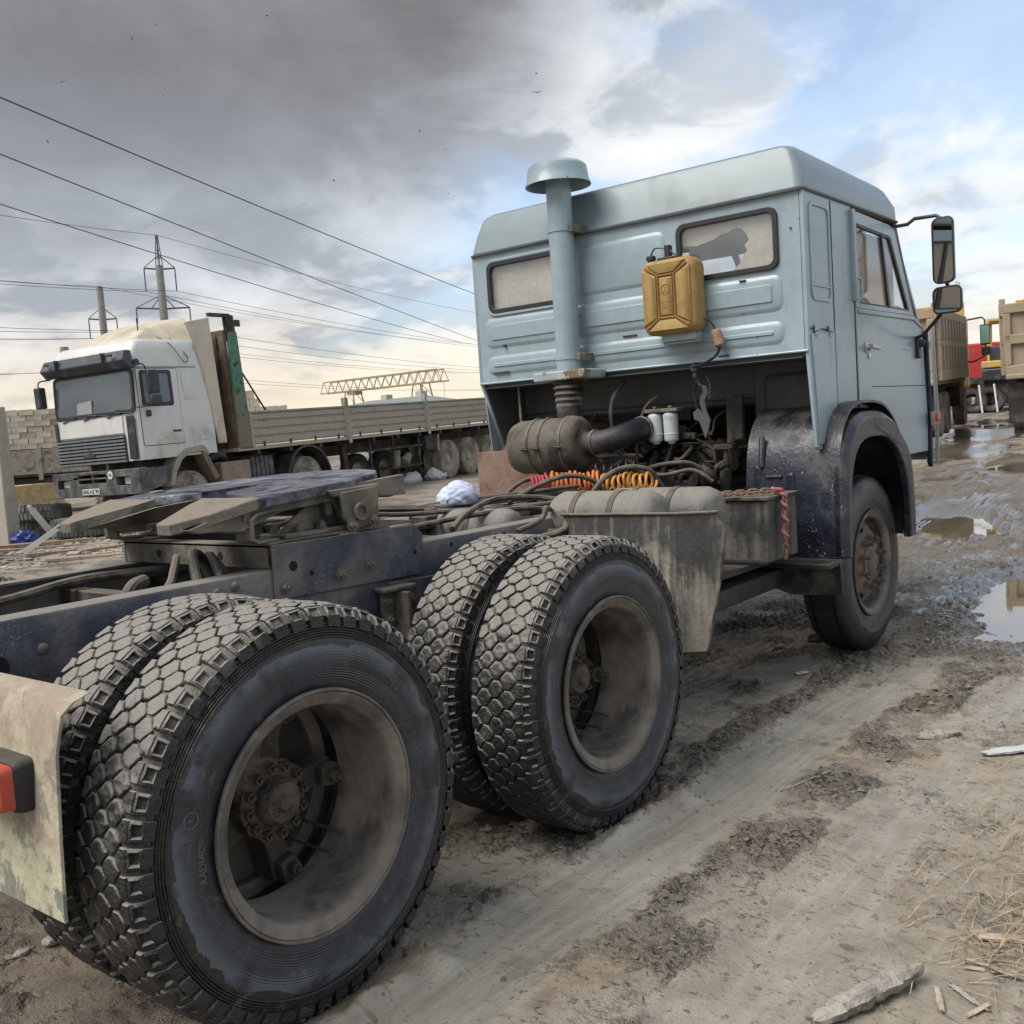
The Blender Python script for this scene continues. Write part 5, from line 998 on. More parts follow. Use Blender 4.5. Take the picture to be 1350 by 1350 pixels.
def bg_tyre_mesh(r=.52, w=.145, mat=BGT, nm='tyre', lugs=44):
    g = G(); k_ = r/.52
    pr = [(.27*k_, .7*w), (.31*k_, .85*w), (.40*k_, w), (.46*k_, .97*w), (.497*k_, .80*w), (.503*k_, 0)]
    g.lathe(pr + [(a, -b) for a, b in reversed(pr[:-1])], (0, 0, 0), (0, 1, 0), 44)
    for i in range(lugs):
        for s in (-1, 1):
            t = 2*PI*(i + (.5 if s > 0 else 0))/lugs; M_ = Matrix.Rotation(-t, 4, 'Y'); da = PI*r/lugs*.62
            p = [(.500*k_, s*.10*w, -da), (.500*k_, s*.10*w, da), (.490*k_, s*.88*w, da*1.1), (.490*k_, s*.88*w, -da*1.1)]
            g.loft([[M_ @ Vector(q) for q in p], [M_ @ Vector((q[0]+.021*k_, q[1], q[2]*.9)) for q in p]], False, True)
            q2 = [(.492*k_, s*.86*w, -da), (.492*k_, s*.86*w, da), (.455*k_, s*1.0*w, da*.8), (.455*k_, s*1.0*w, -da*.8)]
            g.loft([[M_ @ Vector(q) for q in q2], [M_ @ Vector((q[0]+.012*k_, q[1]+s*.012, q[2]*.9)) for q in q2]], False, True)
    return g.mesh(nm, mat, 35)
BT = bg_tyre_mesh(); BTD = bg_tyre_mesh(.5, .14, BGD)
BRM = G().lathe([(.275, -.115), (.285, -.12), (.29, -.11), (.272, -.10), (.245, -.06), (.22, .0), (.13, .03), (.125, -.03), (.085, -.05), (.08, -.09), (0, -.10)], (0, 0, 0), (0, 1, 0), 40).mesh('rim', BGR, 35)
BRD = G().lathe([(.275, -.115), (.285, -.12), (.29, -.11), (.272, -.10), (.262, -.05), (.20, -.02), (.16, -.03), (.12, -.075), (.085, -.08), (.08, -.14), (0, -.15)], (0, 0, 0), (0, 1, 0), 40).mesh('rim', BGR, 35)
def bg_wheel(par, x, y, z=.5, rm=None, tm=None, side=-1, a=0.0, dual=True):
    w_ = part('wheel', par, (x, y, z), PI if side > 0 else 0)
    o = link('tyre', tm or BT, w_); o.rotation_euler = (0, a, 0)
    if dual: o = link('tyre', tm or BT, w_); o.location = (0, .32, 0)
    link('rim', rm or BRM, w_); return w_

SL = (-math.atan(.018), -math.atan(.0242), R(10))       # the yard rises gently away from the tractor
P0 = (4.374, 13.325, .027*4.374 - .0136*13.325)
def white_truck():
    t = thing('semi_truck', 'white long-nosed-roof semi truck with grey sun visor facing left, coupled to the dropside trailer', 'truck', P0, rot=SL)
    t.scale = (1, .90, 1); t['label'] = 'white semi truck with grey sun visor and cream air deflector, front towards the left'
    f = lambda y, z, h: (.02 + (.055*(z-2.2) if z > 2.2 else 0) - h, y, z)
    # cab shell as a loft up the height
    def ring(z, x0, x1, y0, y1, r): return [(x, y, z) for x, y in rr(x0, x1, y0, y1, r)]
    G().loft([ring(1.33, .02, 1.92, .02, 2.48, .10), ring(2.2, .02, 1.92, .02, 2.48, .12), ring(2.95, .07, 1.92, .03, 2.47, .14), ring(3.30, .11, 1.91, .04, 2.46, .10), ring(3.45, .18, 1.88, .07, 2.43, .12), ring(3.51, .26, 1.86, .13, 2.37, .12)]).build('cab_shell', WHITE, t, 40)
    # raised roof / deflector
    G().loft([[(.30, y, 3.50) for y in (.25, 2.25)] + [(1.95, 2.30, 3.46), (1.95, .2, 3.46)], [(.75, .5, 3.72), (.75, 2.0, 3.72), (1.9, 2.15, 3.80), (1.9, .35, 3.80)], [(1.25, .75, 3.92), (1.25, 1.75, 3.92), (1.88, 1.95, 4.0), (1.88, .55, 4.0)]]).build('roof_deflector', CREAM, t, 50, .06, 3)
    g = G(); g.xz([(1.93, 1.50), (1.83, 2.2), (1.70, 2.95), (1.56, 3.47), (1.40, 3.84), (2.04, 3.95), (2.10, 2.6), (2.15, 1.50)], .0, .06); g.build('side_deflector', CREAM, t, 30, .02)
    g = G(); g.xz([(1.72, 1.36), (1.42, 3.82), (2.06, 3.90), (2.14, 1.36)], 2.44, 2.5); g.build('side_deflector', CREAM, t, 30, .02)
    G().box(1.9, 2.05, .06, 2.44, 3.45, 3.86).build('deflector_top', CREAM, t, 30, .05)
    # windscreen
    ws = part('windscreen', t)
    G().frame(rr(.06, 2.44, 2.18, 2.98, .10), rr(.13, 2.37, 2.25, 2.93, .08), f, -.02, .012).build('frame', GASK, ws, 35)
    G().holed(.10, 2.40, 2.22, 2.96, [], f, .003, .008).build('glass', CLEARP, ws, 0)
    G().holed(.11, 2.39, 2.23, 2.95, [], f, -.004, .002).build('cab_dark', flat('cab_inside', (.085, .09, .095), .8), ws, 0)
    G().yz([(1.3, 2.26), (1.75, 2.26), (1.72, 2.47), (1.28, 2.5)], .008, .010).build('paper_board', flat('grey_board', (.30, .31, .30), .8), ws)
    g = G()
    for y in (2.2, 1.55, .85):
        o = part('wiper', ws); G().tube([f(y, 2.14, .03), f(y-.45, 2.22, .035)], .012, 6).build('arm', GASK, o); G().tube([f(y-.1, 2.23, .03), f(y-.75, 2.19, .03)], .010, 6).build('blade', GASK, o)
    v = part('sun_visor', t)
    G().loft([[f(2.52, 2.98, .02), f(-.02, 2.98, .02), f(-.02, 2.98, .10), f(2.52, 2.98, .10)], [f(2.50, 3.12, .02), f(.0, 3.12, .02), f(.0, 3.12, .24), f(2.50, 3.12, .24)], [f(2.46, 3.30, .0), f(.04, 3.30, .0), f(.04, 3.30, .16), f(2.46, 3.30, .16)]]).build('shade', VIS, v, 30, .02)
    g = G()
    for y in (.55, 1.95): g.box(-.21, -.12, y-.012, y+.012, 3.1, 3.29)
    g.build('rib', VIS, v)
    for y in (.3, 2.2): G().box(-.215, -.19, y-.06, y+.06, 3.20, 3.24).build('clearance_lamp', DKPL, v)
    # hood flap, grille and emblem
    G().holed(.44, 2.44, 1.84, 2.15, [], f, .0, .022).build('hood_flap', WHITE, t, 30, .008)
    gr = part('grille', t); G().holed(.42, 2.45, 1.31, 1.82, [], f, .0, .012).build('backing', DKPL, gr, 0)
    SLAT = M('grille_slat', (.17, .18, .20), .45, .2, var=.15, dust=.4, dcol=(.3, .27, .22)); sl = G().box(-.035, .012, .43, 2.44, -.017, .017).mesh('slat', SLAT, 30)
    for i in range(8): o = link('slat', sl, gr); o.location = (0, 0, 1.345 + .062*i)
    g = G(); g.yz([(1.47, 1.62), (1.42, 1.52), (1.52, 1.52)], -.055, -.035); g.yz([(1.66, 1.47), (1.28, 1.47), (1.40, 1.52), (1.54, 1.52)], -.055, -.035); g.build('emblem', DKPL, gr, 30)
    for y in (.10, 2.38): G().loft([[(.0, y, 1.36), (.0, y+.22 if y < 1 else y+.08, 1.36), (-.03, y+.22 if y < 1 else y+.08, 1.36), (-.03, y, 1.36)], [(.0, y-.02, 2.15), (.0, y+.20 if y < 1 else y+.08, 2.15), (-.03, y+.20 if y < 1 else y+.08, 2.15), (-.03, y-.02, 2.15)]]).build('corner_panel', DKPL, t, 30, .02)
    # bumper
    b = part('bumper', t)
    G().holed(-.05, 2.55, .74, 1.20, [(.22, .62, .91, 1.07), (2.05, 2.40, .91, 1.07), (.92, 1.30, .98, 1.05), (1.34, 1.75, .98, 1.05), (.92, 1.30, 1.08, 1.14), (1.34, 1.75, 1.08, 1.14)], lambda u, v, d: (-.16+d, u, v), 0, .20).build('beam', BUMP, b, 30, .012)
    G().xz([(-.15, .78), (-.15, 1.18), (.62, 1.18), (.45, .86), (.1, .78)], -.04, .02).build('end', BUMP, b, 30, .01)
    g = G(); g.box(.02, .05, .0, 2.5, .76, 1.2); g.build('backing', DKPL, b)
    for y in (.40, 2.25): 
        h_ = part('headlight', t); G().box(-.06, .0, y-.11, y+.11, .92, 1.06).build('lens', flat('lamp_glass', (.62, .63, .58), .15), h_, 30, .012)
        G().box(-.055, .0, y-.17 if y < 1 else y+.12, y-.12 if y < 1 else y+.16, .92, 1.06).build('indicator', flat('dull_orange', (.35, .12, .06), .4), h_, 30, .006)
    lp = part('licence_plate', t); G().box(-.178, -.166, 1.14, 1.66, .775, .885).build('plate', flat('plate_white', (.62, .62, .60), .5), lp, 30, .004)
    def text(s, size, loc, par, mt, nm):
        cu = bpy.data.curves.new('txt', 'FONT'); cu.body = s; cu.size = size; cu.align_x = 'CENTER'; cu.align_y = 'CENTER'; cu.extrude = .002
        to = bpy.data.objects.new('txt', cu); C.objects.link(to); dg = bpy.context.evaluated_depsgraph_get(); me = bpy.data.meshes.new_from_object(to.evaluated_get(dg)); bpy.data.objects.remove(to)
        me.materials.clear(); me.materials.append(mt); o = link(nm, me, par); o.location = loc; o.rotation_euler = (PI/2, 0, -PI/2); return o
    text('0345 AZ 99', .098, (-.181, 1.40, .83), lp, flat('plate_black', (.03, .03, .03), .6), 'lettering')
    st = part('round_sticker', t); G().cyl((-.162, .78, 1.11), (-.168, .78, 1.11), .075, n=24).build('disc', flat('sticker_white', (.6, .6, .58), .6), st); text('40', .085, (-.170, .78, 1.11), st, flat('sticker_grey', (.12, .12, .12), .6), 'lettering')
    g = G(); [g.box(-.02, .04, y-.04, y+.04, 1.12, 1.33) for y in (1.02, 1.55)]; g.build('bracket', UND, t, 30)
    # door side (near side)
    fs = lambda a, b, h: (a, .02 - h, b)
    d = part('door', t)
    G().holed(.10, 1.05, 1.58, 2.96, [(.2, .86, 2.32, 2.90)], fs, -.01, .012).build('skin', WHITE, d, 30, .006)
    G().frame(rr(.16, .90, 2.28, 2.94, .06), rr(.23, .84, 2.35, 2.88, .05), fs, -.005, .018).build('frame', GASK, d, 30)
    G().holed(.2, .86, 2.32, 2.90, [], fs, .0, .006).build('window_pane', flat('side_glass', (.10, .14, .18), .05), d, 0)
    g = G(); g.box(.80, 1.0, .0, .02, 1.79, 1.83); g.build('handle', DKPL, d); 
    G().frame(rr(.09, 1.06, 1.57, 2.97, .03), rr(.102, 1.048, 1.582, 2.958, .025), fs, -.004, .004).build('door_gap', SEAMD, d)
    g = G(); g.emboss((1.16, 1.42, 2.38, 2.90), .05, .012, .02, fs); g.build('side_rib', WHITE, t, 30); g = G(); g.emboss((1.42, 1.86, 1.60, 1.86), .03, .012, .015, fs); g.build('locker_flap', WHITE, t, 30)
    g = G(); g.box(.04, 1.55, .012, .0165, 2.985, 2.998); g.build('roof_seam', SEAMD, t)
    m_ = part('mirror', t); g = G(); g.tube([(.02, .0, 2.98), (-.05, -.16, 3.0), (.12, -.24, 2.98), (.14, -.24, 2.35), (.02, .0, 2.28)], .014, 8, 3); g.build('arm', GASK, m_)
    G().box(.10, .34, -.34, -.22, 2.50, 2.92).build('shell', DKPL, m_, 30, .03); G().box(.12, .36, -.34, -.22, 2.27, 2.47).build('shell', DKPL, m_, 30, .03)
    m_ = part('mirror', t); G().tube([(.05, 2.5, 2.98), (-.1, 2.66, 2.95), (-.1, 2.68, 2.8)], .014, 8, 3).build('arm', GASK, m_); G().box(-.18, -.02, 2.58, 2.76, 2.45, 2.85).build('shell', DKPL, m_, 30, .03)
    G().box(.22, .30, -.06, .02, 2.10, 2.22).build('wing_mirror_foot', DKPL, t, 30, .02)
    # wheel arch, step, chassis bits
    ar = [(.56, .80), (.66, 1.10), (.86, 1.36), (1.05, 1.47), (1.5, 1.50), (1.62, 1.36), (1.60, 1.28), (1.45, 1.38), (1.10, 1.36), (.92, 1.26), (.76, 1.05), (.68, .80)]
    G().xz(ar, -.02, .35).build('wheel_arch', M('arch_grey', (.30, .27, .22), .7, dust=.5, dcol=(.34, .29, .23)), t, 30, .02)
    G().xz([(1.42, 1.38), (1.56, 1.36), (1.84, .86), (1.72, .80)], .0, .3).build('mud_flap', M('dull_red_flap', (.19, .11, .09), .8, dust=.5), t, 30, .01)
    bg_wheel(t, 1.12, .22, .53, BRD, a=.1, dual=False); bg_wheel(t, 1.12, 2.28, .53, BRD, side=1, dual=False)
    bg_wheel(t, 4.52, .22, .53, a=.2); bg_wheel(t, 4.52, 2.28, .53, side=1)
    g = G(); g.box(-.02, 5.6, .80, .92, .72, .98); g.box(-.02, 5.6, 1.58, 1.70, .72, .98); g.box(.3, 1.9, .5, 2.0, .8, 1.32); g.build('chassis', UND, t, 30)
    G().box(1.95, 2.75, .05, .60, .68, 1.12).build('fuel_tank', M('tan_box', (.30, .235, .17), .7, dust=.5), t, 30, .02)
    g = G(); [g.box(2.8+.13*i, 2.9+.13*i, .05, .5, .74, 1.16) for i in range(5)]; g.box(2.78, 3.48, .08, .5, .76, 1.1); g.build('battery_case', BUMP, t, 30, .01)
    G().tube([(1.7, .25, 1.2), (2.2, .3, 1.28), (2.5, .5, 1.1)], .07, 10, 5).build('intake_hose', UND, t)
    a_ = [(4.52+.70*math.cos(R(x)), .53+.72*math.sin(R(x))) for x in range(-5, 186, 12)]
    G().strip([(x, z) for x, z in a_], .0, .62, .02).build('rear_fender', UND, t, 40)
    G().strip([(x, z) for x, z in a_], -.02, .03, .05).build('fender_edge', DKPL, t, 40)
    g = G(); g.tube([(.75, .6, 3.52), (.75, .6, 3.95)], .012, 6); g.build('aerial', GASK, t); g = G(); g.tube([(.95, .4, 3.62), (1.0, .02, 3.40), (1.25, -.02, 3.08), (1.35, .0, 3.2), (1.15, .2, 3.55)], .008, 6, 5); g.build('loose_cable', GASK, t); G().cyl((.12, .02, 3.08), (.12, -.03, 3.08), .06, n=14).build('side_lamp', DKPL, t)
white_truck()

def dropside_trailer():
    t = thing('dropside_trailer', 'long greenish dropside trailer caked in dust with a tall green front wall', 'trailer', P0, rot=SL); t.scale = (1, .90, 1)
    w_ = part('front_wall', t)
    G().box(2.42, 2.50, .06, 2.47, 1.35, 3.72).build('panel', M('brown_wall', (.10, .075, .055), .8, dust=.5, rust=.5), w_, 30)
    G().xz([(2.50, 3.5), (2.48, 4.0), (2.70, 4.02), (2.73, 3.5)], -.01, .10).build('post', UND, w_, 30, .01); G().xz([(2.44, 1.33), (2.50, 3.68), (2.73, 3.68), (2.84, 1.33)], -.03, .05).build('side_plate', GREENP, w_, 30, .01)
    G().box(2.40, 2.58, 2.40, 2.50, 1.33, 4.0).build('post', UND, w_, 30, .01)
    g = G(); g.box(2.05, 2.62, .0, .08, 3.97, 4.04); g.build('top_bar', UND, w_); G().box(2.45, 2.9, .02, .06, 3.80, 3.93).build('top_bracket', UND, w_, 30)
    for i in range(6): G().box(2.38, 2.42, .25+.4*i, .31+.4*i, 1.36, 3.6).build('stiffener', UND, w_, 30)
    G().tube([(2.7, .02, 3.0), (3.35, .02, 2.1)], .02, 6).build('stay', UND, t)
    def board(x0, x1, nm='side_board', y=0.0):
        b = part(nm, t); g = G(); pr = []
        z = 1.40
        for i in range(4):
            pr += [(-.0, z), (-.035, z+.02), (-.035, z+.125), (.0, z+.145), (.0, z+.16)]; z += .165
        pl = [(y+a, zz) for a, zz in pr] + [(y+.05, zz) for a, zz in reversed(pr)]
        g.yz(pl, x0+.05, x1-.05); g.build('panel', TRLP, b, 25)
        for xx in (x0, x1-.06): G().box(xx, xx+.06, y-.045, y+.05, 1.38, 2.07).build('end_post', TRLP, b, 30)
        G().box(x0, x1, y-.05, y+.05, 2.045, 2.085).build('top_rail', TRLP, b, 30, .006)
        for i in range(4): xx = x0+.35+(x1-x0-.7)*i/3; G().box(xx-.02, xx+.02, y-.06, y-.03, 1.36, 1.46).build('hinge', UND, b, 30)
    board(2.80, 5.95); board(6.07, 9.28); board(9.42, 12.6); board(12.72, 14.0)
    for x in (6.01, 9.35, 12.66): G().box(x-.055, x+.055, -.06, .08, 1.29, 2.27).build('stake', TRLP, t, 30, .01); G().box(x-.05, x+.05, -.08, -.02, 1.22, 1.30).build('latch', STEELM, t, 30, .01)
    g = G(); g.box(2.4, 14, -.03, 2.5, 1.30, 1.375); g.build('deck_edge', TRLP, t, 30)
    g = G(); g.box(2.6, 14, .75, .95, .95, 1.30); g.box(2.6, 14, 1.6, 1.8, .95, 1.30); g.build('chassis_beam', UND, t, 30)
    for x in range(3, 14): g = G(); g.box(x-.04, x+.04, .0, 2.45, 1.20, 1.30); g.build('cross_bearer', UND, t)
    for y in (.35, 2.1): g = G(); g.box(6.15, 6.32, y, y+.14, .52, 1.25); g.box(6.05, 6.42, y-.05, y+.19, .47, .53); g.build('landing_leg', UND, t, 30, .01)
    g = G(); g.box(6.8, 9.2, .1, .16, .95, 1.0); [g.box(x, x+.06, .1, .16, .46, 1.3) for x in (6.9, 7.85, 9.0)]; g.box(7.8, 9.1, .1, .8, .46, .5); g.build('tool_rack', UND, t, 30)
    G().tube([(8.15, .3, .5), (8.2, .3, .9)], .13, 14).build('canvas_roll', M('canvas', (.25, .22, .18), .9, dust=.5), t); G().tube([(8.45, .25, .55), (8.75, .3, .75)], [.16, .1], 12).build('canvas_roll', M('canvas_bag', (.24, .21, .17), .9, dust=.5), t)
    G().box(9.4, 10.0, .15, .5, .78, 1.2).build('tool_box', UND, t, 30, .02); G().tube([(9.9, .05, 1.2), (9.85, .05, .75)], .03, 6).build('flap_stay', TRLP, t)
    for x in (7.30, 8.42): bg_wheel(t, x, 1.0, .44, BRD, BTD, dual=False).name = 'spare_wheel'
    for x, a in ((10.42, .1), (11.55, .5), (12.70, .8)): bg_wheel(t, x, .22, .5, a=a); bg_wheel(t, x, 2.28, .5, side=1, a=a)
dropside_trailer()

def dumper(loc, lab, cab_=True, rz=R(8.9), lift=0.0):
    t = thing('dump_truck', lab, 'dump truck', loc, rot=(-math.atan(.013), -math.atan(.025), rz), group='tan dump trucks parked on the right')
    H0, H1 = 1.33, 2.96
    # body side with two rows of framed slots
    for y, sd_ in ((0, -1), (2.45, 1)):
        b = part('body_side', t)
        G().box(.0, 6.0, y if sd_ < 0 else y-.08, y+.08 if sd_ < 0 else y, H0, H1-.05).build('skin', TAND, b, 30)
        g = G(); ys = (y-.10, y+.0) if sd_ < 0 else (y, y+.10)
        for z0, z1 in ((H0, H0+.24), (2.10, 2.24), (H1-.22, H1)): G().box(.0, 6.0, *ys, z0, z1).build('rail', TAN, b, 30, .012)
        for i in range(10):
            x = .0 + .62*i
            for z0, z1 in ((H0+.24, 2.10), (2.24, H1-.22)): G().box(x, x+.30, *ys, z0, z1).build('upright', TAN, b, 30, .012)
    G().box(.0, 6.0, .0, 2.45, H0-.08, H0).build('body_floor', TAND, t, 30)
    g = G(); g.box(6.0, 6.1, -.05, 2.5, H0, 3.35); g.build('headboard', YELP, t, 30, .02); G().box(6.0, 7.2, .1, 2.35, 3.25, 3.33).build('cab_shield', YELP, t, 30, .02)
    tg = part('tailgate', t); xs = -.02
    G().box(xs-.02, xs+.02, .02, 2.43, H0+.02, H1-.08).build('skin', TAND if False else TAN, tg, 30)
    for z in (H0+.0, 2.02, H1-.24): G().box(xs-.11, xs-.02, .0, 2.45, z, z+.22).build('rail', TAN, tg, 30, .02)
    for y in (.0, .62, 1.22, 1.82, 2.31): G().box(xs-.11, xs-.02, y, y+.16, H0+.22, H1-.24).build('upright', TAN, tg, 30, .02)
    for y in (-.06, 2.41): G().box(xs-.10, xs+.06, y, y+.12, H1-.3, H1+.10).build('hinge_post', TAN, tg, 30, .02)
    G().box(xs-.16, xs, .0, 2.45, H0-.10, H0+.02).build('lip', TAN, tg, 30, .03)
    bm = bmesh.new(); bmesh.ops.create_grid(bm, x_segments=24, y_segments=12, size=1)
    for v in bm.verts: v.co = (3.0+2.9*v.co.x, 1.22+1.15*v.co.y, 2.75+.35*(1-v.co.x**2*.7)*(1-v.co.y**2*.6)+.12*math.sin(v.co.x*9+v.co.y*5)*math.cos(v.co.y*7))
    me = bpy.data.meshes.new('soil_load'); bm.to_mesh(me); bm.free(); me.materials.append(M('load_soil', (.07, .055, .045), .9, bump=.8)); link('soil_load', me, t)
    g = G(); g.box(.1, 8.5, .75, .95, .85, 1.15); g.box(.1, 8.5, 1.5, 1.7, .85, 1.15); g.box(.3, .5, .2, 2.25, .8, 1.25); g.box(.6, 4, .3, 2.15, .95, 1.2); g.build('chassis', UND, t, 30)
    for y in (.05, 1.75): G().box(.10, .13, y, y+.68, .22, 1.15).build('mud_flap', UND, t, 30, .01)
    for x in (1.05, 2.4): bg_wheel(t, x, .22, .54, a=x); bg_wheel(t, x, 2.23, .54, side=1, a=x)
    bg_wheel(t, 6.3, .2, .54, BRD, dual=False); bg_wheel(t, 6.3, 2.25, .54, BRD, side=1, dual=False)
    cb = part('cab', t); G().box(6.25, 8.0, .05, 2.4, 1.0, 3.0).build('shell', YELP, cb, 30, .08); G().box(6.6, 7.5, .035, .06, 1.9, 2.7).build('side_window', DARKGL, cb, 30)
    G().box(5.0, 6.1, .05, .5, .6, 1.1).build('fuel_tank', UND, t, 30, .05)
    mr = part('mirror', t); G().tube([(7.7, .05, 2.95), (7.7, -.35, 2.98), (7.7, -.42, 2.9), (7.7, -.42, 1.9), (7.7, -.1, 1.75), (7.7, .05, 1.75)], .025, 8).build('arm', UND, mr)
    G().box(7.68, 7.76, -.55, -.28, 2.2, 2.78).build('shell', DKPL, mr, 30, .03); G().box(7.68, 7.76, -.53, -.30, 1.9, 2.15).build('shell', DKPL, mr, 30, .03)
    G().box(7.665, 7.68, -.53, -.30, 2.24, 2.74).build('glass', flat('green_glass', (.18, .32, .28), .1), mr)
    return t
dumper((18.0, 3.475, .47), 'tan dump truck with slotted body side, half hidden behind the blue cab door')
dumper((20.05, .02, .54), 'tan dump truck showing its square panelled tailgate at the right edge')

def far_right():
    t = thing('red_truck', 'small red truck cab standing far between the two tan dump trucks', 'truck', (44.5, 9.35, 1.05), R(200)); REDP = M('red_paint', (.42, .03, .03), .45, var=.15, dust=.36)
    G().xz([(-.6, .7), (-.75, 1.6), (-.55, 1.7), (-.35, 2.75), (1.2, 2.75), (1.2, .7)], -1.1, 1.1).build('cab', REDP, t, 30, .08)
    G().yz(rr(-.95, .95, 1.75, 2.6, .08), -.60, -.40).build('windscreen', flat('pale_glass', (.5, .53, .55), .1), t, 30); G().xz([(-.25, 1.75), (-.15, 2.6), (.9, 2.6), (.9, 1.75)], 1.08, 1.12).build('side_window', DARKGL, t, 30); G().xz([(-.25, 1.75), (-.15, 2.6), (.9, 2.6), (.9, 1.75)], -1.12, -1.08).build('side_window', DARKGL, t, 30)
    G().box(-.85, -.6, -1.1, 1.1, .5, .85).build('bumper', DKPL, t, 30, .04); G().box(1.2, 5.5, -1.1, 1.1, .9, 1.15).build('load_bed', UND, t, 30); bg_wheel(t, .3, -1.0, .5, BRD, dual=False); bg_wheel(t, .3, 1.0, .5, BRD, side=1, dual=False); bg_wheel(t, 4.3, -1.0, .5); bg_wheel(t, 4.3, 1.0, .5, side=1)
    t = thing('loader', 'yellow machine with dark cab window just left of the panelled tailgate', 'machine', (36, 5.95, .92), R(190))
    g = G(); g.xz([(-.8, 1.2), (-.8, 3.3), (-.62, 3.3), (-.62, 1.2)], -.65, -.55); g.xz([(-.8, 3.2), (-.8, 3.32), (1.0, 3.32), (1.0, 3.2)], -.65, .65); g.xz([(.9, 1.2), (.9, 3.25), (1.02, 3.25), (1.02, 1.2)], -.65, -.55); g.xz([(-.8, 1.2), (-.8, 3.3), (-.62, 3.3), (-.62, 1.2)], .55, .65); g.build('cab_frame', YELP, t, 30, .03)
    G().box(-.75, .95, -.58, .58, 1.7, 2.3).build('seat_back', DKPL, t, 30, .05); G().box(-1.0, 2.6, -.75, .75, 1.0, 1.45).build('body', DKPL, t, 30, .06); G().box(-1.0, 2.6, -.76, .76, 1.47, 1.72).build('sill', YELP, t, 30, .04); G().box(-1.02, -.95, -.7, .7, .6, 1.05).build('panel', M('white_panel', (.55, .55, .53), .6, dust=.4), t, 30, .02)
    bg_wheel(t, -.3, -.75, .5, BRD, BTD, dual=False); bg_wheel(t, 1.9, -.75, .5, BRD, BTD, dual=False); bg_wheel(t, -.3, .75, .5, BRD, BTD, side=1, dual=False); bg_wheel(t, 1.9, .75, .5, BRD, BTD, side=1, dual=False); G().box(-.9, 2.4, -.6, .6, .45, 1.0).build('chassis', UND, t, 30)
    for i, (x, y, a) in enumerate(((33.2, 6.55, .5), (33.4, 6.0, .42))):
        o = link('loose_tyre', BTD); o.location = (x, y, gz(x, y) + .42); o.rotation_euler = (a, 0, R(110)); tag(o, ('dark worn tyre leaning near the red truck, the left of two', 'dark worn tyre leaning near the yellow machine, the right of two')[i], 'tyre', 'tyres leaning between the dump trucks')
    for i in range(2):
        x, y = 32.9, 6.15 - .5*i
        o = G().tube([(x, y, gz(x, y)), (x+.1, y+.12, gz(x, y)+1.0)], .035, 6).build('white_stake', flat('stake_white', (.6, .6, .57), .7)); tag(o, ('thin white stake leaning on the left dark tyre', 'thin white stake leaning on the right dark tyre')[i], 'stake', 'white stakes by the tyres')
    m_ = thing('lattice_mast', 'pale far lattice mast rising behind the dump truck mirror', 'mast', (110, 27.2, 1.8)); LM = flat('pale_steel', (.4, .4, .38), .7)
    for sx in (-1, 1):
        for sy in (-1, 1): G().tube([(sx*.7, sy*.7, 0), (sx*.5, sy*.5, 12)], .07, 5).build('leg', LM, m_)
    g = G()
    for i in range(10):
        for s in (-1, 1): g.tube([(-.66, s*.66, 1.15*i), (.62, s*.62, 1.15*(i+1))], .04, 4); g.tube([(s*.66, -.66, 1.15*i), (s*.62, .62, 1.15*(i+1))], .04, 4); g.tube([(-.66, s*.66, 1.15*i), (.66, s*.66, 1.15*i)], .04, 4)
    o = g.build('bracing', LM, m_); o['kind'] = 'stuff'
far_right()

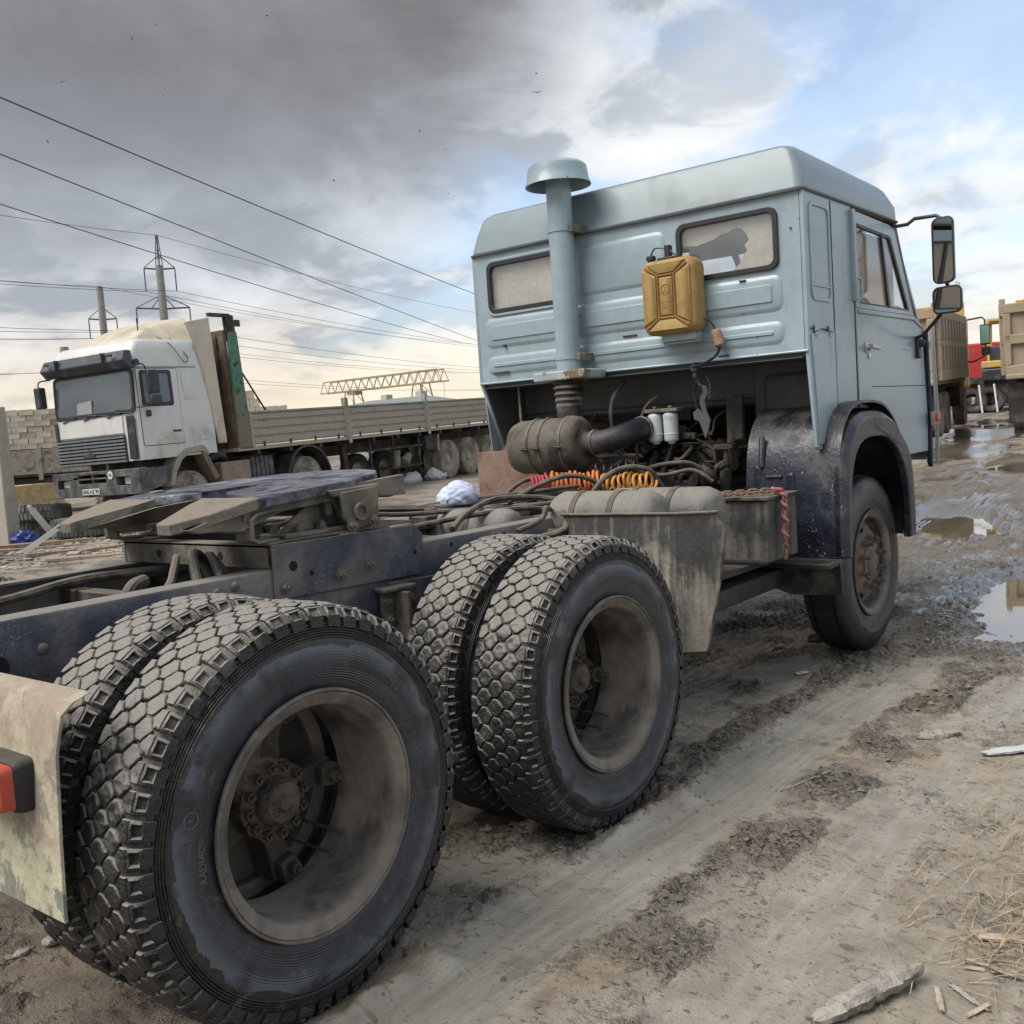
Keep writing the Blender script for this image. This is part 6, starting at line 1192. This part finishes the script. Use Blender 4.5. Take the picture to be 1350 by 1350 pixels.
def left_yard():
    # brick-laden old trailer
    t = thing('brick_trailer', 'old grey trailer piled with pale blocks behind the white truck', 'trailer', (7.6, 23.85, -.10), R(-27)); GP = M('flaking_grey', (.30, .30, .27), .8, var=.2, vs=2, dust=.52, dcol=(.34, .29, .22), rust=.48, rcol=(.12, .09, .07), rs=6, bump=.4)
    G().box(-6, 3, 0, 2.4, 1.05, 1.15).build('deck', UND, t, 30)
    for i in range(6): x = -5.9+1.5*i; b = part('side_board', t); G().box(x, x+1.44, -.03, .03, 1.12, 1.78).build('panel', GP, b, 30, .01); G().box(x+1.42, x+1.54, -.08, .02, .95, 1.84).build('post', GP, b, 30, .01)
    g = G(); g.box(-6, 3, .5, .7, .7, 1.05); g.box(-6, 3, 1.7, 1.9, .7, 1.05); g.box(-6, 3, .1, 2.3, .85, 1.02); g.build('chassis', UND, t, 30)
    for x in (-4.6, 2.2): bg_wheel(t, x, .2, .5); bg_wheel(t, x, 2.2, .5, side=1)
    BK = [M('pale_block_%d' % i, c_, .9, var=.2, vs=5, dust=.40, dcol=(.30, .22, .15), bump=.4) for i, c_ in enumerate(((.58, .52, .42), (.50, .43, .34), (.40, .32, .24)))]
    bm_ = [G().box(0, .37, 0, .4, 0, .145).jit(.008, i).mesh('brick', BK[i], 30) for i in range(3)]
    rq = random.Random(4)
    for row in range(7):
        x = -3.4 + (.19 if row % 2 else 0)
        while x < 2.6:
            o = link('brick', bm_[rq.choice((0, 0, 1, 1, 2))], t); o.location = (x, .06 + rq.uniform(-.03, .03), 1.80 + .152*row); o.rotation_euler = (0, 0, rq.uniform(-.03, .03)); x += .385
    G().box(-3.4, 2.5, .5, 2.3, 1.16, 2.84).build('block_core', BK[1], t, 30).__setitem__('kind', 'stuff')
    s2 = thing('block_stack', 'distant pale block pile showing above the trailer beside its green front wall', 'blocks', (17.2, 27.2, gz(17, 27)), R(-33))
    for row in range(11):
        for i in range(6):
            if row > 8 and i > 2: continue
            o = link('brick', bm_[rq.choice((0, 1, 1))], s2); o.location = (-.9+.385*i+(.19 if row % 2 else 0), 0, .3*row); o.scale = (1, 1, 2)
    g = G(); g.box(.6, 1.3, .1, .16, 2.6, 2.66); [g.box(.6+.3*i, .65+.3*i, .1, .15, 2.0, 2.66) for i in range(3)]; g.box(.6, 1.3, .1, .16, 2.3, 2.35); g.build('rack', UND, s2)
    # pillar at the left edge
    o = G().loft([[(a, b, z) for a, b in ((-.17*f, -.15*f), (.19*f, -.15*f), (.19*f, .15*f), (-.17*f, .15*f))] for z, f in ((-.1, 1.0), (2.4, .82))]).build('concrete_post', M('concrete_beige', (.44, .40, .33), .85, var=.12, vs=2, dust=.4, dcol=(.36, .31, .24), bump=.3), None, 30, .02)
    o.location = (2.60, 15.06, -.03); o.rotation_euler = (0, 0, R(30)); tag(o, 'plain beige concrete post cut by the left edge beside the white boards', 'post')
    o = G().box(-.62, .55, -.02, .02, -.15, .93).jit(.03, 3).build('board', M('osb_yellow', (.42, .33, .17), .85, var=.3, vs=9, bump=.6, bs=30, dust=.36), None, 30); o.location = (6.65, 21.9, -.12); o.rotation_euler = (.12, 0, R(-25)); tag(o, 'yellowish chipboard sheet standing under the block-laden trailer', 'board')
    LT = M('old_tyre', (.055, .06, .065), .75, var=.4, dust=.52, dcol=(.20, .19, .17), ds=4, bump=.5); lt = bg_tyre_mesh(.56, .15, LT)
    for i, (x, y, z, rx, ry) in enumerate(((3.95, 14.95, .10, PI/2+.03, 0), (3.75, 16.1, .37, PI/2-.08, .08), (3.85, 16.3, .10, PI/2, 0))):
        o = link('scrap_tyre', lt); o.location = (x, y, z); o.rotation_euler = (rx, ry, .2*i); tag(o, ('grey scrap tyre lying flat on the ground in front of the others', 'grey scrap tyre lying tilted on top of another by the post', 'lowest scrap tyre lying under the tilted one')[i], 'tyre', 'scrap tyres in front of the white truck')
    WB = M('whitewashed_wood', (.55, .54, .50), .8, var=.15, bump=.3)
    def bd(a, b, w_, nm, lab):
        a, b = Vector(a), Vector(b); d = (b-a).normalized(); sv = d.cross(Vector((.45, .87, 0))).normalized()*w_; n = d.cross(sv).normalized()*.012
        o = G().loft([[a-sv*.4-n, a+sv*.4-n, a+sv*.4+n, a-sv*.4+n], [a.lerp(b, .15)-sv-n, a.lerp(b, .15)+sv-n, a.lerp(b, .15)+sv+n, a.lerp(b, .15)-sv+n], [b-sv-n, b+sv-n, b+sv+n, b-sv+n]]).build(nm, WB, None, 30); tag(o, lab, 'board', 'white boards crossed by the post')
    bd((2.62, 14.2, .62), (3.10, 14.35, .02), .055, 'white_board', 'pointed white board leaning left to right beside the concrete post'); bd((2.85, 13.35, .34), (2.05, 13.35, -.09), .045, 'white_board', 'shorter white board crossing in front of the pointed one')
    bm = bmesh.new(); bmesh.ops.create_icosphere(bm, subdivisions=3, radius=1)
    for v in bm.verts: c_ = v.co; q = 1+.22*math.sin(c_.x*7+2)*math.cos(c_.z*6)+.15*math.sin(c_.y*9); v.co = (c_.x*.20*q, c_.y*.16*q, c_.z*.13*q)
    me = bpy.data.meshes.new('blue_bag'); bm.to_mesh(me); bm.free(); me.materials.append(flat('blue_plastic', (.03, .06, .26), .35)); o = link('blue_bag', me); o.location = (2.75, 14.75, .03); tag(o, 'crumpled blue plastic bag lying by the concrete post', 'bag')
    PLK = M('grey_brown_plank', (.30, .22, .16), .85, var=.35, vs=8, bump=.5)
    for i, (x, y, L, a, h) in enumerate(((2.75, 14.1, 1.6, -.5, .07), (2.4, 13.9, 1.9, -.62, .03), (2.2, 12.6, .9, -.2, .02), (1.9, 10.9, 1.3, -.75, .02), (2.6, 12.0, .7, .1, .02))):
        o = G().box(-L/2, L/2, -.07, .07, -.02, .025).jit(.012, i).build('plank', PLK, None, 30); o.location = (x, y, gz(x, y)+h); o.rotation_euler = (.05, .02, a)
        tag(o, ('thick brown plank lying on top beside the blue bag', 'long brown plank under the thick one at the left edge', 'short plank lying in the mud before the scrap tyres', 'thin plank lying nearest the tractor frame on the left', 'short plank stub on the ground below the white truck bumper')[i], 'plank', 'old planks lying in the yard')
    PB = M('white_rubble', (.34, .30, .25), .9, var=.3, bump=.5); rq = random.Random(9); g = G()
    for i in range(330):
        u = rq.random(); x = 1.2+3.4*u+rq.gauss(0, .5); y = 14.2-3.4*rq.random()**1.5+rq.gauss(0, .3); s = rq.uniform(.012, .042)*(1.6 if rq.random() < .12 else 1); z = gh(x, y) if False else gz(x, y)
        M_ = Matrix.Translation((x, y, z+.01)) @ Matrix.Rotation(rq.uniform(0, 6), 4, 'Z') @ Matrix.Rotation(rq.uniform(-.4, .4), 4, 'X'); g.box(-s*1.5, s*1.5, -s, s, -s*.3, s*.4, M_)
    g.jit(.008, 2); o = g.build('rubble', PB, None, 0); tag(o, 'scattered pale rubble and splinters on the ground before the white truck', 'rubble', kind='stuff')
    # white plastic scraps under the trailer
    for i, (x, y) in enumerate(((13.0, 15.2), (14.1, 15.3))):
        bm = bmesh.new(); bmesh.ops.create_icosphere(bm, subdivisions=2, radius=1); r_ = random.Random(i)
        for v in bm.verts: v.co = (v.co.x*.4*r_.uniform(.7, 1.2), v.co.y*.25*r_.uniform(.7, 1.2), max(-.1, v.co.z*.28*r_.uniform(.5, 1.2)))
        me = bpy.data.meshes.new('plastic_scrap'); bm.to_mesh(me); bm.free(); me.materials.append(flat('scrap_white', (.5, .5, .5), .7)); o = link('plastic_scrap', me); o.location = (x, y, gz(x, y)+.08); tag(o, ('white plastic scrap between the two dark spare wheels', 'white plastic scrap right of the dark spare wheels')[i], 'scrap', 'white scraps under the trailer')
left_yard()

def far_things():
    CN = M('pole_concrete', (.26, .25, .23), .85, var=.15, bump=.2); ST = flat('pole_steel', (.10, .105, .12), .6); INS = flat('insulator', (.10, .09, .085), .4); WIRE = flat('wire', (.05, .05, .055), .6)
    dirv = Vector((1, .28, 0)).normalized(); arm = Vector((.86, -.50, 0))
    ends = []
    def pylon(x, y, H, label, arms):
        t = thing('power_pylon', label, 'pylon', (x, y, 1.2), group='concrete power pylons beyond the yard')
        tl = 2.8 if H > 18 else .2; G().cyl((0, 0, -1), (0, 0, H-tl), .48, .33, n=14).build('pole', CN, t)
        g = G()
        for sx, sy in ((-1, -1), (1, -1), (1, 1), (-1, 1)): g.tube([(sx*.22, sy*.22, H-tl-.1), (sx*.06, sy*.06, H)], .05, 4)
        for i in range(4): z = H-tl+tl/4*i; q = .22-.16*i/4; g.box(-q, q, -q, q, z, z+.06)
        g.build('top_spike', ST, t)
        for z, L, dz in arms:
            cr = part('crossarm', t)
            for s in (-1, 1):
                e = arm*s*L; G().tube([(0, 0, z), (e.x, e.y, z+.1)], .085, 5).build('beam', ST, cr); G().tube([(0, 0, z+1.3), (e.x, e.y, z+.15)], .045, 4).build('tie', ST, cr)
                if L > 2: G().tube([(e.x*.45, e.y*.45, z+.05), (0, 0, z+1.3)], .045, 4).build('tie', ST, cr)
                g = G(); g.tube([(e.x, e.y, z+.1), (e.x, e.y, z-dz)], .055, 6); 
                for j in range(6): g.cyl((e.x, e.y, z-.2-j*(dz-.3)/6), (e.x, e.y, z-.26-j*(dz-.3)/6), .075, n=8)
                g.build('insulator', INS, cr); ends.append((Vector((x+e.x, y+e.y, 1.2+z-dz)), H, ('upper' if z == arms[0][0] else 'lower') + ' crossarm ' + ('left' if s < 0 else 'right') + ' end'))
        ends.append((Vector((x, y, 1.2+H)), H, 'top')); return t
    pylon(48.6, 80, 20.0, 'tall concrete pylon with two crossarms rising above the white cab roof', ((16.9, 1.35, 2.0), (13.3, 2.35, 2.0)))
    pylon(51.2, 95, 17.6, 'shorter concrete pylon farther left behind the white cab', ((14.2, 1.35, 1.9), (11.0, 1.7, 1.9)))
    pl = thing('wooden_pole', 'short thick pole beside the farther left pylon', 'pole', (43, 88, 1.2)); G().cyl((0, 0, -1), (0, 0, 10.5), .45, .38, n=12).build('pole', CN, pl); G().box(-1.2, 1.2, -.1, .1, 8.2, 8.35).build('crossbar', ST, pl)
    i = 0; where = []
    for e, H, wh in ends:
        for k_, sgn, L in ((0, -1, 75), (1, 1, 130)):
            pts = []
            for j in range(13): t_ = j/12; q = e + dirv*sgn*L*t_; q.z += -4*1.6*t_*(1-t_) + (0 if sgn > 0 else .5*t_); pts.append(q)
            o = G().tube(pts, .020, 4).build('power_cable', WIRE); o['label'] = 'thin cable running %s from the %s of the %s pylon' % ('left' if sgn < 0 else 'right', wh, 'taller' if H > 18 else 'shorter'); o['category'] = 'cable'; o['group'] = 'cables of the far pylons'
    near = [((4.9, 18.4, 9.0), (34.7, 31.0, 8.5), 'uppermost of the three near cables slanting across the dark cloud'), ((6.8, 22.4, 9.0), (50.8, 44.7, 8.0), 'middle of the three near cables slanting across the dark cloud'), ((9.0, 27.3, 9.0), (35.0, 40.0, 8.5), 'lowest of the three near cables, crossing the tall pylon')]
    for a, b, lab in near:
        a, b = Vector(a), Vector(b); d = b-a; pts = []
        for j in range(25): t_ = -.5 + 2.3*j/24; q = a + d*t_; q.z += .25*(t_)*(t_-1); pts.append(q)
        o = G().tube(pts, .016, 6).build('power_cable', WIRE); tag(o, lab, 'cable', 'near cables across the sky')
    # gantry crane and shed
    t = thing('gantry_crane', 'far pale yellow lattice gantry crane above the trailer boards', 'crane', (165, 171, .9), math.atan2(-44, 0) + PI); YC = flat('crane_yellow', (.30, .25, .15), .7)
    Lc, z0, z1 = 41.0, 12.2, 14.9
    for s in (-1, 1):
        for z in (z0, z1): G().box(-Lc/2 + (1.5 if z > 14 else 0), Lc/2 - (1.5 if z > 14 else 0), s*1.2-.16, s*1.2+.16, z-.16, z+.16).build('chord', YC, t)
        n = 15; dx = Lc/n
        for i in range(n):
            x = -Lc/2 + i*dx
            for a, b in (((x, z0), (x+dx/2, z1)), ((x+dx/2, z1), (x+dx, z0))): G().tube([(a[0], s*1.2, a[1]), (b[0], s*1.2, b[1])], .11, 4).build('brace', YC, t)
    for x in (-13, 10):
        lg = part('leg', t)
        for s in (-1, 1):
            for q in (-1, 1): G().tube([(x+q*2.6, s*3.2, 0), (x+q*1.4, s*1.2, z0)], .18, 5).build('post', YC, lg)
            for i in range(4): G().tube([(x-2.6+.3*i, s*(3.2-.5*i), 3.1*i), (x+2.3-.3*i, s*(2.7-.5*i), 3.1*(i+1))], .09, 4).build('brace', YC, lg)
    G().box(8, 11, -1.2, 1.2, 11.2, 12.0).build('trolley', YC, t); G().tube([(-20, 0, z0), (-20, 0, 8)], .06, 4).build('hoist_rope', YC, t); G().box(-20.6, -19.4, -.5, .5, 7.4, 8).build('hook_block', YC, t)
    b = thing('shed', 'far pale shed with hipped roof and chimneys under the gantry crane', 'building', (160, 162, 1.0), math.atan2(-44, 0) + PI); WL = flat('shed_wall', (.40, .39, .36), .85); RF = flat('shed_roof', (.21, .22, .23), .8)
    G().box(-17, 19, -6, 6, 0, 7.0).build('wall', WL, b)
    G().loft([[(-18, -7, 7.0), (20, -7, 7.0), (20, 7, 7.0), (-18, 7, 7.0)], [(-10, -.3, 9.0), (8, -.3, 9.0), (8, .3, 9.0), (-10, .3, 9.0)]]).build('roof', RF, b, 20)
    for x in (-8.5, 2.5): G().box(x-.9, x+.9, -1, 1, 8, 10.0).build('chimney', WL, b)
    for i in range(7): G().box(-14+4.6*i, -12+4.6*i, -6.03, -5.9, 2.5, 4.8).build('window', DARKGL, b)
    # birds
    BM = flat('bird_dark', (.03, .03, .035), .8)
    g = G(); g.loft([[(x, r*math.cos(q), r*math.sin(q)) for q in (0, 1.57, 3.14, 4.71)] for x, r in ((-.22, .005), (-.12, .035), (.05, .055), (.16, .035), (.22, .008))])
    for s in (-1, 1): g.loft([[(-.06, s*.03, .0), (.10, s*.03, .0), (.10, s*.03, .02), (-.06, s*.03, .02)], [(-.04, s*.28, .10), (.08, s*.28, .10), (.08, s*.28, .115), (-.04, s*.28, .115)], [(-.10, s*.58, .03), (-.02, s*.58, .03), (-.02, s*.58, .035), (-.10, s*.58, .035)]])
    bm = g.mesh('bird', BM)
    E_ = m.to_3x3(); rq = random.Random(3)
    for u, v, d, wh in BIRDS:
        dr = E_ @ Vector(((u-675)/1327.14, -(v-675)/1327.14, -1)).normalized(); o = link('bird', bm); o.location = Vector(m.translation) + dr*d; o.scale = (.7, .7, .7); o.rotation_euler = (rq.uniform(-.5, .5), rq.uniform(-.2, .2), rq.uniform(0, 6)); tag(o, 'tiny dark bird flying ' + wh, 'bird', 'birds over the yard')
BIRDS = [(707, 97, 120, 'above the intake stack, the upper of two there'), (708, 122, 90, 'above the intake stack, the lower and nearer of two there'), (82, 108, 110, 'just above the uppermost near cable at far left'), (352, 21, 120, 'at the top edge, left of the middle'), (206, 33, 150, 'near the top left, right one of a close pair'), (174, 51, 160, 'near the top left, left one of a close pair'), (588, 197, 130, 'just left of the intake stack cap, upper one'), (640, 157, 140, 'between the dark cloud edge and the stack cap'), (440, 238, 140, 'under the belly of the dark cloud above the cables'), (553, 173, 130, 'in the middle of the dark cloud edge'), (63, 187, 150, 'between the upper and middle near cables at far left'), (592, 255, 160, 'close to the top left corner of the blue cab'), (183, 98, 170, 'in the dark cloud above the tall pylon, upper one'), (215, 126, 180, 'in the dark cloud above the tall pylon, lower one')]
far_things()

def debris():
    WD = M('driftwood', (.13, .115, .098), .85, var=.6, vs=14, dust=.47, dcol=(.36, .33, .285), ds=9, up=.2, bump=1.0, bs=60); WL = M('pale_wood', (.42, .34, .26), .8, var=.3, vs=10, bump=.7, bs=60); WH = M('white_painted_scrap', (.46, .47, .47), .6, var=.12, bump=.2); SN = M('grey_stone', (.30, .27, .225), .85, var=.3, vs=12, bump=.8, bs=40)
    def chunk(a, b, w_, h_, nm, mt, lab, cat, seed=0, n=14, grp=None):
        a, b = Vector(a), Vector(b); rq = random.Random(seed); d = b-a; X, Y = frame(d); lo = []
        for i in range(n+1):
            t_ = i/n; f = (.55 + .45*min(1, 4*t_, 5*(1-t_)))*rq.uniform(.85, 1.08); c_ = a.lerp(b, t_); k_ = []
            for j in range(9): q = 2*PI*j/9; e = rq.uniform(.82, 1.12); k_.append(c_ + X*math.cos(q)*w_*f*e + Y*math.sin(q)*h_*f*e + d.normalized()*rq.uniform(-.012, .012)*(1 if i in (0, n) else .3))
            lo.append(k_)
        o = G().loft(lo).build(nm, mt, None, 28); tag(o, lab, cat, grp); return o
    z = lambda x, y: gh(x, y)
    P = lambda x, y, dz: (x, y, z(x, y)+dz)
    chunk(P(-3.63, -2.20, .018), P(-3.31, -2.335, .034), .030, .026, 'driftwood', WD, 'split grey driftwood piece lying at the bottom right of the mud', 'wood', 1, 22)
    chunk(P(-3.60, -2.175, .006), P(-3.40, -2.27, .010), .012, .009, 'wood_splinter', WD, 'thin grey splinter alongside the driftwood piece', 'wood', 5)
    chunk(P(-3.04, -2.40, .012), P(-2.95, -2.60, .012), .016, .012, 'wood_stick', WL, 'pale brown stick lying by the dry grass at the right edge', 'wood', 2)
    chunk(P(-1.60, -2.07, .012), P(-1.42, -2.26, .016), .03, .013, 'white_scrap', WH, 'white painted scrap lying at the right edge of the mud', 'scrap', 3)
    chunk(P(-1.52, -1.80, .012), P(-1.38, -1.92, .012), .035, .02, 'flat_stone', SN, 'flat grey stone half sunk in mud below the white puddle', 'stone', 4)
    chunk(P(-.75, -.955, .010), P(-.69, -.99, .010), .02, .008, 'white_litter', WH, 'small white litter scrap on the mud behind the front wheel', 'scrap', 6)
    for i, (x, y, L, a) in enumerate(((-3.42, -2.42, .10, .4), (-3.36, -2.50, .12, 1.0), (-3.40, -2.47, .07, -.4), (-3.20, -2.55, .16, 1.3), (-3.16, -2.50, .10, 2.0))):
        chunk(P(x, y, .006), P(x+L*math.cos(a), y+L*math.sin(a), .008), .008, .005, 'wood_chip', (WL, WD)[i % 2], ('pale chip nearest the bottom right corner', 'dark chip in the bottom right corner', 'smaller pale chip beside the corner chips', 'long dark chip under the pale brown stick', 'pale chip just above the corner chips')[i], 'wood', 10+i, 6, 'wood chips in the bottom right corner')
    # a crack-like twig and pebbles
    chunk(P(-2.33, -1.56, .004), P(-2.0, -1.66, .004), .004, .003, 'twig', WD, 'thin dark twig lying across the smooth pale mud', 'twig', 20, 10)
    PEB = [(-4.14, -1.36, .012), (-4.35, -.33, .03), (-4.40, -.25, .022), (-4.47, -.22, .018), (-4.30, -.42, .016), (-3.0, -1.33, .008), (.2, -1.0, .05), (.05, -.75, .06), (-.2, -.62, .045)]
    for i, (x, y, s) in enumerate(PEB):
        bm = bmesh.new(); bmesh.ops.create_icosphere(bm, subdivisions=2, radius=1); r_ = random.Random(i)
        for v in bm.verts: v.co = v.co*r_.uniform(.85, 1.1); v.co.x *= s*1.3; v.co.y *= s; v.co.z *= s*.65
        me = bpy.data.meshes.new('stone'); bm.to_mesh(me); bm.free(); me.materials.append(SN); o = link('stone', me); o.location = P(x, y, s*.25); tag(o, ('pale pebble on the mud right of the nearest tyre at the bottom edge', 'largest grey pebble at the bottom left below the mudguard', 'second largest grey pebble at the bottom left below the mudguard', 'grey pebble at the very left edge near the bottom', 'grey pebble closest to the nearest inner tyre at bottom left', 'small pebble on the slick mud between the rear wheels and the driftwood', 'largest dark earth lump beside the front wheel', 'dark earth lump under the truck behind the front wheel', 'smallest dark earth lump behind the front wheel')[i], 'stone', 'pebbles behind the rear tyre' if x < -2.5 else 'earth lumps before the front wheel')
        if x > -2.5: me.materials[0] = BGD
    # mud clods: uncountable crumbs along the churned strips
    rq = np.random.RandomState(5); N = 110000
    xs = rq.uniform(-4.9, 6.5, N); ys = rq.uniform(-2.75, .2, N); h, cl, wt, sk_ = ground_h(xs, ys); keep = rq.uniform(0, 1, N) < (cl*.85+.05)*np.where(xs > 1.5, .35, 1)
    xs, ys, h = xs[keep][:26000], ys[keep][:26000], h[keep][:26000]; n = len(xs)
    base = np.array([(1, 0, -.2), (.2, 1, -.3), (-.9, .5, -.2), (-.7, -.8, -.3), (.4, -.9, -.2), (.1, .1, .75), (-.3, -.1, .6)]); fc = np.array([(0, 1, 5), (1, 2, 6), (1, 6, 5), (2, 3, 6), (3, 4, 5), (3, 5, 6), (4, 0, 5)])
    sz = (rq.gamma(1.6, .0021, n)+.0013)[:, None, None]; a = rq.uniform(0, 6.28, n); ca, sa = np.cos(a)[:, None], np.sin(a)[:, None]
    v = base[None]*rq.uniform(.6, 1.35, (n, 7, 3))*sz*np.array([1.5, 1.0, .8]); vx = v[..., 0]*ca - v[..., 1]*sa; vy = v[..., 0]*sa + v[..., 1]*ca
    co = np.stack([vx+xs[:, None], vy+ys[:, None], v[..., 2]+h[:, None]], 2).reshape(-1, 3); fa = (fc[None]+7*np.arange(n)[:, None, None]).reshape(-1, 3)
    me = bpy.data.meshes.new('mud_clods'); me.vertices.add(len(co)); me.vertices.foreach_set('co', co.ravel().astype(np.float32)); me.loops.add(fa.size); me.loops.foreach_set('vertex_index', fa.ravel().astype(np.int32)); me.polygons.add(len(fa)); me.polygons.foreach_set('loop_start', np.arange(0, fa.size, 3, dtype=np.int32)); me.update(calc_edges=True); me.materials.append(M('clod_mud', (.17, .145, .112), .85, var=.4, vs=9, bump=.5, bs=120)); o = link('mud_clods', me); tag(o, 'loose mud crumbs along the churned wheel tracks', 'mud', kind='stuff')
    # dry grass
    g = G(); r_ = random.Random(8)
    for i in range(620):
        x = r_.gauss(-2.62, .30); y = r_.gauss(-2.50, .10); 
        if r_.random() < .25: x, y = r_.uniform(-3.3, -1.6), r_.uniform(-2.6, -2.15)
        L = r_.uniform(.04, .16); a = r_.uniform(0, 6.28); z_ = z(x, y) if i % 1 == 0 else 0; w_ = r_.uniform(.0007, .0015); c_, s_ = math.cos(a), math.sin(a); up = r_.uniform(.05, .6)
        pts = [Vector((x + c_*L*t_, y + s_*L*t_, z_ + .004 + L*up*(t_*(1.5-t_)))) for t_ in (0, .35, .7, 1)]; sd_ = Vector((-s_, c_, .3))*w_
        o = len(g.v)
        for p_ in pts: g.v += [tuple(p_-sd_), tuple(p_+sd_)]
        g.f += [(o+2*j, o+2*j+1, o+2*j+3, o+2*j+2) for j in range(3)]
    o = g.build('dry_grass', M('straw', (.36, .28, .16), .8, var=.4, vs=30), None, 0); tag(o, 'dry straw and dead grass at the right edge', 'grass', kind='stuff')
debris()
